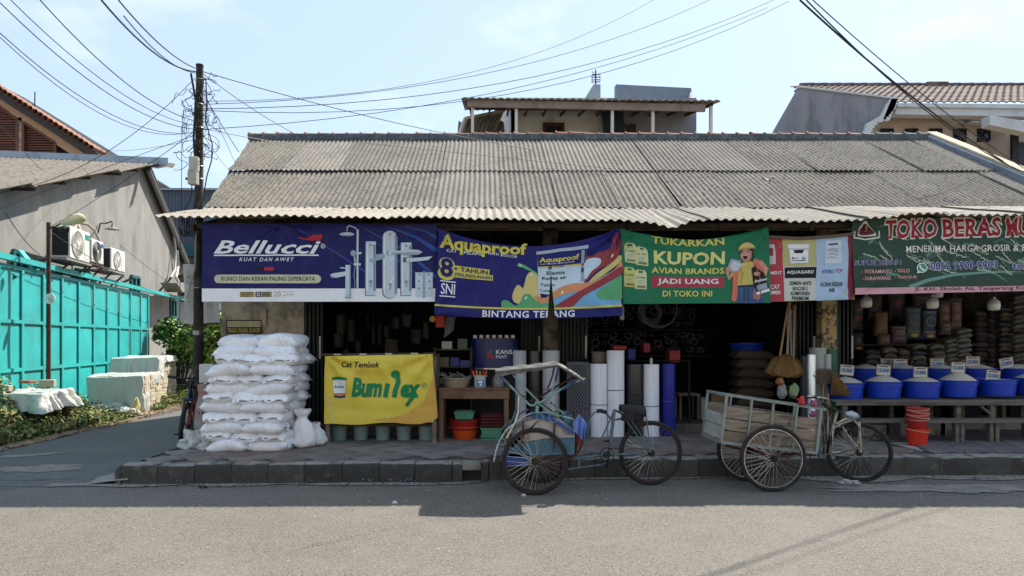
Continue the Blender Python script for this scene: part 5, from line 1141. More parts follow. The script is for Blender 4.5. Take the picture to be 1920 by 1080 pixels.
MB().box2((PX(1860, HR), HR - .5, 2), (PX(1960, HR), HR + .4, PZ(262, HR))).build('wall', m_beige, rh)
for x_ in (1651, 1697, 1742, 1787, 1832): 
    w_ = wframe(x_, 242, x_ + 23, 266, HR + .2, m_iron, rh, t_=.04); a_, b_ = P(x_, 266, HR + .12), P(x_ + 23, 242, HR + .12)
    MB().bar(a_, b_, .03).build('cross_bar', m_iron, w_); MB().bar((a_.x, a_.y, b_.z), (b_.x, a_.y, a_.z), .03).build('cross_bar', m_iron, w_)
MB().prism([P(1770, 218, HR), P(1850, 218, HR), P(1832, 232, HR), P(1800, 231, HR)], (0, .3, 0)).build('bracket', m_wf, rh)
for k_ in range(4): MB().box2(tuple(P(1832 - k_ * 3.3, 219 + k_ * 4 - 2, HR - .3)), tuple(P(1852 - k_ * 3.5, 223 + k_ * 4 - 2, HR))).build('bracket_step', m_wf, rh)
MB().prism([P(1856, 216, HR - 1.2), P(1990, 238, HR - 1.2), P(1990, 262, HR - 1.2), P(1856, 234, HR - 1.2)], (0, .3, 0)).build('lower_fascia', m_wf, rh)
MB().box2(tuple(P(1899, 340, HR - .8)), tuple(P(1905, 244, HR - .7))).build('downpipe', m_iron, rh); MB().box2(tuple(P(1905, 360, HR - .6)), tuple(P(1990, 268, HR - .52))).build('shutter', flat((44, 50, 62)), rh)
# ground-level mass behind shop so nothing floats
MB().box2((PX(1600, HR), HR + .4, 0), (PX(1990, HR), HR + 4, PZ(230, HR))).build('rear_block', m_beige, rh)

# ================================================================ power pole and cables
PY0 = 10.05; pbx = PX(371.5, PY0)
pole = thing('power_pole', 'dark power pole at the shop corner with tangled cables and a grey meter box', 'power pole', (pbx, PY0, .0))
ptop = Vector((PX(374.5, PY0), PY0, PZ(125, PY0)))
MB().tube([(pbx, PY0, 0), (pbx + .005, PY0, 1.9), (PX(373, PY0), PY0, 3.6), ptop], [.078, .07, .062, .05], 14).build('shaft', mat('dark_pole', (44, 39, 36), .85, var=.3, scale=5, bump=.3, dirt=(96, 88, 78), damt=.5, dscale=5), pole, smooth=True)
MB().cyl(ptop, ptop + Vector((0, 0, .03)), .055, 12).build('pole_cap', m_iron, pole)
bx = MB(); bx.box2(tuple(P(351, 345, PY0 - .19)), tuple(P(374, 321, PY0 - .07))); bx.build('meter_box', mat('grey_meter_box', (158, 156, 144), .6, var=.08, dirt=(110, 108, 100), damt=.4), pole, bev=.012)
bx = MB(); bx.box2(tuple(P(353, 320.5, PY0 - .17)), tuple(P(375, 296, PY0 - .07))); b_ = bx.build('meter_box', mat('grey_meter_box2', (166, 164, 152), .6, var=.08, dirt=(118, 116, 106), damt=.4), pole, bev=.012)
MB().cyl(P(351, 335, PY0 - .15), P(348.5, 335, PY0 - .15), .02, 8).build('cable_gland', m_black, pole)
for y_ in (150, 196, 240, 312, 336, 540): 
    MB().torus((pbx + .01, PY0, PZ(y_, PY0)), .066, .006, None, 20, 5).build('strap', m_chrome, pole)
MB().cyl((pbx, PY0, PZ(628, PY0)), (pbx, PY0, PZ(620, PY0)), .0735, 14).build('number_plate', flat((150, 150, 146)), pole)
random.seed(21)
mb = MB()      # tangle of loops round the pole
for i in range(34):
    yb = rnd(150, 290); c0 = P(373 + rnd(-3, 3), yb, PY0 - .08); pts = [c0]; q = Vector(c0)
    for k_ in range(9): q = q + Vector((rnd(-.13, .13), rnd(-.05, .05), rnd(-.14, .10))); q.x = max(pbx - .36, min(pbx + .42, q.x)); pts.append(Vector(q))
    out = []
    for a_, b_ in zip(pts, pts[1:]): out += [a_, a_.lerp(b_, .5)]
    sm = [out[0]] + [(out[j - 1] + out[j] * 2 + out[j + 1]) / 4 for j in range(1, len(out) - 1)] + [out[-1]]
    mb.tube(sm, rnd(.003, .0055), 4)
for i in range(9):
    x_ = rnd(340, 356); a_ = P(x_, rnd(195, 250), PY0 - .1); mb.torus(a_, rnd(.04, .09), .0035, Matrix.Rotation(rnd(0, 3), 3, 'Z') @ Matrix.Rotation(rnd(1, 2), 3, 'X'), 18, 4)
mb.build('cable_tangle', m_cable, pole)
mb = MB()
mb.tube([P(358, 138, PY0 - .05), P(362, 160, PY0 - .08), P(367, 190, PY0 - .1), P(365, 225, PY0 - .1), P(363, 260, PY0 - .1), P(366, 300, PY0 - .1)], .016, 6)
mb.tube([P(386, 150, PY0 - .05), P(388, 190, PY0 - .1), P(385, 225, PY0 - .1), P(392, 250, PY0 - .1), P(398, 270, PY0 - .1), P(397, 300, PY0 - .1), P(388, 330, PY0 - .1), P(383, 360, PY0 - .08), P(378, 390, PY0 - .05)], .009, 5)
mb.tube([P(360, 347, PY0 - .1), P(358, 370, PY0 - .1), P(346, 395, PY0 - .1), P(342, 420, PY0 - .1), P(338, 450, PY0 - .1)], .008, 5)
mb.tube([P(371, 347, PY0 - .1), P(366, 372, PY0 - .1), P(363, 400, PY0 - .1)], .014, 5)
mb.build('drop_cable', m_cable, pole)
mb = MB()
for k_ in range(5):
    x_ = 337 + k_ * 4.4; mb.tube([P(x_, 408, PY0 - .1), P(x_ - 1, 425, PY0 - .12), P(x_ + 1, 438 + k_ % 2 * 4, PY0 - .14), P(x_ + 8, 443, PY0 - .14), P(x_ + 13, 432, PY0 - .12), P(x_ + 15, 408, PY0 - .1)], .011, 5)
mb.build('coiled_cable', m_cable, pole)
MB().tube([P(350, 560, 9.9), P(366, 500, 9.9), P(368, 415, 9.95)], .012, 5).build('conduit', mat('pale_conduit', (150, 148, 140), .7), pole)
def cable(a, b, sag, r=.009, label='', n=16, rr=None):
    a, b = Vector(a), Vector(b); pts = []
    for i in range(n + 1):
        t = i / n; p = a.lerp(b, t); p.z -= sag * 4 * t * (1 - t); pts.append(p)
    mb = MB(); mb.tube(pts, r * .62, 5); return mb.build('overhead_cable', m_cable, label=label, cat='cable', group='overhead cables', smooth=True)
pt = P(373, 140, PY0)
def pp(x, y): return P(x, y, PY0 - .03)
CB = [
 (pp(366, 134), P(190, 0, 6.5), .15, .016, 'thick twin power cable rising from the pole top toward the upper edge'),
 (pp(372, 130), P(222, 0, 6.5), .10, .012, 'second dark cable from the pole top toward the upper edge'),
 (pp(368, 137), P(232, 30, 6.5), .12, .010, 'thin cable just below the pole-top pair'),
 (pp(376, 133), P(1000, 280, 13), .1, .010, 'cable descending from the pole top to the roof behind the ridge tiles'),
 (pp(374, 133), P(555, 252, 12.5), .05, .010, 'short dark cable from the pole top down to the roof ridge'),
 (pp(372, 243), P(0, 5, 6), .25, .008, 'slack cable crossing the sky above the louvred house'),
 (pp(372, 236), P(20, 0, 6), .22, .007, 'cable passing over the louvred house to the upper corner'),
 (pp(372, 228), P(75, 0, 6.2), .2, .009, 'steep cable from mid pole up over the tiled verge'),
 (pp(372, 247), P(0, 62, 6), .3, .007, 'lower of the slack cables over the louvred house'),
 (pp(372, 245), P(0, 70, 6), .34, .006, 'lowest slack cable over the tiled verge'),
 (pp(362, 150), P(0, 362, 9.0), .3, .007, 'long cable dropping from the pole across the grey gable roof'),
 (pp(362, 255), P(0, 392, 8), -.02, .006, 'cable falling from mid pole across the shaded gable wall'),
 (pp(365, 262), P(140, 270, 24), .2, .006, 'thin cable running back to the louvred house'),
 (pp(375, 190), P(1225, 0, 16), .6, .007, 'high thin cable from the pole to the sky over the balcony house'),
 (pp(375, 196), P(1330, 0, 15), .5, .008, 'cable in the upper sheaf crossing the sky'),
 (pp(378, 204), P(1450, 0, 14), .55, .009, 'cable in the middle of the sheaf crossing the sky'),
 (pp(378, 207), P(1480, 2, 13.5), .7, .008, 'slightly lower cable beside the middle of the sheaf'),
 (pp(376, 243), P(1440, 14, 13.5), .45, .008, 'lowest cable of the sheaf crossing above the balcony house'),
 (pp(377, 158), P(452, 330, 12.5), .02, .006, 'thin cable from the pole to the edge of the corrugated roof'),
 (pp(378, 170), P(448, 285, 12.0), .02, .009, 'dark cable falling steeply beside the pole to the roof edge'),
 (pp(378, 240), P(590, 275, 12.6), .03, .009, 'cable from mid pole running along toward the ridge tiles'),
 (pp(380, 250), P(430, 320, 10.8), .03, .005, 'fine line from mid pole to the roof corner'),
 (P(10, 398, 9.2), P(75, 478, 11), .06, .009, 'dark line crossing the shaded gable wall at the photo edge'),
 (P(0, 235, 15), P(345, 548, 22), .3, .010, 'line slanting across the gable wall past the air conditioners'),
 (P(97, 436, 12.7), P(345, 570, 22), .15, .010, 'line from the lamp post along the top of the turquoise gate'),
 (P(360, 250, 10), P(95, 425, 12.6), .05, .008, 'line from the power pole down to the lamp post'),
 (P(1500, 0, 7.5), P(1880, 302, 10.6), .10, .018, 'thick twisted cable coming down to the roof end'),
 (P(1512, 0, 7.5), P(1882, 305, 10.7), .16, .013, 'cable running beside the thick twisted one'),
 (P(1524, 0, 7.4), P(1960, 340, 10.9), .12, .010, 'single cable just above the twisted one at the roof end'),
 (P(1880, 303, 10.7), P(1920, 322, 10.4), .02, .016, 'short tail of the twisted cable beyond the verge coping'),
 (P(1880, 303, 10.75), P(1640, 380, 10.55), .18, .007, 'thin slack line lying over the corrugated roof end'),
 (P(560, 255, 13.6), P(1700, 370, 10.45), .02, .004, 'very fine line stretched low over the corrugated roof'),
]
for a_, b_, s_, r_, l_ in CB: cable(a_, b_, s_, r_, l_)
MB().tube([P(344, 205, PY0 - .2), P(341, 260, PY0 - .2), P(340, 380, PY0 - .2), P(338, 480, PY0 - .2), P(337, 600, PY0 - .2)], .006, 4).build('drop_cable', m_cable, pole)

random.seed(41)
mb = MB(); mb.m = 0
for i in range(2600):
    y = rnd(8.5, 14.2) if i % 3 else rnd(15.3, 19.5); x = (-7.15 - rnd(0, 1.0)) if y < 14.5 else (-7.4 - .12 * (y - 15) - rnd(0, .6)); h = rnd(.06, .34) * (.4 + .9 * abs(noise.noise(Vector((x * 1.2, y * 1.2, 7))) * 2))
    a = rnd(0, 6.28); d = Vector((math.cos(a), math.sin(a), 0)); b0 = Vector((x, y, .02)); w = Vector((-d.y, d.x, 0)) * rnd(.003, .007); t1 = b0 + d * h * .25 + Vector((0, 0, h * .7)); t2 = b0 + d * h * rnd(.4, .9) + Vector((0, 0, h))
    mb.m = random.choice((0, 0, 1, 2)); mb.add([b0 - w, b0 + w, t1 + w * .8, t1 - w * .8, t2], [(0, 1, 2, 3), (3, 2, 4)])
mb.build('grass', [leafmats[2], leafmats[1], mat('straw_grass', (176, 160, 112), .8, var=.2)], kind='stuff', base=False)
# ================================================================ sacks
m_sack = mat('white_woven_sack', (226, 226, 228), .6, var=.07, scale=5, bump=.35, bscale=30, dirt=(170, 172, 178), damt=.4, dscale=6, rand=.04, fine=.04)
def sackmesh(L, Wd, H, seed, sag=.0):
    """filled sack lying flat: long axis x, sewn flat ends"""
    mb = MB(); nu, nv = 28, 24
    def f(u, v):
        a = 2 * math.pi * v; X_ = (u - .5) * 2; e = abs(X_)
        body = max(0, 1 - e ** 5) ** .55; flat_ = .5 + .5 * max(0, 1 - e ** 6)
        wy_ = Wd / 2 * (.80 + .20 * body) ; hz_ = H / 2 * (body * .96 + .05)
        ca, sa = math.cos(a), math.sin(a)
        y = wy_ * math.copysign(abs(ca) ** .72, ca); z = hz_ * math.copysign(abs(sa) ** .85, sa)
        p = Vector((X_ * L / 2, y, z)); s_ = Vector((seed * 7.3, seed * 3.1, 0))
        w = noise.noise(p * 7 + s_) * .018 + abs(noise.noise(Vector((p.x * 6, p.y * 20, p.z * 20)) + s_)) * .011 * (.3 + e)
        crease = .014 * math.sin(p.y * 70 + 4 * noise.noise(p * 9 + s_)) * max(0, e - .55) * 2
        z2 = p.z + (w + crease) * (1 if sa >= 0 else .35)
        if z2 < -H * .42: z2 = -H * .42 + (z2 + H * .42) * .25
        return Vector((p.x + .008 * noise.noise(p * 11 + s_), p.y + w * .9 * (1 if ca > 0 else -1), z2 + H * .43 + .012 * math.sin(X_ * 2 + seed) - .02 * abs(X_) ** 2.5))
    mb.grid(f, nu, nv)
    for sx in (-1, 1):      # frayed sewn hem
        mb.grid(lambda u, v: Vector((sx * (L / 2 - .012 + .034 * v + .006 * noise.noise(Vector((u * 8, seed, sx)))), (u - .5) * Wd * .84, H * .43 + .012 * math.sin(u * 9 + seed * 2 + sx) * (.4 + v) + .012 * math.sin(sx * 2 + seed) - .02)), 12, 1, th=(0, 0, .004))
    return mb
SK = []
for s_ in range(6):
    o = sackmesh(.54, .37, .172, s_ + 1).build('sack', m_sack, smooth=True, sharp=75, base=False); COL.objects.unlink(o); SK.append(o)
random.seed(4)
ordn = ['bottom', 'second', 'third', 'fourth', 'fifth', 'sixth', 'seventh', 'eighth', 'ninth', 'tenth', 'eleventh', 'topmost']
px0, fy = -3.44, 8.36; LH = .117
widen = [0, -.01, .03, .01, -.02, -.03, -.01, -.03, .0, 0, .03, .08]
def putsack(x, y, z, rz, label, sc=1.0, tilt=None):
    o = random.choice(SK).copy(); COL.objects.link(o); o.name = 'sack'; o.location = (x, y, z)
    o.rotation_euler = (rnd(-.07, .07), rnd(-.07, .07) if tilt is None else tilt, rz + rnd(-.13, .13)); o.scale = (rnd(.94, 1.07) * sc, rnd(.94, 1.08), rnd(.92, 1.14)); o.location.x += rnd(-.018, .018); o.location.y += rnd(-.035, .02)
    return tag(o, label, 'sack', 'white sacks in the corner pile')
for k in range(12):
    z = .216 + k * LH; nm = ordn[k]; jx = rnd(-.025, .025) - .05 * math.sin(k * .5)
    if k % 2 == 0 or k == 11 or k == 10:
        if k == 11: z -= .01
        for i in range(2):
            putsack(px0 + .255 + i * .50 + jx + (.05 if k == 11 else 0), fy + .18 + (.06 if k > 9 else 0) + (.12 if k == 11 else 0), z, 0, 'white sack lengthwise in the pile front, %s layer, %s' % (nm, ('pole end', 'yellow banner end')[i]))
        for i in range(3): putsack(px0 + .17 + i * .335 + jx, fy + .62, z, R(90), 'white sack end-on in the rear row, %s layer, %s' % (nm, ('pole side', 'middle', 'doorway side')[i]))
    else:
        for i in range(3): putsack(px0 + .17 + i * .335 + jx, fy + .27, z, R(90), 'white sack end-on in the pile front, %s layer, %s' % (nm, ('pole end', 'middle', 'doorway end')[i]))
        for i in range(2): putsack(px0 + .26 + i * .53 + jx, fy + .70, z, 0, 'white sack lengthwise in the rear row, %s layer, %s' % (nm, ('pole side', 'doorway side')[i]))
# upright slumped sacks beside the pile
def upright(c, w, d, h, seed, label, neck=.5, lean=0):
    mb = MB()
    def f(u, v):
        a = 2 * math.pi * u; 
        rr = 1.12 * (1 - .5 * v ** 1.8) * (.75 + .25 * min(1, v * 6))
        rr *= 1 - (1 - neck) * math.exp(-((v - .78) / .1) ** 2); rr *= 1 + max(0, v - .85) * 2.2
        q = 1 + .10 * noise.noise(Vector((math.cos(a) * 1.5, math.sin(a) * 1.5, v * 4 + seed))) + .07 * math.sin(a * 7 + seed + v * 2) * (.2 + v)
        if v < .04: rr *= .6
        return Vector((c[0] + w / 2 * rr * q * math.cos(a) + lean * v ** 1.6, c[1] + d / 2 * rr * q * math.sin(a), c[2] + h * v + .02 * noise.noise(Vector((a, v * 5, seed)))))
    mb.grid(f, 36, 26); top_ = f(0, 1)
    return mb.build('sack', m_sack, smooth=True, sharp=80, label=label, cat='sack')
upright((PX(570, 8.75), 8.75, .21), .30, .30, .50, 3, 'upright half-slumped white sack with a gathered neck beside the corner pile', .55, -.03)
upright((PX(588, 8.95), 9.0, .21), .32, .28, .30, 6, 'low white sack behind the upright one, beside the doorway shutter', .8, -.05)
lump((PX(372, 8.75), 8.7, .17), (.20, .15, .14), 8, amp=1.0).build('empty_sack', m_film, smooth=True, sharp=80, label='crumpled empty white sack on the pavement edge beside the bicycle wheel', cat='sack')
lump((PX(392, 8.6), 8.55, .19), (.10, .08, .09), 4, amp=.9).build('empty_sack', m_film, smooth=True, sharp=80, label='small crumpled fold of sack against the bottom of the pile', cat='sack')
MB().box((PX(346, 8.9), 8.85, .12), (.26, .2, .12), Matrix.Rotation(.3, 3, 'Z')).build('kerb_fragment', m_conc, bev=.025, label='worn concrete fragment on the ground before the bicycle wheel', cat='concrete block')
o = upright((PX(388, 9.3), 9.3, .2), .30, .28, .80, 12, 'printed pinkish goods bag standing between the bicycle and the sack pile', .9); o.data.materials[0] = mat('printed_bag', (132, 128, 124), .6, var=.3, scale=7, dirt=(150, 92, 84), damt=.7, dscale=5, dlo=.48, dhi=.56); o['category'] = 'bag'; o.name = 'printed_bag'
c = Canvas(9.12, lambda x, y: (x, y, 0), g=60); c.text('K.K.PAK', (372, 771, 398, 777), v_ink, 0, bold=.03); c.emit(o)
MB().box(P(392, 700, 9.45), (.2, .2, .26)).build('polystyrene_box', flat((190, 190, 186)), bev=.01, label='pale box on top of the printed bag behind the pole', cat='box')
# sign board on the wall
sg = thing('trade_sign', 'faded yellow and white welding trade board hung on the stained wall above the sacks', 'sign', P(457, 640, 10.24))
MB().box2(tuple(P(424, 641, 10.25)), tuple(P(490.5, 600, 10.29))).build('board', m_iron, sg)
c = Canvas(10.245, lambda x, y: (x, y, 0), g=60); c.rect(426, 602, 488.5, 640, mat('faded_white_print', (170, 166, 150), .7, var=.15), 0, 'printed_face'); c.rect(426, 613, 488.5, 627, flat((36, 30, 26)), .5, 'printed_face')
sy = flat((170, 152, 70)); c.text('BENGKEL LAS', (427, 603, 488, 611.5), sy, 1.5, bold=.04); c.text('TRALIS, PAGAR, KANOPI', (426.5, 615, 488, 625), sy, 1.5, bold=.03); c.text('0878 7108 6868', (427, 629, 488, 637.5), v_ink, 1.5, bold=.03)
c.emit(sg)
MB().box2(tuple(P(488, 612, 10.27)), tuple(P(500, 580, 10.29))).build('junction_box', m_plaster, label='old painted-over junction box on the stained wall beside the trade board', cat='junction box')

# ================================================================ bicycle seen end on
bk_ = thing('bicycle', 'bicycle with a thick black tyre leaning end-on between the pole and the sacks', 'bicycle', (PX(345, 9.6), 9.6, .1)); bx_, by_ = PX(343, 9.5), 9.5; gz = .10
m_org = flat((132, 54, 34)); m_dblue = flat((30, 40, 84))
Mt = Matrix.Rotation(R(6), 3, 'Y') @ Matrix.Rotation(R(90), 3, 'Y')
Myaw = Matrix.Rotation(R(14), 3, 'Z')
def bt(x, y, z): return Vector((bx_, by_, gz)) + Myaw @ Vector((x + z * .10, y, z))
MB().torus(bt(0, 0, .32), .29, .032, Myaw @ Mt, 40, 8).build('front_tyre', m_black, bk_, smooth=True); MB().torus(bt(0, .98, .32), .29, .032, Myaw @ Mt, 40, 8).build('rear_tyre', m_black, bk_, smooth=True)
mb = MB()
for q in range(20): a = math.pi * q / 10; mb.bar(bt(0, 0, .32), bt(0, .27 * math.cos(a), .32 + .27 * math.sin(a)), .004); mb.bar(bt(0, .98, .32), bt(0, .98 + .27 * math.cos(a), .32 + .27 * math.sin(a)), .004)
mb.build('spokes', m_spoke, bk_)
mb = MB(); 
for sx in (-.055, .055): mb.tube([bt(sx, 0, .32), bt(sx, .04, .66)], .016, 8)
mb.build('fork', m_org, bk_, smooth=True)
mb = MB(); mb.tube([bt(-.06, .04, .66), bt(.06, .04, .66)], .022, 8); mb.tube([bt(0, .05, .66), bt(0, .10, .94)], .02, 8); mb.tube([bt(0, .08, .8), bt(0, .62, .42)], .02, 8); mb.tube([bt(0, .08, .86), bt(0, .6, .78)], .018, 8); mb.tube([bt(0, .62, .42), bt(0, .6, .92)], .016, 8); mb.tube([bt(.04, .98, .32), bt(0, .6, .42)], .012, 6); mb.tube([bt(.04, .98, .32), bt(0, .6, .78)], .012, 6); mb.build('frame', m_dblue, bk_, smooth=True)
mb = MB(); mb.tube([bt(-.30, .16, .98), bt(-.16, .1, .96), bt(.16, .1, .96), bt(.30, .16, .98)], .013, 8); mb.build('handlebar', m_iron, bk_, smooth=True)
for sx in (-.3, .3): MB().cyl(bt(sx * .7, .13, .97), bt(sx * 1.08, .17, .985), .019, 10).build('grip', m_black, bk_)
mb = MB(); mb.grid(lambda u, v: bt((u - .5) * .16 * (1.2 - .6 * v), .5 + .28 * (1 - v), .95 + .02 * math.cos((u - .5) * 3)), 8, 6, th=(0, 0, -.05)); mb.build('saddle', m_black, bk_, smooth=True)
mb = MB(); mb.tube([bt(.1, .12, .95), bt(.12, -.04, .85), bt(.08, -.06, .68), bt(.05, 0, .6)], .004, 4); mb.tube([bt(-.12, .12, .95), bt(-.17, -.03, .8), bt(-.09, -.03, .62), bt(-.05, 0, .56)], .004, 4); mb.build('brake_cable', m_cable, bk_)
MB().box(bt(-.17, .55, .12), (.1, .07, .02)).build('pedal', m_black, bk_); MB().bar(bt(-.1, .56, .3), bt(-.12, .55, .12), .018).build('crank', m_iron, bk_); MB().box(bt(0, .0, .90), (.10, .06, .05)).build('head_bracket', m_iron, bk_)

# ================================================================ stall with the yellow paint banner
m_lw = mat('pale_worn_wood', (120, 108, 96), .85, var=.25, scale=5, bump=.4, dirt=(66, 58, 50), damt=.7, dscale=4)
SY = 9.05
stl = thing('market_stall', 'long counter on pale wooden legs with a sheet of striped trim along its top', 'stall', (PX(710, SY + .3), SY + .3, .21))
for px in (614, 814):
    for yy in (SY, SY + .62): MB().box2((PX(px - 4, SY), yy - .0, .21), (PX(px + 4, SY), yy + .06, PZ(668, SY))).build('leg', m_lw, stl, bev=.004)
MB().box2((PX(602, SY), SY - .03, PZ(667, SY)), (PX(818, SY), SY + .7, PZ(663.5, SY))).build('counter_top', m_darkwood, stl)
for i in range(9):
    a_ = 603 + i * 24; MB().box2((PX(a_, SY), SY - .045, PZ(666.5 - i * .32, SY)), (PX(a_ + (13 if i % 2 else 22), SY), SY - .031, PZ(663.6 - i * .32, SY))).build('trim_strip', flat((176, 160, 140) if i % 2 else (60, 50, 44)), stl)
MB().box2((PX(614, SY), SY + .05, PZ(800, SY)), (PX(814, SY), SY + .65, PZ(796, SY))).build('lower_shelf', m_darkwood, stl)
def w6(x, y):
    t = (x - 609) / 205; s_ = math.sin(math.pi * t)
    return x, y + 1.5 * math.sin(x / 17) * (y > 785), creases(x, y, [(611, 668, 1.8), (812, 664, 1.9), (700, 668, .6)], .012) + .010 * math.exp(-((y - 700 + 22 * s_ - 12) / 7) ** 2) - .009 * math.exp(-((y - 760 - 12 * s_) / 9) ** 2)
c = Canvas(SY - .06, w6, g=7)
v_y1 = mat('yellow_vinyl', (212, 190, 66), .5, var=.06, scale=2, bump=.2, bscale=10, dirt=(188, 160, 60), damt=.35, dscale=3); v_y2 = vm((206, 160, 74)); v_gb = vm((26, 122, 76)); 
b = c.cloth([(609, 668), (812, 664), (813, 792), (608, 796)], v_y1, 'yellow tarpaulin advert for wall paint tied across the front of the counter', cat='banner')
c.poly(curve([(813, 672), (812, 700), (806, 735), (780, 765), (740, 782), (700, 790), (813, 790), (812, 740)], 4) , v_y2, .8)
c.text('Cat Tembok', (640, 678, 712, 689), v_ink, 2, bold=.035, shear=.25)
c.text('Bum', (659, 708, 716, 745), v_gb, 2, bold=.085, shear=.22, space=.98); c.stroke([(727, 719), (722, 745)], 9, v_gb, 2); c.text('ex', (751, 720, 789, 746), v_gb, 2, bold=.085, shear=.22, space=.98)
c.disc(741.5, 702, 8.5, 7.5, v_gb, 2.6); c.stroke([(745, 705), (747, 716), (742, 730), (739, 745)], 9, v_gb, 2.9); c.stroke([(779, 738), (770, 750), (762, 761)], 8, v_gb, 2.8, w2=6)
c.ring(796, 723, 4.6, 1, v_gb, 2); c.text('R', (794, 720.5, 798, 725.5), v_gb, 2, bold=.01)
c.poly([(624, 710), (649, 710), (647, 745), (636, 748), (626, 745)], v_white, 2); c.poly([(622.5, 707.5), (636, 706), (650.5, 708), (650.5, 713), (636, 712), (622.5, 712.5)], v_gb, 2.6); c.text('Bumilex', (627, 722, 646, 728), v_gb, 2.6, bold=.04, shear=.2); c.poly([(625.5, 737), (648, 737), (647.5, 741), (636, 743), (626, 741)], vm((190, 120, 80)), 2.6); c.poly([(626, 741), (636, 743), (647.5, 741), (647, 745), (636, 747), (626.5, 745)], vm((40, 60, 50)), 2.6)
c.stroke([(609, 740), (618, 752), (622, 775), (625, 792)], .9, v_white, 1.2)
c.emit(b)
m_bkt = mat('pale_green_bucket', (122, 146, 146), .45, var=.06)
for i, px in enumerate((636, 676, 717, 757, 798)):
    bt_ = (PX(px, 9.35), 9.38, .205)
    MB().lathe([(0, 0), (.085, 0), (.09, .02), (.105, .21), (.112, .215), (.112, .225), (.1, .225), (.09, .03), (0, .02)], bt_, 22).build('bucket', m_bkt, smooth=True, label='pale grey-green bucket under the yellow banner, number %s from the sacks' % ('one', 'two', 'three', 'four', 'five')[i], cat='bucket', group='buckets under the counter')
# ================================================================ workbench
WY_ = 9.15
wbn = thing('workbench', 'small brown wooden workbench beside the yellow banner', 'workbench', (PX(888, WY_ + .3), WY_ + .3, .21))
m_bw = mat('brown_bench_wood', (112, 84, 62), .8, var=.25, scale=5, bump=.4, dirt=(60, 46, 36), damt=.6, dscale=3)
zb = PZ(731, WY_)
for px in (827.5, 950):
    for yy in (WY_, WY_ + .55): MB().bar((PX(px, WY_), yy + .03, .21), (PX(px, WY_), yy + .03, zb), .055, .055).build('leg', m_bw, wbn)
MB().box2((PX(823, WY_), WY_ - .01, PZ(748, WY_)), (PX(955, WY_), WY_ + .03, zb)).build('front_apron', m_bw, wbn, bev=.004); MB().box2((PX(822, WY_), WY_ - .02, zb), (PX(956, WY_), WY_ + .65, zb + .025)).build('bench_top', m_bw, wbn, bev=.004)
zt_ = zb + .025
def basin(c, rt, rb, h, m, name, label, cat, handles=False, n=28, sx=1.0, group=None):
    t = MB(); S_ = Matrix.Diagonal((sx, 1, 1)); t.lathe([(0, 0), (rb, 0), (rb + .006, .01), (rt - .01, h - .02), (rt + .012, h - .012), (rt + .012, h), (rt - .004, h), (rb - .01, .02), (0, .012)], c, n, S_)
    if handles:
        for s_ in (-1, 1): t.tube([Vector(c) + Vector((s_ * rt * sx, -.04, h - .02)), Vector(c) + Vector((s_ * (rt * sx + .035), -.03, h - .03)), Vector(c) + Vector((s_ * (rt * sx + .035), .03, h - .03)), Vector(c) + Vector((s_ * rt * sx, .04, h - .02))], .008, 5)
    return t.build(name, m, smooth=True, label=label, cat=cat, group=group)
m_enam = mat('dull_metal_basin', (160, 146, 128), .5, metal=.2, var=.15, dirt=(110, 92, 76), damt=.5, dscale=8)
basin((PX(855, 9.3), 9.35, zt_), .20, .155, .13, m_enam, 'basin', 'dull metal basin heaped with tools on the brown workbench', 'basin')
mb = MB(); random.seed(9)
for i in range(16): 
    a_ = rnd(0, 6.28); q = Vector((PX(855, 9.3) + .12 * math.cos(a_), 9.35 + .12 * math.sin(a_), zt_ + .13)); d_ = Vector((rnd(-.15, .15), rnd(-.1, .1), rnd(.0, .08))); mb.bar(q - d_ * .6, q + d_, rnd(.012, .03), .015)
mb.build('tool_heap', flat((120, 116, 108), metal=.5), kind='stuff')
pb = basin((PX(900, 9.3), 9.32, zt_), .085, .075, .16, mat('brush_pail', (176, 184, 186), .5, var=.1), 'pail', 'white pail with blue print holding red and yellow handled brushes on the workbench', 'pail')
c = Canvas(9.232, lambda x, y: (x, y, 0), g=60); c.rect(894, 712, 908, 724, flat((60, 110, 150)), 0); c.rect(896, 714, 905, 718, flat((196, 206, 210)), .5); c.rect(899, 719, 904, 723, flat((196, 206, 210)), .5); c.emit(pb)
for i, (dx, col) in enumerate(((-.06, (180, 50, 40)), (-.03, (190, 140, 50)), (0.0, (190, 150, 60)), (.03, (180, 50, 40)), (.055, (170, 60, 40)))):
    MB().bar((PX(900, 9.3) + dx * .8, 9.32, zt_ + .05), (PX(900, 9.3) + dx * 1.6, 9.32, zt_ + .22 + .01 * (i % 2)), .014, .03).build('brush', flat(col), label=('red brush handle leaning nearest the basin', 'tan brush handle second in the pail', 'yellow brush handle in the middle of the pail', 'red brush handle near the jar side', 'dull red brush handle leaning outermost')[i], cat='brush', group='brushes in the pail')
m_jar = mat('clear_jar', (120, 124, 124), .15, var=.1, alpha=.55, spec=.6)
MB().lathe([(0, 0), (.075, 0), (.08, .02), (.08, .12), (.06, .15), (.06, .16), (0, .16)], (PX(934, 9.3), 9.35, zt_), 20).build('jar', m_jar, smooth=True, label='clear plastic jar at the becak end of the workbench', cat='jar')
m_rt = mat('red_tub_plastic', (156, 36, 34), .4, var=.08); m_ot = mat('orange_tub_plastic', (196, 76, 24), .4, var=.08); m_gt = mat('green_tray_plastic', (84, 142, 116), .45, var=.08); m_mt = mat('maroon_tray', (88, 34, 36), .5, var=.1); m_bt = mat('blue_tub_plastic', (24, 58, 168), .35, var=.07)
basin((PX(872, 9.5), 9.5, .205), .20, .15, .20, m_ot, 'tub', 'orange tub on the pavement under the brown workbench', 'tub', True)
basin((PX(872, 9.5), 9.5, .35), .225, .18, .15, m_rt, 'tub', 'red tub stacked on the orange one under the workbench', 'tub')
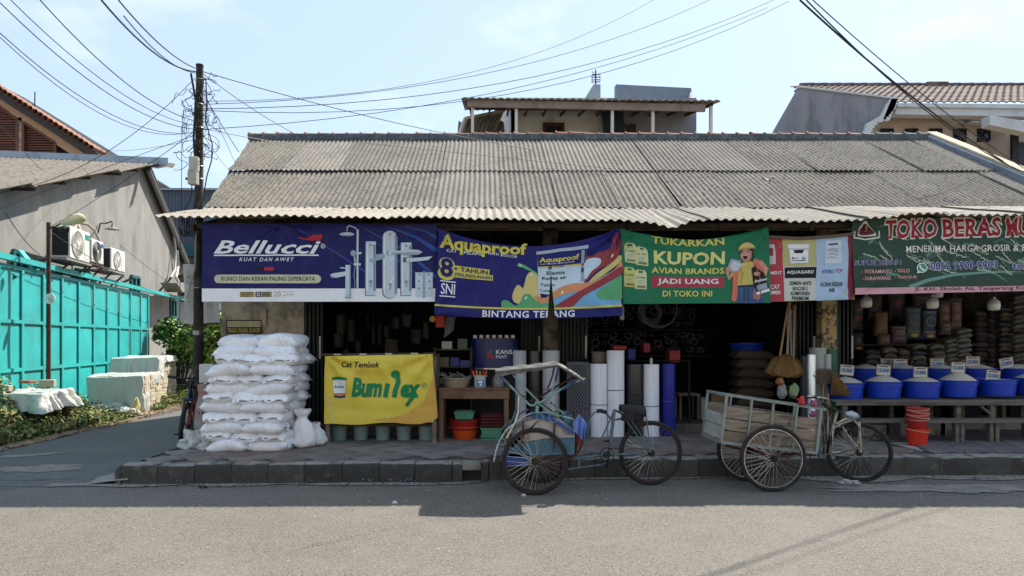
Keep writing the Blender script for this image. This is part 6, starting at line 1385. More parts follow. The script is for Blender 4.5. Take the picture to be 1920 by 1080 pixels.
def tray(c, w, d, h, m, label):
    mb = MB(); x, y, z = c; k_ = .88
    b_ = [(x + sx * w / 2 * k_, y + sy * d / 2 * k_, z) for sx, sy in ((-1, -1), (1, -1), (1, 1), (-1, 1))]; t_ = [(x + sx * w / 2, y + sy * d / 2, z + h) for sx, sy in ((-1, -1), (1, -1), (1, 1), (-1, 1))]
    mb.add(b_ + t_, [(3, 2, 1, 0), (0, 1, 5, 4), (1, 2, 6, 5), (2, 3, 7, 6), (3, 0, 4, 7)])
    for a_, b2 in zip(t_, t_[1:] + t_[:1]): mb.bar(a_, b2, .02, .012)
    return mb.build('tray', m, label=label, cat='tray', group='stacked plastic trays under the workbench')
tray((PX(871, 9.5), 9.5, .51), .27, .3, .095, m_gt, 'pale green tray resting in the red tub under the workbench')
for i in range(7):
    tray((PX(921.5, 9.45), 9.45, .21 + i * .042 + (.07 if i > 2 else 0)), .29, .34, .034 if i != 2 else .10, (m_mt if i > 2 else m_gt), '%s %s tray in the stack beside the orange tub' % (('lowest', 'second', 'third, deeper', 'fourth', 'fifth', 'sixth', 'topmost')[i], 'maroon' if i > 2 else 'green'))
# shelf clutter behind the bench
cab = thing('shelf_unit', 'dark rack behind the workbench crowded with small goods', 'shelf', (PX(850, 9.95), 9.95, .35))
for z_ in (.95, 1.2, 1.45): MB().box2((PX(815, 9.9), 9.75, z_), (PX(885, 9.9), 10.1, z_ + .02)).build('shelf', m_darkwood, cab)
for px in (816, 884): MB().box2((PX(px, 9.9) - .015, 9.75, .21), (PX(px, 9.9) + .015, 9.79, 1.5)).build('upright', m_darkwood, cab)
random.seed(31)
cols = [(120, 110, 96), (96, 92, 60), (52, 56, 110), (150, 148, 140), (110, 70, 50), (70, 84, 70), (140, 120, 90)]
sp = 0
for z_, names in ((.97, ('cream carton with a grey label low on the rack', 'pale carton beside the metal basin', 'grey carton by the deep blue drum')), (1.22, ('white curved tray on the middle of the rack', 'small blue crate on the middle of the rack', 'olive tub beside the blue crate')), (1.47, ('tan carton on top of the rack', 'small box on top of the rack near the drum'))):
    n_ = len(names)
    for i, l_ in enumerate(names):
        w_ = rnd(.12, .17); x_ = PX(824 + (i + .5) * 58 / n_, 9.85); h_ = rnd(.08, .15)
        MB().box((x_, 9.85, z_ + h_ / 2), (w_, .18, h_)).build('carton', flat((52, 56, 110) if 'blue crate' in l_ else (96, 96, 52) if 'olive' in l_ else cols[(i * 2 + int(z_ * 7)) % 7]), bev=.006, label=l_, cat='carton')
# blue drum with paint-maker lettering and small cans on it
dr = thing('display_drum', 'deep blue drum-shaped display with white K lettering behind the workbench', 'display', (PX(930, 10.0), 9.95, 1.15))
dz0, dz1 = PZ(690, 9.7), PZ(634, 9.7); rD = .36; dc = (PX(926, 9.95), 10.02, 0)
MB().cyl((dc[0], dc[1], dz0), (dc[0], dc[1], dz1), rD, 40).build('drum', mat('deep_blue_drum', (24, 32, 84), .4, var=.06), dr, smooth=True); MB().cyl((dc[0], dc[1], dz0 - .02), (dc[0], dc[1], dz0), rD + .01, 40).build('shelf_rim', m_chrome, dr)
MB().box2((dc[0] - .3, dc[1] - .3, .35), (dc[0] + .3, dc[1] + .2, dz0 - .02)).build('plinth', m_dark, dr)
def wd(x, y):
    X_ = PX(x, dc[1] - rD) - dc[0]; return x, y, -(rD - math.sqrt(max(.01, rD ** 2 - X_ ** 2))) + .004
c = Canvas(dc[1] - rD, wd, g=6); c.text('KANSAI', (930, 656, 972, 664), v_white, .5, bold=.04); c.text('PAINT', (930, 666, 951, 672), v_white, .5, bold=.015); c.poly([(914, 657), (918, 657), (918, 671), (914, 671)], v_maroon, .5); c.poly([(918, 665), (925, 656), (919, 656), (918, 658)], vm((60, 110, 120)), .8); c.poly([(918, 665), (921, 663), (927, 672), (920, 672)], v_red, .8); c.emit(dr)
for i in range(7):
    MB().cyl((dc[0] - .27 + i * .09, dc[1] - .2 - .06 * math.sin(i * math.pi / 6), dz1), (dc[0] - .27 + i * .09, dc[1] - .2 - .06 * math.sin(i * math.pi / 6), dz1 + .045), .028, 12).build('paint_tin', flat((196, 192, 184)), label='small pale paint tin on the blue drum, %s from the workbench end' % ('first', 'second', 'third', 'fourth', 'fifth', 'sixth', 'seventh')[i], cat='tin', group='tins on the blue drum')
# things hanging at the banner edge
MB().box2(tuple(P(817, 614, 9.8)), tuple(P(834, 592, 9.84))).build('red_packet', flat((170, 44, 34)), bev=.005, label='red packet hanging under the corner of the navy banner', cat='packet')
MB().cyl(P(811, 598, 9.8), P(811, 598, 9.83), .045, 18).build('tape_roll', flat((180, 140, 60)), label='yellow tape roll hanging beside the red packet', cat='tape roll')
MB().grid(lambda u, v: P(836 + 18 * u - 4 * v, 594 + 40 * v - 14 * u * v, 9.85 + .03 * math.sin(u * 9)), 8, 6, th=(0, .004, 0)).build('work_gloves', flat((110, 112, 118)), smooth=True, label='grey cloth gloves hanging under the navy banner', cat='gloves')
bo = MB(); bo.lathe([(0, 0), (.03, 0), (.032, .02), (.032, .16), (.014, .2), (.014, .225), (0, .225)], P(1166, 600, 8.95), 14); bo.build('plastic_bottle', m_jar, smooth=True, label='clear plastic bottle tied to the corner of the navy banner', cat='bottle')
# hanging goods inside the dark doorway
random.seed(14)
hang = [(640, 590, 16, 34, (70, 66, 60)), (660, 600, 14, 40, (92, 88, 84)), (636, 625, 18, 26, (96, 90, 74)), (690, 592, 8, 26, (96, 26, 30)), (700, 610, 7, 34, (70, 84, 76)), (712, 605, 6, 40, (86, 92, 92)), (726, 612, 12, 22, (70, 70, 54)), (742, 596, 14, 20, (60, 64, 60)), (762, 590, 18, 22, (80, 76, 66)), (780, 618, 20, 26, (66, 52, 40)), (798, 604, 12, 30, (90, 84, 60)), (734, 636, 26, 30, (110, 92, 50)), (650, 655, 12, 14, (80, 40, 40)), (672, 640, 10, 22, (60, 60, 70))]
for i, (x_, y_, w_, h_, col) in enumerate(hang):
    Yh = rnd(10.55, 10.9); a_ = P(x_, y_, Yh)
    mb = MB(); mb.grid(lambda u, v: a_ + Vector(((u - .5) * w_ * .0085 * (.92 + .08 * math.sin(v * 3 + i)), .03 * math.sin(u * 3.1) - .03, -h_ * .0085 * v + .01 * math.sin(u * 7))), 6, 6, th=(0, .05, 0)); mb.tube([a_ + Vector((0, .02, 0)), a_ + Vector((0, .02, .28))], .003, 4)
    mb.build('hanging_packet', flat(tuple(int(q * .45) for q in col)), smooth=True, label='dim %s packet in the doorway above the yellow banner, %s' % (('grey', 'tan', 'olive', 'red', 'greenish', 'pale', 'brown')[i % 7], ('hung highest by the shutter', 'hung second', 'lower by the shutter', 'narrow and red', 'narrow, next to the red one', 'narrowest and pale', 'squat', 'above the middle', 'over the counter end', 'wide and low', 'by the tape roll', 'round and yellowish', 'lowest and small', 'low beside the small one')[i]), cat='packet', group='goods hanging in the doorway')  # packet colour scaled down, the doorway's shade put into it
# ================================================================ rolls of sheeting
m_rw1 = mat('white_sheet_roll', (230, 231, 236), .5, var=.04, scale=2, stretch=(3, 3, .4), dirt=(168, 172, 184), damt=.3, dscale=4); m_rg = mat('grey_sheet_roll', (176, 178, 184), .6, var=.06); m_rb = mat('black_sheet_roll', (26, 27, 30), .35, var=.2, spec=.6); m_rbl = mat('blue_sheet_roll', (22, 30, 128), .45, var=.08)
rolls = [(973, 657, 14, 9.85, m_rg, 'dull grey-white roll beside the workbench, tied low'), (1002, 658, 13, 9.9, m_rb, 'black roll between two pale rolls behind the rickshaw hood'), (1033, 657, 16, 9.85, m_rg, 'wide grey-white roll in front of the torn banner column'),
         (1122, 682, 16, 9.73, m_rw1, 'short white roll beside the black wire mesh roll'), (1154, 657, 16.2, 9.73, m_rw1, 'tallest white roll tied with a black cord'), (1189, 683, 16, 9.78, m_rb, 'shiny black roll behind the rickshaw saddle'), (1221, 683, 14.5, 9.73, m_rw1, 'white roll between the black and the blue rolls'), (1253.5, 682, 12.5, 9.75, m_rbl, 'deep blue roll at the end of the row')]
for i, (px, pt_, r_, Y_, m_, l_) in enumerate(rolls):
    t = thing('sheeting_roll', l_, 'roll', (PX(px, Y_), Y_, .208), 'rolls of sheeting standing on the pavement'); rr = r_ * Y_ / F; zt2 = PZ(pt_, Y_)
    mb = MB(); lean = rnd(-.01, .01); mb.lathe([(rr * .62, -.1), (rr * .62, zt2 - .208 - .002), (rr * .9, zt2 - .208), (rr * .99, zt2 - .209), (rr, zt2 - .22), (rr, .01), (rr * .97, 0)], (PX(px, Y_), Y_, .208), 36); mb.build('roll_body', m_, t, smooth=True, sharp=50)
    if m_ is not m_rb or i == 5:
        zc = (PZ(742, Y_), 0, PZ(730, Y_), PZ(758, Y_), PZ(731, Y_), PZ(740, Y_), PZ(761, Y_), PZ(752, Y_))[i]
        MB().torus((PX(px, Y_), Y_, zc), rr + .002, .005, Matrix.Rotation(rnd(-.04, .04), 3, 'Y'), 30, 5).build('tie_cord', m_cable if m_ is not m_rbl else flat((70, 84, 150)), t)
MB().lathe([(0, 0), (.02, 0), (.02, .09), (0, .09)], (PX(1221, 9.73), 9.73, PZ(683, 9.73) - .001), 10).build('core_tube', flat((190, 184, 170)), label='narrow perforated tube poking from the white roll beside the blue one', cat='tube')
# wire mesh roll
mr = thing('wire_mesh_roll', 'black roll of diamond wire mesh standing behind the rickshaw seat', 'wire mesh roll', (PX(1084, 9.75), 9.75, .208)); rr = .158; z0_, z1_ = .22, PZ(680, 9.75)
mb = MB()
for k_ in range(22):
    for sg_ in (1, -1):
        mb.tube([(PX(1084, 9.75) + rr * math.cos(2 * math.pi * k_ / 22 + sg_ * t_ * .34), 9.75 + rr * math.sin(2 * math.pi * k_ / 22 + sg_ * t_ * .34), z0_ + (z1_ - z0_) * t_ / 14) for t_ in range(15)], .0055, 4, cap=False)
mb.torus((PX(1084, 9.75), 9.75, z1_), rr, .006, None, 30, 5); mb.build('mesh_wires', mat('mesh_wire', (112, 114, 118), .5, var=.2), mr)
MB().cyl((PX(1084, 9.75), 9.75, .21), (PX(1084, 9.75), 9.75, z1_ - .03), rr * .80, 24).build('inner_layers', mat('mesh_inner', (30, 31, 33), .8, var=.3, scale=40), mr)
basin((PX(1124, 10.0), 10.0, PZ(680, 10)), .12, .11, .16, flat((120, 110, 96)), 'wire_basket', 'dim woven basket behind the short white roll', 'basket')
# interior of the middle shop: pipes, hoops, sacks, crates
pr = thing('pipe_rack', 'dark rack of grey pipes stacked end-on deep in the middle shop', 'rack', (PX(1250, 12), 12, .35))
m_pipe = mat('grey_pvc_pipe', (92, 94, 98), .5, var=.1, rand=.2)
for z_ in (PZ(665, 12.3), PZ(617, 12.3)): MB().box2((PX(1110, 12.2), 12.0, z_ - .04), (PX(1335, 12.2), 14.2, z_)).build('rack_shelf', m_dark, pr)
random.seed(8); cntp = 0
for (xa, xb, yb) in ((1120, 1330, 662), (1105, 1310, 614)):
    x_ = xa
    while x_ < xb:
        for lay in range(3):
            if random.random() < .75:
                r_ = rnd(.03, .065); cx_ = PX(x_ + rnd(-3, 3), 12); cz = PZ(yb - 7 - lay * 13 + rnd(-2, 2), 12)
                mb = MB(); mb.lathe([(r_, 0), (r_ * .86, 0), (r_ * .84, .5), (r_, 1.6), (r_, 0)], (cx_, 12.0 + rnd(0, .15), cz), 14, Matrix.Rotation(R(-90), 3, 'X')); mb.build('pipe', m_pipe, pr, smooth=True, sharp=30); cntp += 1
        x_ += 15
for i, (x_, y_, r_) in enumerate(((1234, 580, .30), (1218, 590, .19))):
    mb = MB()
    for q in range(4): mb.torus(P(x_ + q * 1.2, y_ - 4 * i, 10.9 + q * .03), r_ - q * .012 * (1 + i), .006, Matrix.Rotation(R(90), 3, 'X'), 44, 5)
    mb.build('hose_coil', flat((96, 96, 98)), label=('large coil of thin grey hose hanging under the green banner', 'smaller coil of hose inside the large one')[i], cat='hose coil')
m_csack = mat('cement_sack_paper', (84, 72, 60), .85, var=.15, bump=.3, rand=.1)
cs = sackmesh(.62, .42, .2, 9).build('cement_sack', m_csack, smooth=True, base=False, sharp=75); COL.objects.unlink(cs)
for k_ in range(7):
    o = cs.copy(); COL.objects.link(o); o.location = (PX(1410, 11.2) + rnd(-.02, .02), 11.2, .35 + k_ * .155); o.rotation_euler = (0, 0, rnd(-.06, .06)); o.scale = (1, 1, .95)
    tag(o, 'brown paper cement sack, %s in the dim stack behind the brooms' % ('lowest', 'second', 'third', 'fourth', 'fifth', 'sixth', 'topmost')[k_], 'sack', 'brown cement sacks in the middle shop')
    if k_ in (2, 4, 6): 
        t_ = P(1415, 0, 10.97); c = Canvas(10.965, lambda x, y: (x, y, 0), g=90); yy = HY - (.35 + k_ * .155 + .075 - EH) * F / 10.965; c.text('INDOCEM', (1395, yy - 3.5, 1436, yy + 2.5), flat((60, 50, 44)), 0, bold=.02); c.emit(o) if False else None
basin((PX(1400, 11.2), 11.2, .35 + 7 * .155), .28, .24, .12, m_bt, 'tub', 'blue tub on top of the dim cement sack stack', 'tub')
stool = thing('stool', 'small wooden stool in the dim middle shop beside the blue roll', 'stool', (PX(1287, 10.9), 10.9, .35))
MB().box2((PX(1266, 10.9), 10.7, .73), (PX(1306, 10.9), 11.05, .76)).build('seat', m_wood, stool)
for a_ in (1270, 1303):
    for yy in (10.73, 11.0): MB().bar((PX(a_, 10.9), yy, .35), (PX(a_, 10.9), yy, .73), .03).build('leg', m_wood, stool)
for i, (x_, y_, w_, h_, col, l_) in enumerate(((1346, 765, 34, 52, (110, 88, 66), 'slatted wooden crate behind the cart bed'), (1318, 770, 14, 50, (130, 130, 132), 'white lettered carton beside the slatted crate'), (1262, 668, 20, 22, (130, 36, 40), 'red tin above the black roll'), (1182, 664, 14, 20, (40, 50, 120), 'blue tin behind the tallest white roll'), (1210, 652, 12, 18, (120, 30, 50), 'crimson can behind the black roll'), (1160, 652, 24, 8, (150, 36, 40), 'red lid on top of the tallest white roll'))):
    Yc = 10.75 if i < 2 else (10.4 if i < 5 else 10.2); a_ = P(x_ - w_ / 2, y_ + h_ / 2, Yc); b2 = P(x_ + w_ / 2, y_ - h_ / 2, Yc)
    MB().box2((a_.x, Yc - .1, max(.35 if i < 2 else 0, a_.z)), (b2.x, Yc + .15, b2.z)).build('crate' if i < 2 else 'tin', flat(col), bev=.006, label=l_, cat='crate' if i < 2 else 'tin')
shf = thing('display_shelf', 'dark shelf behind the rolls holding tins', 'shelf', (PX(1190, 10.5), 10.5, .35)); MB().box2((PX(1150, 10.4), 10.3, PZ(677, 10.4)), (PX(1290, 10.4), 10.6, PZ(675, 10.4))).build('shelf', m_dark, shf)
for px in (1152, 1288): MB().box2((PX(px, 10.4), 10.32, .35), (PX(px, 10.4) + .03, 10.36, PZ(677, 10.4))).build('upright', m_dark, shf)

# ================================================================ wheels
def wheel(root, c, Rr, M, spokes=36, tyre=.020, rim_m=m_chrome, hub=.028, wd=.06):
    hubm = MB(); ax_ = M @ Vector((0, 0, 1)); c = Vector(c)
    hubm.cyl(c - ax_ * wd, c + ax_ * wd, hub * .6, 12); hubm.cyl(c - ax_ * wd * .6, c - ax_ * wd * .45, hub * 1.4, 14); hubm.cyl(c + ax_ * wd * .45, c + ax_ * wd * .6, hub * 1.4, 14)
    w = hubm.build('wheel', m_iron, root, smooth=True, sharp=40)
    MB().torus(c, Rr - tyre, tyre, M, 64, 8, sq=1.0).build('tyre', m_black, w, smooth=True)
    MB().torus(c, Rr - tyre * 2.15, tyre * .36, M, 64, 6, sq=2.0).build('rim', rim_m, w, smooth=True)
    sp_ = MB()
    for k_ in range(spokes):
        a = 2 * math.pi * k_ / spokes; s_ = (1 if k_ % 2 else -1); off = .5 * (1 if (k_ // 2) % 2 else -1)
        p0 = c + M @ Vector((hub * math.cos(a + off * 2.4), hub * math.sin(a + off * 2.4), s_ * wd * .5)); p1 = c + M @ Vector(((Rr - tyre * 2.4) * math.cos(a), (Rr - tyre * 2.4) * math.sin(a), 0)); sp_.tube([p0, p1], .0017, 3, cap=False)
    sp_.build('spokes', m_spoke, w); return w
MX = Matrix.Rotation(R(90), 3, 'X')          # wheel axis along Y
# ================================================================ becak (cycle rickshaw)
bc = thing('cycle_rickshaw', 'parked three-wheeled cycle rickshaw with grey folding hood and pale green frame at the kerb', 'rickshaw', (1.1, 7.3, 0))
Yn, Yf, Yc = 7.03, 7.62, 7.36
m_mint = mat('pale_green_frame', (112, 152, 138), .55, var=.12, dirt=(100, 84, 66), damt=.55, dscale=14); m_blug = mat('blue_grey_frame', (84, 104, 114), .55, var=.12, dirt=(70, 54, 42), damt=.55, dscale=14)
m_bodyb = mat('steel_blue_panel', (70, 108, 130), .6, var=.15, dirt=(40, 50, 56), damt=.5, dscale=6); m_bodyw = mat('dirty_cream_panel', (176, 168, 160), .7, var=.15, dirt=(78, 66, 58), damt=.6, dscale=6); m_brt = mat('bright_blue_vinyl', (26, 70, 148), .4, var=.1, bump=.2, dirt=(70, 90, 120), damt=.3); m_hood = mat('grey_hood_vinyl', (74, 76, 74), .55, var=.15, bump=.5, bscale=14, dirt=(150, 146, 136), damt=.35, dscale=6)
wheel(bc, (PX(1003, Yn), Yn, .345), .345, MX @ Matrix.Rotation(R(-3), 3, 'X'), tyre=.021, rim_m=m_rust); wheel(bc, (PX(1016, Yf), Yf, .345), .345, MX, tyre=.021, rim_m=m_rust)
wheel(bc, (PX(1220, 7.5), 7.5, .355), .355, MX @ Matrix.Rotation(R(4), 3, 'Y'), tyre=.021, rim_m=m_rust)
B = lambda px, py, Y=Yc: P(px, py, Y)
# body tub: side panels (near and far), seat, floor
for Y_ in (7.16, 7.5):
    k_ = Y_ / 7.16
    def bp_(x, y): return P(x, y, 7.16) + Vector((0, Y_ - 7.16, 0))
    MB().prism([bp_(958, 842), bp_(966, 812), bp_(985, 792), bp_(1020, 780), bp_(1050, 786), bp_(1077, 808), bp_(1078, 820), bp_(1025, 822), bp_(958, 832)], (0, .02, 0)).build('side_panel', m_bodyw, bc)
    MB().prism([bp_(953, 848), bp_(958, 833), bp_(1025, 823), bp_(1078, 821), bp_(1077, 852), bp_(1010, 854), bp_(953, 850)], (0, .02, 0)).build('side_panel', m_bodyb, bc)
MB().hexa([P(948, 873, 7.18), P(992, 875, 7.18), P(992, 875, 7.18) + Vector((0, .4, 0)), P(948, 873, 7.18) + Vector((0, .4, 0)), P(949, 848, 7.18), P(993, 852, 7.18), P(993, 852, 7.18) + Vector((0, .4, 0)), P(949, 848, 7.18) + Vector((0, .4, 0))]).build('foot_box', m_brt, bc, bev=.01)
mb = MB(); mb.grid(lambda u, v: P(999 + 77 * u, 778 + 32 * u ** 1.6 - 3 * math.sin(u * 3), 7.12) + Vector((0, .44 * v, .01 * math.sin(v * 3))), 12, 4, th=(0, 0, -.04)); mb.build('seat_rail_cushion', m_brt, bc, smooth=True)
MB().hexa([P(990, 822, 7.2), P(1050, 822, 7.2), P(1050, 822, 7.2) + Vector((0, .36, 0)), P(990, 822, 7.2) + Vector((0, .36, 0)), P(990, 808, 7.2), P(1052, 806, 7.2), P(1052, 806, 7.2) + Vector((0, .36, 0)), P(990, 808, 7.2) + Vector((0, .36, 0))]).build('seat', m_brt, bc, bev=.012)
MB().hexa([P(1042, 822, 7.2), P(1060, 822, 7.2), P(1060, 822, 7.2) + Vector((0, .36, 0)), P(1042, 822, 7.2) + Vector((0, .36, 0)), P(1060, 775, 7.2), P(1074, 778, 7.2), P(1074, 778, 7.2) + Vector((0, .36, 0)), P(1060, 775, 7.2) + Vector((0, .36, 0))]).build('backrest', m_bodyb, bc, bev=.012)
MB().box2(tuple(P(955, 856, 7.18)), tuple(P(1075, 850, 7.18) + Vector((0, .38, 0)))).build('floor_board', m_rust, bc)
for x_ in (981, 1040):
    MB().bar(P(x_, 790, 7.135), P(x_ - 2, 846, 7.135), .016, .03).build('panel_strut', m_rust, bc)
# front bars curving from the foot plate
for Y_ in (7.1, 7.52):
    o_ = Vector((0, Y_ - 7.1, 0))
    mb = MB(); mb.tube([P(q[0], q[1], 7.1) + o_ for q in ((926, 866), (930, 846), (936, 828), (948, 808), (962, 796), (984, 780), (996, 775))], .009, 6); mb.tube([P(q[0], q[1], 7.1) + o_ for q in ((950, 822), (958, 806), (966, 792), (972, 772), (973, 742))], .013, 6); mb.build('front_bar', m_chrome if Y_ < 7.3 else m_blug, bc, smooth=True)
mb = MB(); mb.torus(P(941, 828, 7.09), .036, .005, MX, 22, 5); mb.torus(P(956, 808, 7.09), .028, .005, MX, 22, 5); mb.torus(P(1038, 783, 7.09), .047, .005, MX, 26, 5); mb.torus(P(1012, 782, 7.09), .035, .005, MX, 26, 5)
mb.build('scroll_ornament', m_mint, bc, smooth=True)
MB().box2(tuple(P(919, 870, 7.1)), tuple(P(940, 866, 7.1) + Vector((0, .42, 0)))).build('foot_plate', m_rust, bc)
mb = MB()
for x_, l_ in ((924, 20), (930, 28), (936, 34), (939, 24)): mb.tube([P(x_, 868, 7.12), P(x_ + 1, 868 + l_ / 2, 7.12), P(x_, 868 + l_, 7.12)], .006, 4)
mb.build('hanging_chain', m_iron, bc)
# hood
mb = MB()
def hoodf(u, v):      # u along, v across
    ln = [(929, 697.5), (965, 692), (1010, 688), (1046, 683)]; t = u * 3; i = min(2, int(t)); f_ = t - i
    x = ln[i][0] + (ln[i + 1][0] - ln[i][0]) * f_; y = ln[i][1] + (ln[i + 1][1] - ln[i][1]) * f_
    return P(x, y, 7.06) + Vector((0, .52 * v, .025 * math.sin(math.pi * v) + .006 * math.sin(u * 26 + v * 5) * (1 if 0 < v < 1 else .5)))
mb.grid(hoodf, 18, 8, th=(0, 0, -.018)); 
mb.grid(lambda u, v: P(1046 + 48 * u, 683 + 29 * u ** 1.15 + .8 * math.sin(u * 14), 7.06) + Vector((0, .52 * v, .02 * math.sin(math.pi * v) + .007 * math.sin(u * 19 + v * 7))), 12, 8, th=(-.01, 0, -.018))
mb.build('hood', m_hood, bc, smooth=True, sharp=60)
mb = MB(); mb.tube([P(929, 698, 7.055), P(965, 694, 7.05), P(1010, 690, 7.05), P(1046, 685, 7.055), P(1070, 698, 7.05), P(1094, 713, 7.05)], .013, 6); mb.grid(lambda u, v: P(929 + 117 * u, 698 - 14 * u + 9 * v * (1 - .5 * u) + .8 * math.sin(u * 20), 7.05) , 20, 2, th=(0, .006, 0))
mb.tube([P(1090, 712, 7.05), P(1096, 710, 7.08), P(1097, 714, 7.1), P(1094, 716, 7.1)], .009, 5); mb.build('hood_edge', m_hood, bc, smooth=True)
for Y_ in (7.08, 7.54):
    o_ = Vector((0, Y_ - 7.08, 0)); mm = m_mint if Y_ < 7.3 else m_rust
    mb = MB(); mb.tube([P(q[0], q[1], 7.08) + o_ for q in ((931, 699), (950, 717), (968, 735), (985, 752), (994, 760), (1002, 760), (1008, 754))], .012, 7); mb.tube([P(q[0], q[1], 7.08) + o_ for q in ((1010, 757), (1030, 744), (1050, 731), (1078, 716), (1092, 712))], .012, 7)
    mb.tube([P(q[0], q[1], 7.08) + o_ for q in ((1048, 688), (1043, 712), (1034, 735))], .010, 6); mb.tube([P(q[0], q[1], 7.08) + o_ for q in ((962, 703), (985, 728), (1010, 753))], .009, 6); mb.tube([P(q[0], q[1], 7.08) + o_ for q in ((1009, 756), (1028, 770), (1048, 782), (1058, 776), (1040, 762))], .009, 6)
    mb.build('hood_strut', mm, bc, smooth=True)
mb = MB(); mb.bar(P(1041, 715, 7.065), P(1047, 690, 7.065), .028, .02); mb.bar(P(934, 703, 7.065), P(953, 722, 7.065), .028, .02); mb.bar(P(1053, 731, 7.065), P(1080, 715, 7.065), .028, .02); mb.build('strut_wrap', mat('blue_strut_wrap', (30, 56, 96), .7), bc)
mb = MB(); hc = P(1008, 756, 7.06); mb.cyl(hc, hc + Vector((0, .03, 0)), .028, 14)
for q in range(6): a = q * math.pi / 3; mb.cyl(hc + Vector((.02 * math.cos(a), -.006, .02 * math.sin(a))), hc + Vector((.02 * math.cos(a), 0, .02 * math.sin(a))), .005, 6)
mb.bar(P(1008, 757, 7.07), P(1006, 775, 7.07), .03, .02); mb.tube([P(994, 775, 7.08), P(1020, 773, 7.08), P(1045, 778, 7.08), P(1075, 786, 7.08)], .007, 6); mb.build('hinge_plate', m_mint, bc)
mb = MB(); mb.tube([P(1037, 742, 7.05), P(1037, 776, 7.05)], .003, 4); mb.build('hood_cord', flat((190, 186, 176)), bc)
# rear bicycle half
mb = MB()
mb.tube([P(1076, 860, 7.36), P(1110, 856, 7.37), P(1142, 852, 7.38)], .018, 8); mb.tube([P(1142, 853, 7.38), P(1180, 851, 7.44), P(1218, 848, 7.50)], .011, 7)
mb.tube([P(1142, 853, 7.38), P(1152, 768, 7.38)], .018, 8); mb.tube([P(1065, 880, 7.35), P(1100, 875, 7.36), P(1130, 871, 7.38), P(1145, 862, 7.38)], .010, 7)
mb.tube([P(1152, 769, 7.38), P(1138, 800, 7.38), P(1113, 856, 7.38)], .008, 6); mb.tube([P(1086, 861, 7.37), P(1086, 876, 7.37)], .014, 7)
mb.build('rear_frame', m_blug, bc, smooth=True)
mb = MB()
for Y_ in (7.44, 7.56):
    mb.tube([P(1172, 786, 7.38), P(1196, 818, 7.44), P(1219, 848, Y_)], .008, 6); mb.tube([P(1212, 783, 7.42), P(1216, 815, 7.45), P(1220, 848, Y_)], .008, 6); mb.tube([P(1180, 784, 7.4), P(1200, 812, 7.45), P(1221, 846, Y_)], .006, 6)
mb.build('seat_stay', m_blug, bc, smooth=True)
mb = MB(); mb.tube([P(1103, 800, 7.3), P(1106, 785, 7.3), P(1114, 774, 7.3), P(1122, 771, 7.3)], .009, 6); mb.tube([P(1135, 772, 7.35), P(1142, 782, 7.4), P(1150, 788, 7.4), P(1165, 785, 7.4)], .012, 6); mb.tube([P(1103, 800, 7.3), P(1100, 830, 7.33), P(1092, 860, 7.36)], .006, 5); mb.build('handlebar', m_blug, bc, smooth=True)
mb = MB(); mb.tube([P(1119, 771, 7.3), P(1126, 770, 7.3), P(1136, 773, 7.34)], .022, 9); mb.build('grip', m_black, bc, smooth=True)
mb = MB()
def sadf(u, v):
    a = math.pi * (v * 1.3 - .15); x = 1162 + 46 * u; y = 771 + 3 * u * u; hw = .055 + .05 * u
    return P(x, y, 7.4) + Vector((0, -hw * math.cos(a), .03 + .045 * math.sin(a) - .035 * u * (1 - math.sin(max(0, a)))))
mb.grid(sadf, 12, 10, th=(0, 0, -.012)); mb.build('saddle', m_black, bc, smooth=True)
mb = MB(); mb.grid(lambda u, v: P(1165 + 42 * u, 774 + (18 - 6 * u) * v * math.sin(1 + u * 1.4), 7.31) + Vector((0, .02 * v + .01 * math.sin(u * 20), 0)), 14, 4, th=(0, .006, 0)); mb.tube([P(1151, 768, 7.38), P(1165, 775, 7.37), P(1175, 790, 7.38)], .012, 6); mb.build('saddle_cover', mat('black_vinyl_cover', (20, 21, 24), .35, var=.2, bump=.4, spec=.6), bc, smooth=True)
mb = MB(); mb.torus(P(1138, 853, 7.34), .075, .005, MX, 30, 5); mb.torus(P(1138, 853, 7.34), .03, .008, MX, 20, 5)
for q in range(5): a = q * 1.2566; mb.bar(P(1138, 853, 7.34), P(1138, 853, 7.34) + Vector((.075 * math.cos(a), 0, .075 * math.sin(a))), .008)
mb.build('chainring', m_iron, bc)
mb = MB(); mb.bar(P(1141, 854, 7.31), P(1140, 870, 7.31), .018, .014); mb.bar(P(1141, 854, 7.42), P(1143, 826, 7.44), .014, .012); mb.box(P(1139, 827, 7.46), (.08, .06, .02)); mb.box(P(1140, 871, 7.27), (.02, .08, .08)); mb.build('crank', m_iron, bc)
mb = MB(); mb.tube([P(1138, 840, 7.35), P(1180, 842, 7.42), P(1218, 842, 7.46)], .004, 4); mb.tube([P(1140, 866, 7.35), P(1180, 862, 7.42), P(1218, 853, 7.46)], .004, 4); mb.build('chain', m_iron, bc)
mb = MB(); mb.cyl(P(1003, 864, 7.03), P(1016, 862, 7.62), .013, 8); mb.bar(P(1003, 860, 7.15), P(1075, 860, 7.3), .03, .03); mb.bar(P(1016, 850, 7.55), P(1070, 855, 7.4), .025, .03)
mb.tube([P(985, 872, 7.2), P(1015, 876, 7.25), P(1050, 872, 7.3)], .012, 6); mb.build('axle', m_rust, bc)
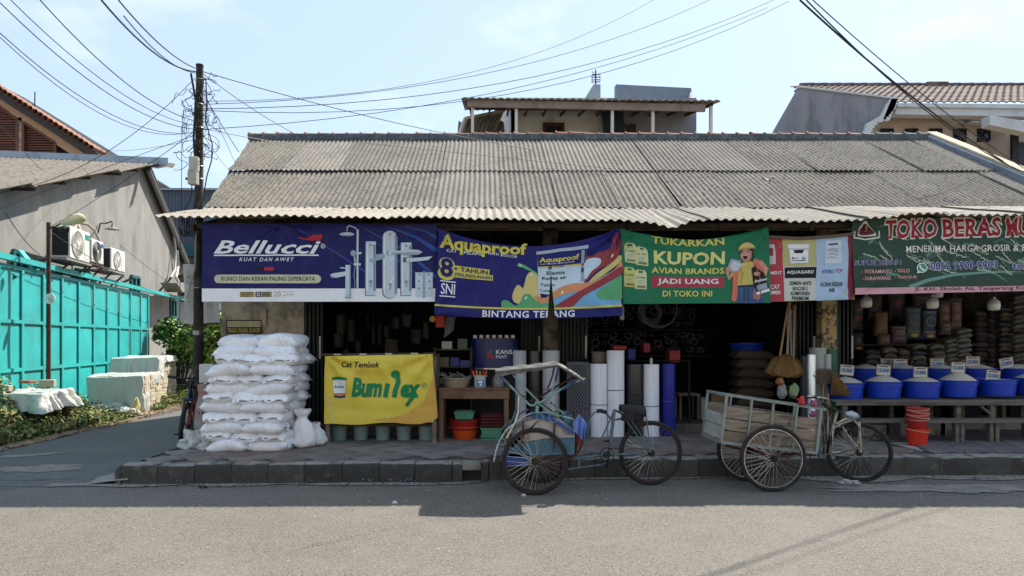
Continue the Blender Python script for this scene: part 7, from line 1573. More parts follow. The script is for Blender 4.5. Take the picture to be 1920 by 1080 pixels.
# cloth hung on the grab rail
mb = MB(); mb.grid(lambda u, v: P(1074 + 27 * u - 3 * v + 6 * v * math.sin(u * 3) - 5 * v * (u - .5) * 2, 777 + 4 * abs(u - .45) * 8 * (1 - v) + v * (36 + 14 * math.sin(u * 2.6 - .4)), 7.03) + Vector((0, .035 * math.sin(u * 16 + v * 3) * (.4 + v * .6), 0)), 26, 12, th=(0, .008, 0))
mb.build('cloth', mat('blue_cloth', (100, 126, 190), .9, var=.12, bump=.5, bscale=30), smooth=True, sharp=80, label='light blue cloth hung over the back rail of the rickshaw', cat='cloth')
MB().grid(lambda u, v: P(1084 + 5 * u, 818 + 16 * v, 7.08) + Vector((0, .01 * math.sin(u * 6), 0)), 4, 4, th=(0, .006, 0)).build('rag', flat((150, 40, 30)), smooth=True, label='scrap of red and orange rag below the blue cloth', cat='rag')
mb = MB(); mb.tube([P(1062, 776, 7.2), P(1075, 775, 7.2), P(1090, 772, 7.25), P(1102, 763, 7.3)], .008, 6); mb.bar(P(1088, 772, 7.25), P(1104, 765, 7.25), .03, .012); mb.bar(P(1074, 774, 7.3), P(1082, 774, 7.3), .03, .012); mb.tube([P(1078, 778, 7.2), P(1082, 810, 7.2), P(1078, 855, 7.3)], .02, 7); mb.tube([P(1094, 800, 7.3), P(1092, 830, 7.3), P(1088, 840, 7.3), P(1083, 850, 7.3)], .012, 6); mb.build('brake_lever', m_rust, bc, smooth=True)

# ================================================================ cart tricycle
ct = thing('cargo_tricycle', 'parked cargo tricycle with a tilted plank bed in a pale metal frame at the kerb', 'cargo tricycle', (3.1, 7.5, 0))
m_palem = mat('pale_grey_green_metal', (126, 136, 132), .55, var=.1, dirt=(96, 70, 56), damt=.55, dscale=12)
wheel(ct, (PX(1449, 7.17), 7.17, .352), .352, MX, tyre=.022, rim_m=m_chrome, spokes=40); wheel(ct, (PX(1402, 7.72), 7.72, .352), .352, MX, tyre=.022, spokes=40)
Mr = Matrix.Rotation(R(-24), 3, 'Z') @ MX
RWc = Vector((PX(1605, 7.72), 7.66, .335)); wheel(ct, RWc, .335, Mr, tyre=.019, rim_m=m_iron)
NY = 7.28; DY = .62
def cp(x, y, d_=0): return P(x, y, NY) + Vector((0, d_, 0))
tl, tr_, bl, br_ = (1362, 741), (1547, 768), (1352, 829), (1530, 849)
for d_ in (0, DY):
    m_ = m_palem; fm = MB()
    MB().bar(cp(*tl, d_), cp(*tr_, d_), .022, .018).build('top_rail', m_, ct); MB().bar(cp(*bl, d_), cp(*br_, d_), .034, .03).build('bottom_rail', m_, ct)
    for f_ in (0.0, .27, .50, .75, 1.0):
        a_ = (tl[0] + (tr_[0] - 8 - tl[0]) * f_, tl[1] + (tr_[1] - tl[1]) * f_); b2 = (bl[0] + (br_[0] - bl[0]) * f_, bl[1] + (br_[1] - bl[1]) * f_)
        MB().bar(cp(*a_, d_ - .012), cp(*b2, d_ - .012), .028 if f_ in (0, 1) else .018, .012, up=(0, 1, 0)).build('upright', m_, ct)
for (x_, y_) in (tl, bl, tr_, br_): MB().bar(cp(x_, y_, 0), cp(x_, y_, DY), .028, .028).build('cross_rail', m_palem, ct)
random.seed(6)
def planks(d_, nrow):
    for r_ in range(nrow):
        cuts = [0] + sorted(rnd(.25, .8) for _ in range(2 if r_ % 2 == 0 else 1)) + [1.0]
        for a_, b2 in zip(cuts, cuts[1:]):
            if b2 - a_ < .05: continue
            v0 = .22 + .78 * r_ / nrow + .012 + rnd(0, .01); v1 = .22 + .78 * (r_ + 1) / nrow - .004
            def q(u, v): 
                top_ = Vector((tl[0] + (tr_[0] - 8 - tl[0]) * u, tl[1] + (tr_[1] - tl[1]) * u)); bot = Vector((bl[0] + (br_[0] - bl[0]) * u, bl[1] + (br_[1] - bl[1]) * u)); r2 = top_.lerp(bot, v); return cp(r2.x, r2.y, d_ + off)
            off = .012 + rnd(0, .01); A4 = [q(a_ + .004, v1), q(b2 - .004, v1), q(b2 - .004, v0), q(a_ + .004, v0)]; th_ = Vector((0, .018, 0))
            MB().hexa([A4[0], A4[1], A4[1] + th_, A4[0] + th_, A4[3], A4[2], A4[2] + th_, A4[3] + th_]).build('plank', m_woodx, ct, bev=.003)
planks(0, 3); planks(DY - .02, 3)
for i in range(5):
    a_ = cp(*bl, .02 + i * .12); b2 = cp(*br_, .02 + i * .12); MB().bar(a_ + Vector((0, .05, .02)), b2 + Vector((0, .05, .02)), .11, .02).build('floor_plank', m_woodx, ct)
for i, (v0, v1) in enumerate(((.42, .66), (.68, 1.0))):
    a_ = Vector((*tl, 0)).lerp(Vector((*bl, 0)), v0); b2 = Vector((*tl, 0)).lerp(Vector((*bl, 0)), v1)
    A_ = cp(a_.x, a_.y, .03); B_ = cp(b2.x, b2.y, .03); MB().hexa([B_, B_ + Vector((.02, 0, 0)), B_ + Vector((.02, DY - .05, 0)), B_ + Vector((0, DY - .05, 0)), A_, A_ + Vector((.02, 0, 0)), A_ + Vector((.02, DY - .05, 0)), A_ + Vector((0, DY - .05, 0))]).build('end_plank', mat('pale_end_plank%d' % i, (160, 160, 152), .85, var=.2, dirt=(110, 104, 96), damt=.6, dscale=4), ct, bev=.003)
for v_ in (0, 1): 
    pass
mb = MB(); mb.cyl(P(1449, 860, 7.14), P(1402, 840, 7.74), .014, 8); mb.tube([P(1360, 835, 7.5), P(1400, 845, 7.5), P(1480, 852, 7.5), P(1530, 853, 7.5)], .014, 6); mb.bar(P(1420, 862, 7.3), P(1425, 838, 7.3), .02); mb.bar(P(1478, 862, 7.3), P(1474, 845, 7.3), .02)
for q in range(5): mb.bar(P(1410 + q * 4, 848 + q * 1.5, 7.22), P(1490 - q * 4, 856 + q * 1.5, 7.22), .03, .006)
mb.build('axle', m_rust, ct)
m_wfr = mat('chipped_white_frame', (176, 168, 154), .55, var=.12, dirt=(84, 56, 44), damt=.75, dscale=16, dlo=.48, dhi=.58)
def rp_(x, y, Y): return P(x, y, Y)
mb = MB(); mb.tube([rp_(1545, 852, 7.5), rp_(1560, 850, 7.55), rp_(1609, 844, 7.66)], .010, 7); mb.tube([rp_(1556, 852, 7.5), rp_(1562, 800, 7.5), rp_(1570, 770, 7.5)], .014, 7); mb.tube([rp_(1545, 850, 7.5), rp_(1550, 800, 7.48), rp_(1556, 770, 7.48)], .014, 7)
mb.tube([rp_(1575, 800, 7.5), rp_(1566, 792, 7.5)], .01, 6); mb.build('rear_frame', m_wfr, ct, smooth=True)
mb = MB(); 
for s_ in (-.05, .05):
    mb.tube([rp_(1600, 786, 7.58 + s_), rp_(1612, 800, 7.62 + s_), RWc + Vector((0, s_, 0))], .009, 6); mb.tube([rp_(1568, 795, 7.52 + s_ * .4), rp_(1585, 785, 7.55 + s_), rp_(1600, 786, 7.58 + s_)], .011, 6); mb.tube([rp_(1580, 800, 7.55), rp_(1596, 825, 7.6 + s_), RWc + Vector((0, s_, 0))], .007, 6)
mb.bar(rp_(1611, 790, 7.62), rp_(1613, 842, 7.62), .016, .03); mb.build('seat_stay', m_wfr, ct, smooth=True)
mb = MB(); Mf2 = Mr
def fend(u, v):
    a = R(100 + 95 * u); return RWc + Mr @ Vector((.352 * math.cos(a), .352 * math.sin(a), (v - .5) * .055)) + (Mr @ Vector((math.cos(a), math.sin(a), 0))) * .012 * math.sin(math.pi * v)
mb.grid(fend, 16, 4, th=(0, 0, .003)); mb.build('mudguard', m_wfr, ct, smooth=True)
mb = MB(); mb.tube([rp_(1508, 744, 7.3), rp_(1520, 743, 7.3), rp_(1545, 747, 7.35), rp_(1554, 749, 7.4), rp_(1555, 757, 7.42), rp_(1549, 768, 7.45), rp_(1545, 775, 7.48)], .011, 7); mb.build('handlebar', m_chrome, ct, smooth=True)
MB().tube([rp_(1508, 744, 7.3), rp_(1530, 744.5, 7.32)], .017, 8).build('grip', m_black, ct, smooth=True)
mb = MB(); mb.grid(lambda u, v: rp_(1543 + 34 * u, 757 + 20 * u - 3 * u * u, 7.45) + Vector((0, (v - .5) * (.05 + .12 * u), .018 * math.sin(math.pi * v))), 10, 6, th=(0, 0, -.014)); mb.build('saddle', m_black, ct, smooth=True)
mb = MB(); 
def bagf(u, v):
    a = 2 * math.pi * u; w = math.sin(math.pi * v) ** .6; c_ = rp_(1584, 776, 7.5).lerp(rp_(1612, 781, 7.55), v); q = 1 + .2 * noise.noise(Vector((u * 5, v * 5, 2)))
    return c_ + Vector((.01 * math.cos(a), .06 * w * math.cos(a) * q, .048 * w * math.sin(a) * q))
mb.grid(bagf, 18, 10); mb.build('wrapped_saddle', mat('silver_wrapped_plastic', (150, 160, 170), .3, metal=.3, var=.2, bump=.7, bscale=20), ct, smooth=True)
mb = MB(); mb.torus(rp_(1527, 858, 7.45), .05, .006, MX, 24, 5); mb.tube([rp_(1527, 864, 7.47), rp_(1570, 862, 7.55), rp_(1608, 850, 7.64)], .004, 4); mb.tube([rp_(1527, 851, 7.47), rp_(1570, 850, 7.55), rp_(1608, 842, 7.64)], .004, 4); mb.build('chain', m_iron, ct)
mb = MB(); random.seed(2)
for q in range(8): x_ = 1538 + q * 3; mb.tube([rp_(x_, 764, 7.42), rp_(x_ + rnd(-4, 4), 790, 7.4), rp_(x_ + rnd(-4, 6), 820, 7.42), rp_(x_ + rnd(-3, 3), 850, 7.45)], .005, 4)
mb.build('cable_bundle', m_iron, ct)
mb = MB(); mb.tube([rp_(1556, 866, 7.46), rp_(1552, 850, 7.46)], .009, 5); mb.box(rp_(1577, 858, 7.42), (.09, .06, .025)); mb.build('pedal', m_black, ct)
def knot(c, m, nm, lab, cat, seed, sz=.06):
    lump(c, (sz, sz * .8, sz), seed, amp=1.1, n=12).build(nm, m, smooth=True, sharp=80, label=lab, cat=cat)
knot(P(1502, 752, 7.26) - Vector((0, 0, .03)), flat((176, 40, 40)), 'rag', 'red rag knotted on the cart handlebar grip', 'rag', 3, .04); knot(P(1525, 756, 7.3) - Vector((0, 0, .03)), flat((140, 70, 104)), 'rag', 'pink rag knotted on the cart handlebar beside the red one', 'rag', 5, .034); knot(P(1525, 775, 7.3) - Vector((0, 0, .03)), flat((130, 60, 96)), 'rag', 'pink rag end hanging below the handlebar knot', 'rag', 8, .028)
lump((PX(1594, 7.6), 7.6, .0), (.10, .05, .02), 9, amp=1.4).build('plastic_litter', m_film, smooth=True, sharp=80, label='scrap of clear plastic on the road below the cart back wheel', cat='litter')

# ================================================================ brooms, rolls by the second column
m_broom = mat('straw_broom', (122, 92, 50), .85, var=.3, scale=3, stretch=(14, 14, 1), bump=.6, bscale=30); m_bamb = mat('bamboo_handle', (150, 124, 88), .7, var=.2, dirt=(96, 72, 48), damt=.5, dscale=8)
def broom(px, py, Y, hw, hh, lab, flip=False, hl=1.25, mb_m=None, lean=0):
    t = thing('broom', lab, 'broom', P(px, py, Y), 'brooms hanging at the shop front'); top_ = P(px, py, Y)
    def f(u, v):
        a = (u - .5) * 2; w = (.05 + (hw - .05) * v ** .7); q = 1 + .05 * noise.noise(Vector((u * 30, v * 3, px)))
        return top_ + Vector((a * w * q, -.03 * math.cos(a * 1.5) * (1 - .4 * v) + .006 * math.sin(u * 90), (-hh * v * (1 - .22 * a * a)) * q + (.006 * math.sin(u * 70) if v > .95 else 0)))
    MB().grid(f, 60, 8, th=(0, .05, 0)).build('bristles', m_broom, t, smooth=True, sharp=50)
    MB().tube([top_ + Vector((0, .01, -.05)), top_ + Vector((lean, .03, hl))], [.016, .012], 8).build('handle', m_bamb, t, smooth=True)
    MB().torus(top_ + Vector((0, 0, -.02)), .045, .008, None, 18, 5).build('binding', flat((80, 60, 36)), t)
broom(1462, 668, 9.55, .19, .28, 'straw broom head fanned out nearest the dark doorway', lean=.14, hl=.8); broom(1476, 664, 9.5, .2, .32, 'straw broom in the middle of the hanging cluster', lean=.06, hl=.85); broom(1488, 672, 9.58, .16, .27, 'straw broom closest to the silver roll', lean=.03, hl=.75)
for i, (x_, x2) in enumerate(((1478, 1476), (1484, 1482), (1488, 1489))):
    t_ = MB(); t_.tube([P(x_, 700, 9.8), P(x2, 582, 9.9)], .012, 8); t_.build('mop_handle', (m_bamb, flat((120, 130, 160)), flat((120, 130, 160)))[i], smooth=True, label=('bare bamboo pole standing behind the brooms', 'blue-grey mop handle with a yellow end behind the brooms', 'second blue-grey handle close beside the column shutter')[i], cat='handle')
    if i: MB().cyl(P(x2, 592, 9.9), P(x2, 582, 9.9), .014, 8).build('yellow_cap', flat((200, 170, 50)), label='yellow end cap on the %s mop handle' % ('first', 'second')[i - 1], cat='cap')
for i, (x_, col, w_) in enumerate(((1462, (150, 90, 50), 12), (1466, (130, 130, 128), 16), (1488, (120, 136, 96), 15))):
    mb = lump(tuple(P(x_, 745 if i else 722, 9.45)), (w_ * .0042, .06, .11 if i else .06), i * 4 + 2, amp=.5, n=12); mb.build('plastic_bag', flat(col, bump=.4), smooth=True, label=('orange packet hanging below the broom heads', 'clear bag of pale goods below the brooms', 'clear bag of green packets beside the silver roll')[i], cat='bag')
m_silver = mat('silver_foil_roll', (214, 226, 236), .28, metal=.8, var=.05, bump=.06, bscale=8)
def vroll(px, pt_, pb, r_, Y_, m_, lab, nm='sheeting_roll', cat='roll'):
    return MB().lathe([(r_ * .3, PZ(pb, Y_)), (r_, PZ(pb, Y_)), (r_, PZ(pt_, Y_)), (r_ * .8, PZ(pt_, Y_)), (r_ * .6, PZ(pt_, Y_) - .1)], (PX(px, Y_), Y_, 0), 28).build(nm, m_, smooth=True, sharp=50, label=lab, cat=cat)
vroll(1521, 665, 826, .062, 9.5, m_silver, 'shiny silver foil roll standing behind the cart bed')
vroll(1509, 668, 826, .055, 9.65, flat((70, 72, 72), rough=.3), 'clear dark roll standing behind the silver one')
vroll(1533, 652, 818, .115, 9.85, mat('clear_white_roll', (150, 156, 152), .4, var=.08), 'thick milky white roll leaning at the peeling column')
vroll(1556, 655, 818, .095, 9.95, mat('green_sheet_roll', (30, 96, 66), .5, var=.1), 'green roll against the peeling column'); vroll(1552, 664, 818, .045, 9.75, flat((170, 172, 166)), 'slim white roll in front of the green one')
def duster(px, py, Y, rr_, m_, lab, up=True):
    t = thing('broom', lab, 'broom', P(px, py, Y), 'upturned brooms by the tubs'); mb = MB(); c_ = P(px, py, Y); random.seed(px)
    for k_ in range(420):
        a = rnd(-1.0, 1.0); b_ = rnd(-.35, .35); L = rr_ * rnd(.75, 1.05); d_ = Vector((math.sin(a), b_, math.cos(a))).normalized(); mb.add([c_ + d_ * .02 - Vector((.002, 0, 0)), c_ + d_ * .02 + Vector((.002, 0, 0)), c_ + d_ * L + Vector((.004, 0, 0)), c_ + d_ * L - Vector((.004, 0, 0))], [(0, 1, 2, 3)])
    mb.build('bristles', m_, t); MB().tube([c_ + Vector((0, 0, .03)), c_ - Vector((.02, 0, .75))], .011, 7).build('handle', m_bamb, t); return t
duster(1544, 725, 9.5, .26, flat((96, 84, 72)), 'upturned grey twig broom before the milky roll')
t = thing('broom', 'upturned straw broom spread against the first blue tub of rice', 'broom', P(1562, 735, 9.45), 'upturned brooms by the tubs')
MB().grid(lambda u, v: P(1552, 738, 9.42) + Vector((.05 + .27 * v * math.cos(.15 + 1.35 * u), .02 * math.sin(u * 50), -.02 + .28 * v * math.sin(-.05 + 1.35 * u))), 50, 6, th=(0, .03, 0)).build('bristles', m_broom, t, smooth=True, sharp=50); MB().tube([P(1553, 738, 9.44), P(1548, 818, 9.5)], .012, 7).build('handle', m_bamb, t)
# ================================================================ rice shop
m_rice = mat('rice_grain', (196, 190, 176), .9, var=.06, scale=4, bump=.8, bscale=130, fine=.12)
m_bench = mat('weathered_bench', (104, 98, 90), .88, var=.25, scale=4, stretch=(.5, 6, 6), bump=.5, dirt=(58, 54, 50), damt=.7, dscale=3)
BYn = 9.38
bn = thing('display_bench', 'long weathered wooden bench carrying blue tubs of rice', 'bench', (PX(1750, BYn), BYn + .3, .2)); zB = PZ(750, BYn)
for i in range(4): MB().box2((PX(1562, BYn), BYn + i * .17, zB - .03), (9.0, BYn + i * .17 + .16, zB)).build('top_plank', m_bench, bn, bev=.004)
MB().box2((PX(1566, BYn), BYn - .025, PZ(760, BYn)), (9.0, BYn - .002, zB - .004)).build('front_apron', m_bench, bn, bev=.004)
for px in (1585, 1720, 1798, 1862, 1925):
    MB().bar((PX(px, BYn), BYn + .03, .21 if px != 1720 else .45), (PX(px, BYn), BYn + .03, zB - .03), .06, .06).build('leg', m_bench, bn)
    MB().bar((PX(px, BYn), BYn + .62, .21), (PX(px, BYn), BYn + .62, zB - .03), .06, .06).build('leg', m_bench, bn)
for a_, b2 in ((1700, 1722), (1838, 1862)): MB().bar(P(a_, 762, BYn + .02), P(b2, 780, BYn + .02), .05, .03).build('brace', m_bench, bn)
lb = thing('low_bench', 'low plank bench standing in front of the rice display', 'bench', (PX(1800, 9.25), 9.25, .2)); zL = PZ(786, 9.2)
MB().box2((PX(1610, 9.2), 9.12, zL - .045), (9.0, 9.36, zL)).build('seat_plank', m_bench, lb, bev=.005)
for px in (1792, 1802, 1856, 1867): MB().bar((PX(px, 9.2), 9.2, .205), (PX(px, 9.2), 9.2, zL - .045), .05, .07).build('leg', m_bench, lb)
for i, (x_, w_) in enumerate(((1630, 50), (1700, 36), (1745, 40), (1765, 22))):
    MB().box2((PX(x_ - w_ / 2, 9.9), 9.8, .21), (PX(x_ + w_ / 2, 9.9), 10.05, .38 + .03 * i)).build('paving_block', m_conc, bev=.012, label='grey concrete slab leaning under the rice bench, %s' % ('behind the cart wheel', 'beside the red buckets', 'under the short leg', 'smallest')[i], cat='slab')
m_card = mat('price_card', (186, 180, 164), .8, var=.06); m_cardk = mat('plywood_card', (140, 122, 96), .85, var=.1); m_pblue = flat((50, 66, 106)); 
def pricecard(px, py, Y, txt, lab, rot=0, w=27, h=20):
    c0 = P(px, py, Y); cc_ = CX + (px - CX); 
    M_ = Matrix.Rotation(rot, 3, 'Y')
    t = MB().box(c0, (w * Y / F, .008, h * Y / F), M_).build('price_card', m_cardk, label=lab, cat='price card', group='price cards on the rice')
    def wr(x, y):
        dx, dy = x - px, y - py; return px + dx * math.cos(rot) - dy * math.sin(rot), py + dx * math.sin(rot) + dy * math.cos(rot), 0
    c = Canvas(Y - .006, wr, g=60, step=.0015); c.rect(px - w / 2 + 1.5, py - h / 2 + 1, px + w / 2 - 1.5, py + h / 2 - 1, m_card, 0, 'printed_face'); c.rect(px - w / 2 + 3, py - 3.6, px + w / 2 - 3, py + 4.6, flat((150, 160, 176)), 1, 'printed_face')
    c.text(txt, (px - w / 2 + 3.5, py - 3, px + w / 2 - 3.5, py + 4), m_pblue, 2, bold=.05); c.rect(px - 9, py - h / 2 + 2, px + 9, py - h / 2 + 4.2, flat((70, 70, 76)), 1); c.emit(t)
def ricetub(px, Yc, rim_y, r, h, lab, full=True, mound=.10, zz=None, group='blue tubs of rice'):
    zt = PZ(rim_y, Yc - r); c_ = (PX(px, Yc - r) * Yc / (Yc - r) * .992, Yc, zt - h) if zz is None else (PX(px, Yc), Yc, zz)
    t = thing('rice_tub', lab, 'tub', c_, group)
    MB().lathe([(0, 0), (r * .86, 0), (r * .87, .012), (r * .93, h * .68), (r * .965, h * .70), (r * .98, h * .93), (r * 1.05, h * .955), (r * 1.05, h), (r * .97, h), (r * .95, h * .8), (0, h * .79 if not full else h * .9)], c_, 40).build('tub', m_bt, t, smooth=True, sharp=35)
    mb = MB(); hm = h + mound if full else h * .8
    prof = [(r * .955, h * .93)] + [(r * .955 * q, h * .95 + mound * (1 - q ** 1.5) * (1 if full else .1)) for q in (.92, .8, .65, .5, .35, .2, .08, .001)]
    mb.lathe(prof, c_, 36); mb.build('rice', m_rice, t, smooth=True)
    return Vector(c_) + Vector((0, 0, h + mound))
fr = [(1590, 718, True, 'blue tub of rice at the straw broom, first of the front row'), (1661.5, 716, True, 'blue tub of rice second in the front row, card 13.500'), (1734, 716, True, 'blue tub of rice third in the front row, card 13.000'), (1803, 714, True, 'blue tub heaped highest with rice, card 12.500'), (1876, 712, False, 'blue tub with its rice sunk below the rim, card 12.000'), (1948, 710, True, 'blue tub of rice cut by the photo edge')]
for i, (x_, y_, fu, l_) in enumerate(fr): ricetub(x_, 9.68, y_, .248, .235, l_, fu, (.09, .095, .08, .13, .02, .1)[i])
pricecard(1588, 694, 9.64, '14.000', 'price card reading 14.000 on the first front tub of rice', .10); pricecard(1656.5, 694, 9.66, '13.500', 'price card reading 13.500 on the second front tub', .07); pricecard(1726, 698, 9.66, '13.000', 'price card reading 13.000 on the third front tub', .04); pricecard(1796.5, 689, 9.66, '12.500', 'price card reading 12.500 on the highest heap of rice', .05); pricecard(1862, 704, 9.55, '12.000', 'price card reading 12.000 leaning in the sunken tub', .12)
rb_ = thing('rear_bench', 'raised rear shelf of the rice shop holding the second row of tubs', 'bench', (PX(1750, 10.6), 10.5, .35)); zRb = PZ(716, 10.3)
MB().box2((PX(1600, 10.3), 10.25, zRb - .03), (9.0, 10.9, zRb)).build('top_plank', m_bench, rb_)
for px in (1610, 1700, 1790, 1880): MB().bar((PX(px, 10.3), 10.3, .35), (PX(px, 10.3), 10.3, zRb - .03), .06).build('leg', m_bench, rb_)
for i, (x_, l_) in enumerate(((1622, 'rear blue tub of rice half hidden by the first column shutter'), (1692, 'rear blue tub of rice behind cards 13.500 and 13.000'), (1762, 'rear blue tub of rice behind the third front tub'), (1832, 'rear blue tub of rice beside the highest heap'), (1908, 'rear blue tub of rice with the 17.000 card'))): ricetub(x_, 10.55, 703, .25, .2, l_, True, .07, zz=zRb)
pricecard(1688, 683, 10.5, '11.500', 'price card reading 11.500 on a rear tub', .03); pricecard(1757, 682, 10.5, '12.000', 'dim price card reading 12.000 on a rear tub', -.02); pricecard(1824, 678, 10.5, '15.000', 'price card reading 15.000 on the rear tub by the highest heap', .03); pricecard(1887, 681, 10.5, '17.000', 'tilted price card reading 17.000 at the far end', -.18)
pricecard(1664, 682, 11.0, '11.000', 'dim price card half hidden behind the 11.500 card', .0); pricecard(1722, 684, 11.0, '10.500', 'dim price card behind the third front tub', .0); pricecard(1782, 676, 11.0, '16.000', 'dim price card behind the 12.500 card', .1)
# red buckets
for i in range(6):
    m_ = m_rt if i else mat('red_orange_bucket', (204, 52, 30), .4, var=.06)
    zz = .207 + (0 if i == 0 else .115 + i * .032); r_ = .128 if i else .14
    c_ = (PX(1719.5, 9.0), 9.0, zz)
    t = thing('bucket', ('bright red-orange bucket standing on the pavement before the rice bench', 'dark red bucket nested lowest in the red-orange one', 'dark red bucket nested second in the stack', 'dark red bucket nested third in the stack', 'dark red bucket nested fourth in the stack', 'topmost dark red bucket of the nested stack')[i], 'bucket', c_, 'nested red buckets')
    MB().lathe([(0, 0), (r_ * .72, 0), (r_ * .74, .01), (r_ * .98, .205), (r_ * 1.07, .208), (r_ * 1.07, .228), (r_ * .97, .228), (r_ * .72, .02), (0, .012)], c_, 28).build('pail', m_, t, smooth=True, sharp=40)
    a0 = rnd(-.3, .3); mb = MB(); mb.tube([Vector(c_) + Vector((r_ * 1.08 * math.cos(a), -r_ * 1.1 * math.sin(a), .215 - .02 * math.sin(a) + .012 * math.cos(a) * (1 if i % 2 else -1))) for a in [math.pi * q / 10 for q in range(11)]], .0028, 4); mb.build('handle', flat((196, 180, 160)), t)
# bulbs
for i, (x_, y_, Y_, l_) in enumerate(((1624, 565, 9.75, 'squat unlit white bulb hanging nearest the column under the pink banner edge'), (1748, 567, 9.6, 'unlit white LED bulb hanging below the pink strip, middle one'), (1757, 547, 10.0, 'unlit white bulb half hidden behind the pink banner edge'), (1863.5, 570, 9.6, 'unlit white LED bulb hanging nearest the photo edge'))):
    t = thing('light_bulb', l_, 'light bulb', P(x_, y_, Y_), 'unlit bulbs under the awning'); c_ = P(x_, y_, Y_); s_ = 1.0
    MB().lathe([(0, -.095), (.055, -.09), (.072, -.075), (.078, -.03), (.075, .0)], c_, 24).build('diffuser', mat('bulb_diffuser', (196, 196, 190), .4), t, smooth=True); MB().lathe([(.077, 0), (.072, .03), (.045, .06), (.02, .075), (.018, .10), (0, .10)], c_, 24).build('housing', flat((168, 168, 162)), t, smooth=True)
    MB().tube([c_ + Vector((0, 0, .1)), c_ + Vector((0, 0, .55))], .004, 4).build('flex', m_cable, t)
# rice bags: standing/hanging printed ones, then flat stacks
def stdbag(px, py, w, h, Y, col, lab, col2=(190, 180, 160), motif=0):
    k_ = Y / F; c_ = P(px, py, Y); t = thing('rice_bag', lab, 'rice bag', c_ - Vector((0, 0, h * k_ / 2)), 'printed rice bags at the back')
    m_ = mat('bag_%d_%d' % (px, py), tuple(int(q * .56) for q in col), .5, var=.1, bump=.3, bscale=20)  # bag and print colours scaled down to hold the shop's dimness
    mb = MB(); W_, H_ = w * k_, h * k_
    mb.grid(lambda u, v: c_ + Vector(((u - .5) * W_ * (1 - .06 * math.sin(math.pi * v)), -.06 * math.sin(math.pi * min(1, max(0, v))) ** .5 * math.sin(math.pi * u) ** .5, (v - .5) * H_)), 12, 12, th=(0, .05, 0)); mb.build('bag_body', m_, t, smooth=True, sharp=70)
    def wr(x, y):
        u = (x - px) / w + .5; v = .5 - (y - py) / h; u = min(1, max(0, u)); v = min(1, max(0, v)); return x, y, .06 * math.sin(math.pi * v) ** .5 * math.sin(math.pi * u) ** .5 + .004
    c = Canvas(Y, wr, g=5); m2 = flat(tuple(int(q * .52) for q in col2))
    c.rect(px - w * .36, py - h * .42, px + w * .36, py - h * .34, m2, 1); 
    if motif % 3 == 0: c.disc(px, py - h * .12, w * .3, h * .13, m2, 1); c.disc(px, py - h * .12, w * .2, h * .09, flat((110, 50, 40)), 2); c.rect(px - w * .3, py + h * .15, px + w * .3, py + h * .22, m2, 1)
    if motif % 3 == 1: c.ring(px, py - h * .08, w * .28, w * .08, m2, 1); c.rect(px - w * .34, py + h * .22, px + w * .34, py + h * .3, m2, 1); c.disc(px, py + h * .38, w * .25, h * .06, flat((150, 120, 80)), 2)
    if motif % 3 == 2:
        for q in range(4): c.rect(px - w * .32, py - h * .2 + q * h * .14, px + w * (.32 - .08 * (q % 2)), py - h * .14 + q * h * .14, m2 if q % 2 else flat((130, 60, 50)), 1)
    c.emit(t)
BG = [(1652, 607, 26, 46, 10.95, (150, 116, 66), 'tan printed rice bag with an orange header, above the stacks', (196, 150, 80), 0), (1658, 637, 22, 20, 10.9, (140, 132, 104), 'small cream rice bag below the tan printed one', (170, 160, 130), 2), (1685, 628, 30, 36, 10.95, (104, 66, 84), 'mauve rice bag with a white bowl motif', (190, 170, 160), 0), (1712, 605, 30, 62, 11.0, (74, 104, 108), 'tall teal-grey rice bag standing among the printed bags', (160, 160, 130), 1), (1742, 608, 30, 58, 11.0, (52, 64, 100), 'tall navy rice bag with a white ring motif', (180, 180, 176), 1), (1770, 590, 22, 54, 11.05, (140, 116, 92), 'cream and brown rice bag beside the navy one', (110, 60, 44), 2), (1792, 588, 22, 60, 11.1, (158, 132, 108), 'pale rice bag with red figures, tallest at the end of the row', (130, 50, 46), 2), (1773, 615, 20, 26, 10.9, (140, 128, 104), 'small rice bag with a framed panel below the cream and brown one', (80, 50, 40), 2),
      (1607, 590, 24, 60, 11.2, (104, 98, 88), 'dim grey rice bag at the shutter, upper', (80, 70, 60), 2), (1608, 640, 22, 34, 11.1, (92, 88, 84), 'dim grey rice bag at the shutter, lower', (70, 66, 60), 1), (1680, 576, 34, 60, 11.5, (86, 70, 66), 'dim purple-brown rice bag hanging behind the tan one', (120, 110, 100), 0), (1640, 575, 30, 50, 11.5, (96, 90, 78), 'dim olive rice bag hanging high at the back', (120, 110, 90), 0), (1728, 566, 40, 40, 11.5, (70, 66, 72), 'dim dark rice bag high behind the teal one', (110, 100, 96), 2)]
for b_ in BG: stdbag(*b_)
shr = thing('stock_shelf', 'dark plank shelves carrying the bagged rice in the rice shop', 'shelf', (PX(1700, 11.3), 11.3, .35))
MB().box2((PX(1600, 11.2), 11.0, PZ(648, 11.2)), (PX(1835, 11.2), 11.9, PZ(646, 11.2))).build('shelf', m_darkwood, shr); 
for px in (1602, 1720, 1834): MB().box2((PX(px, 11.2), 11.8, .35), (PX(px, 11.2) + .05, 11.88, 3.2)).build('upright', m_darkwood, shr)
def flatbag(L, Wd, H, seed): return sackmesh(L, Wd, H, seed)
rbags = []
for i, (col) in enumerate(((148, 140, 122), (110, 96, 84), (74, 40, 48), (70, 74, 86), (128, 110, 70), (156, 150, 138))):
    o = flatbag(.52, .36, .105, i + 20).build('rice_bag', mat('stack_bag_%d' % i, tuple(int(q * .6) for q in col), .55, var=.12, bump=.3, rand=.15), smooth=True, sharp=75, base=False); COL.objects.unlink(o); rbags.append(o)  # stack colours darkened, interior shade put into them
random.seed(77)
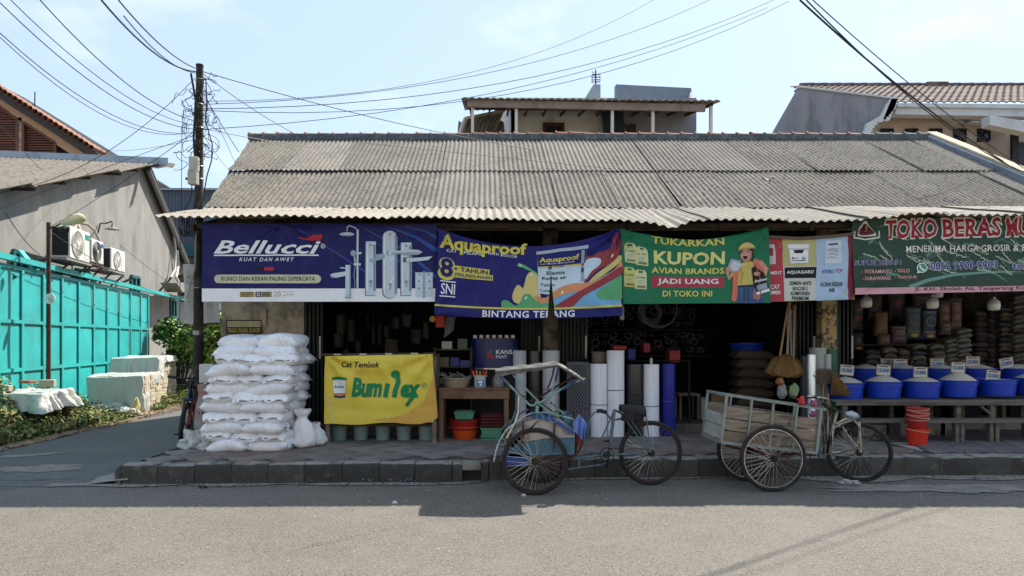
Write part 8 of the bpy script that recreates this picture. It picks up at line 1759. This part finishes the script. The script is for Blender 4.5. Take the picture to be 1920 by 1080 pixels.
stacks = [(1636, 654, 707, 11.1, [1, 3, 1], 30, 'beside the shutter'), (1667, 652, 707, 11.05, [0, 2, 0, 1], 26, 'below the tan bag'), (1694, 655, 707, 11.05, [4, 0, 2], 22, 'below the mauve bag'), (1722, 646, 707, 11.0, [3, 0, 1, 0], 26, 'below the teal bag'), (1755, 646, 707, 11.0, [4, 0, 2, 0], 26, 'below the navy bag'), (1784, 634, 707, 11.0, [0, 5, 0], 26, 'beneath the framed bag'), (1806, 616, 707, 10.95, [5, 0, 5], 26, 'first of the tall pale stacks'), (1838, 585, 707, 11.4, [1, 3, 1, 2], 24, 'dim, behind the middle bulb'), (1860, 580, 707, 11.4, [2, 2, 1], 24, 'dark red one'), (1885, 575, 707, 11.3, [4, 3, 1], 26, 'below the last bulb'), (1912, 552, 707, 11.2, [5, 1, 5, 0], 28, 'at the photo edge')]
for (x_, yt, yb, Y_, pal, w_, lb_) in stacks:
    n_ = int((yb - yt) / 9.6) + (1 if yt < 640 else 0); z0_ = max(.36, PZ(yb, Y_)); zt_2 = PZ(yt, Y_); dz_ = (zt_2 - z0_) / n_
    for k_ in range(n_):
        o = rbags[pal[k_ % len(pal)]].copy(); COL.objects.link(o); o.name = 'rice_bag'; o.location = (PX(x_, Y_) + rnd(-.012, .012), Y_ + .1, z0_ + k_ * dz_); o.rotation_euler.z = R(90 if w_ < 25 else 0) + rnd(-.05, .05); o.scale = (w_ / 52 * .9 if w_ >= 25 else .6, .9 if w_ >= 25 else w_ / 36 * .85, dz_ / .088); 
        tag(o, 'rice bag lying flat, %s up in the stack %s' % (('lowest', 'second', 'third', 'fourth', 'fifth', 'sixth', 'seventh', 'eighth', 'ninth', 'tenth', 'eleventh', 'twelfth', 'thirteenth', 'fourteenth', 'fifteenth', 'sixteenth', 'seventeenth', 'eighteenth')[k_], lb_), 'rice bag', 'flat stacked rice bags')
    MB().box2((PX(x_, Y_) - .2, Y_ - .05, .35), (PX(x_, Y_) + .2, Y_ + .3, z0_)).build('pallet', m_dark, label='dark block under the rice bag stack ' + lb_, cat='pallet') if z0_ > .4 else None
MB().box2((PX(1640, 10.2), 10.1, .207), (PX(1690, 10.2), 10.25, .30)).build('step_stone', m_conc, label='concrete step stone under the rear of the rice bench', cat='step')
# small litter on the road
for i, (x_, y_, l_) in enumerate(((380, 915, 'black scrap of rubber lying on the road before the kerb'), (740, 944, 'tiny white paper scrap on the road near the shadow edge'), (982, 930, 'tiny pale scrap under the rickshaw front wheel'))):
    Y_ = GY(y_); lump((PX(x_, Y_), Y_, 0), (.05 if i == 0 else .02, .03, .012), i + 3, amp=1.2, n=8).build('litter', (m_black, flat((200, 200, 196)), flat((190, 180, 180)))[i], smooth=True, label=l_, cat='litter')
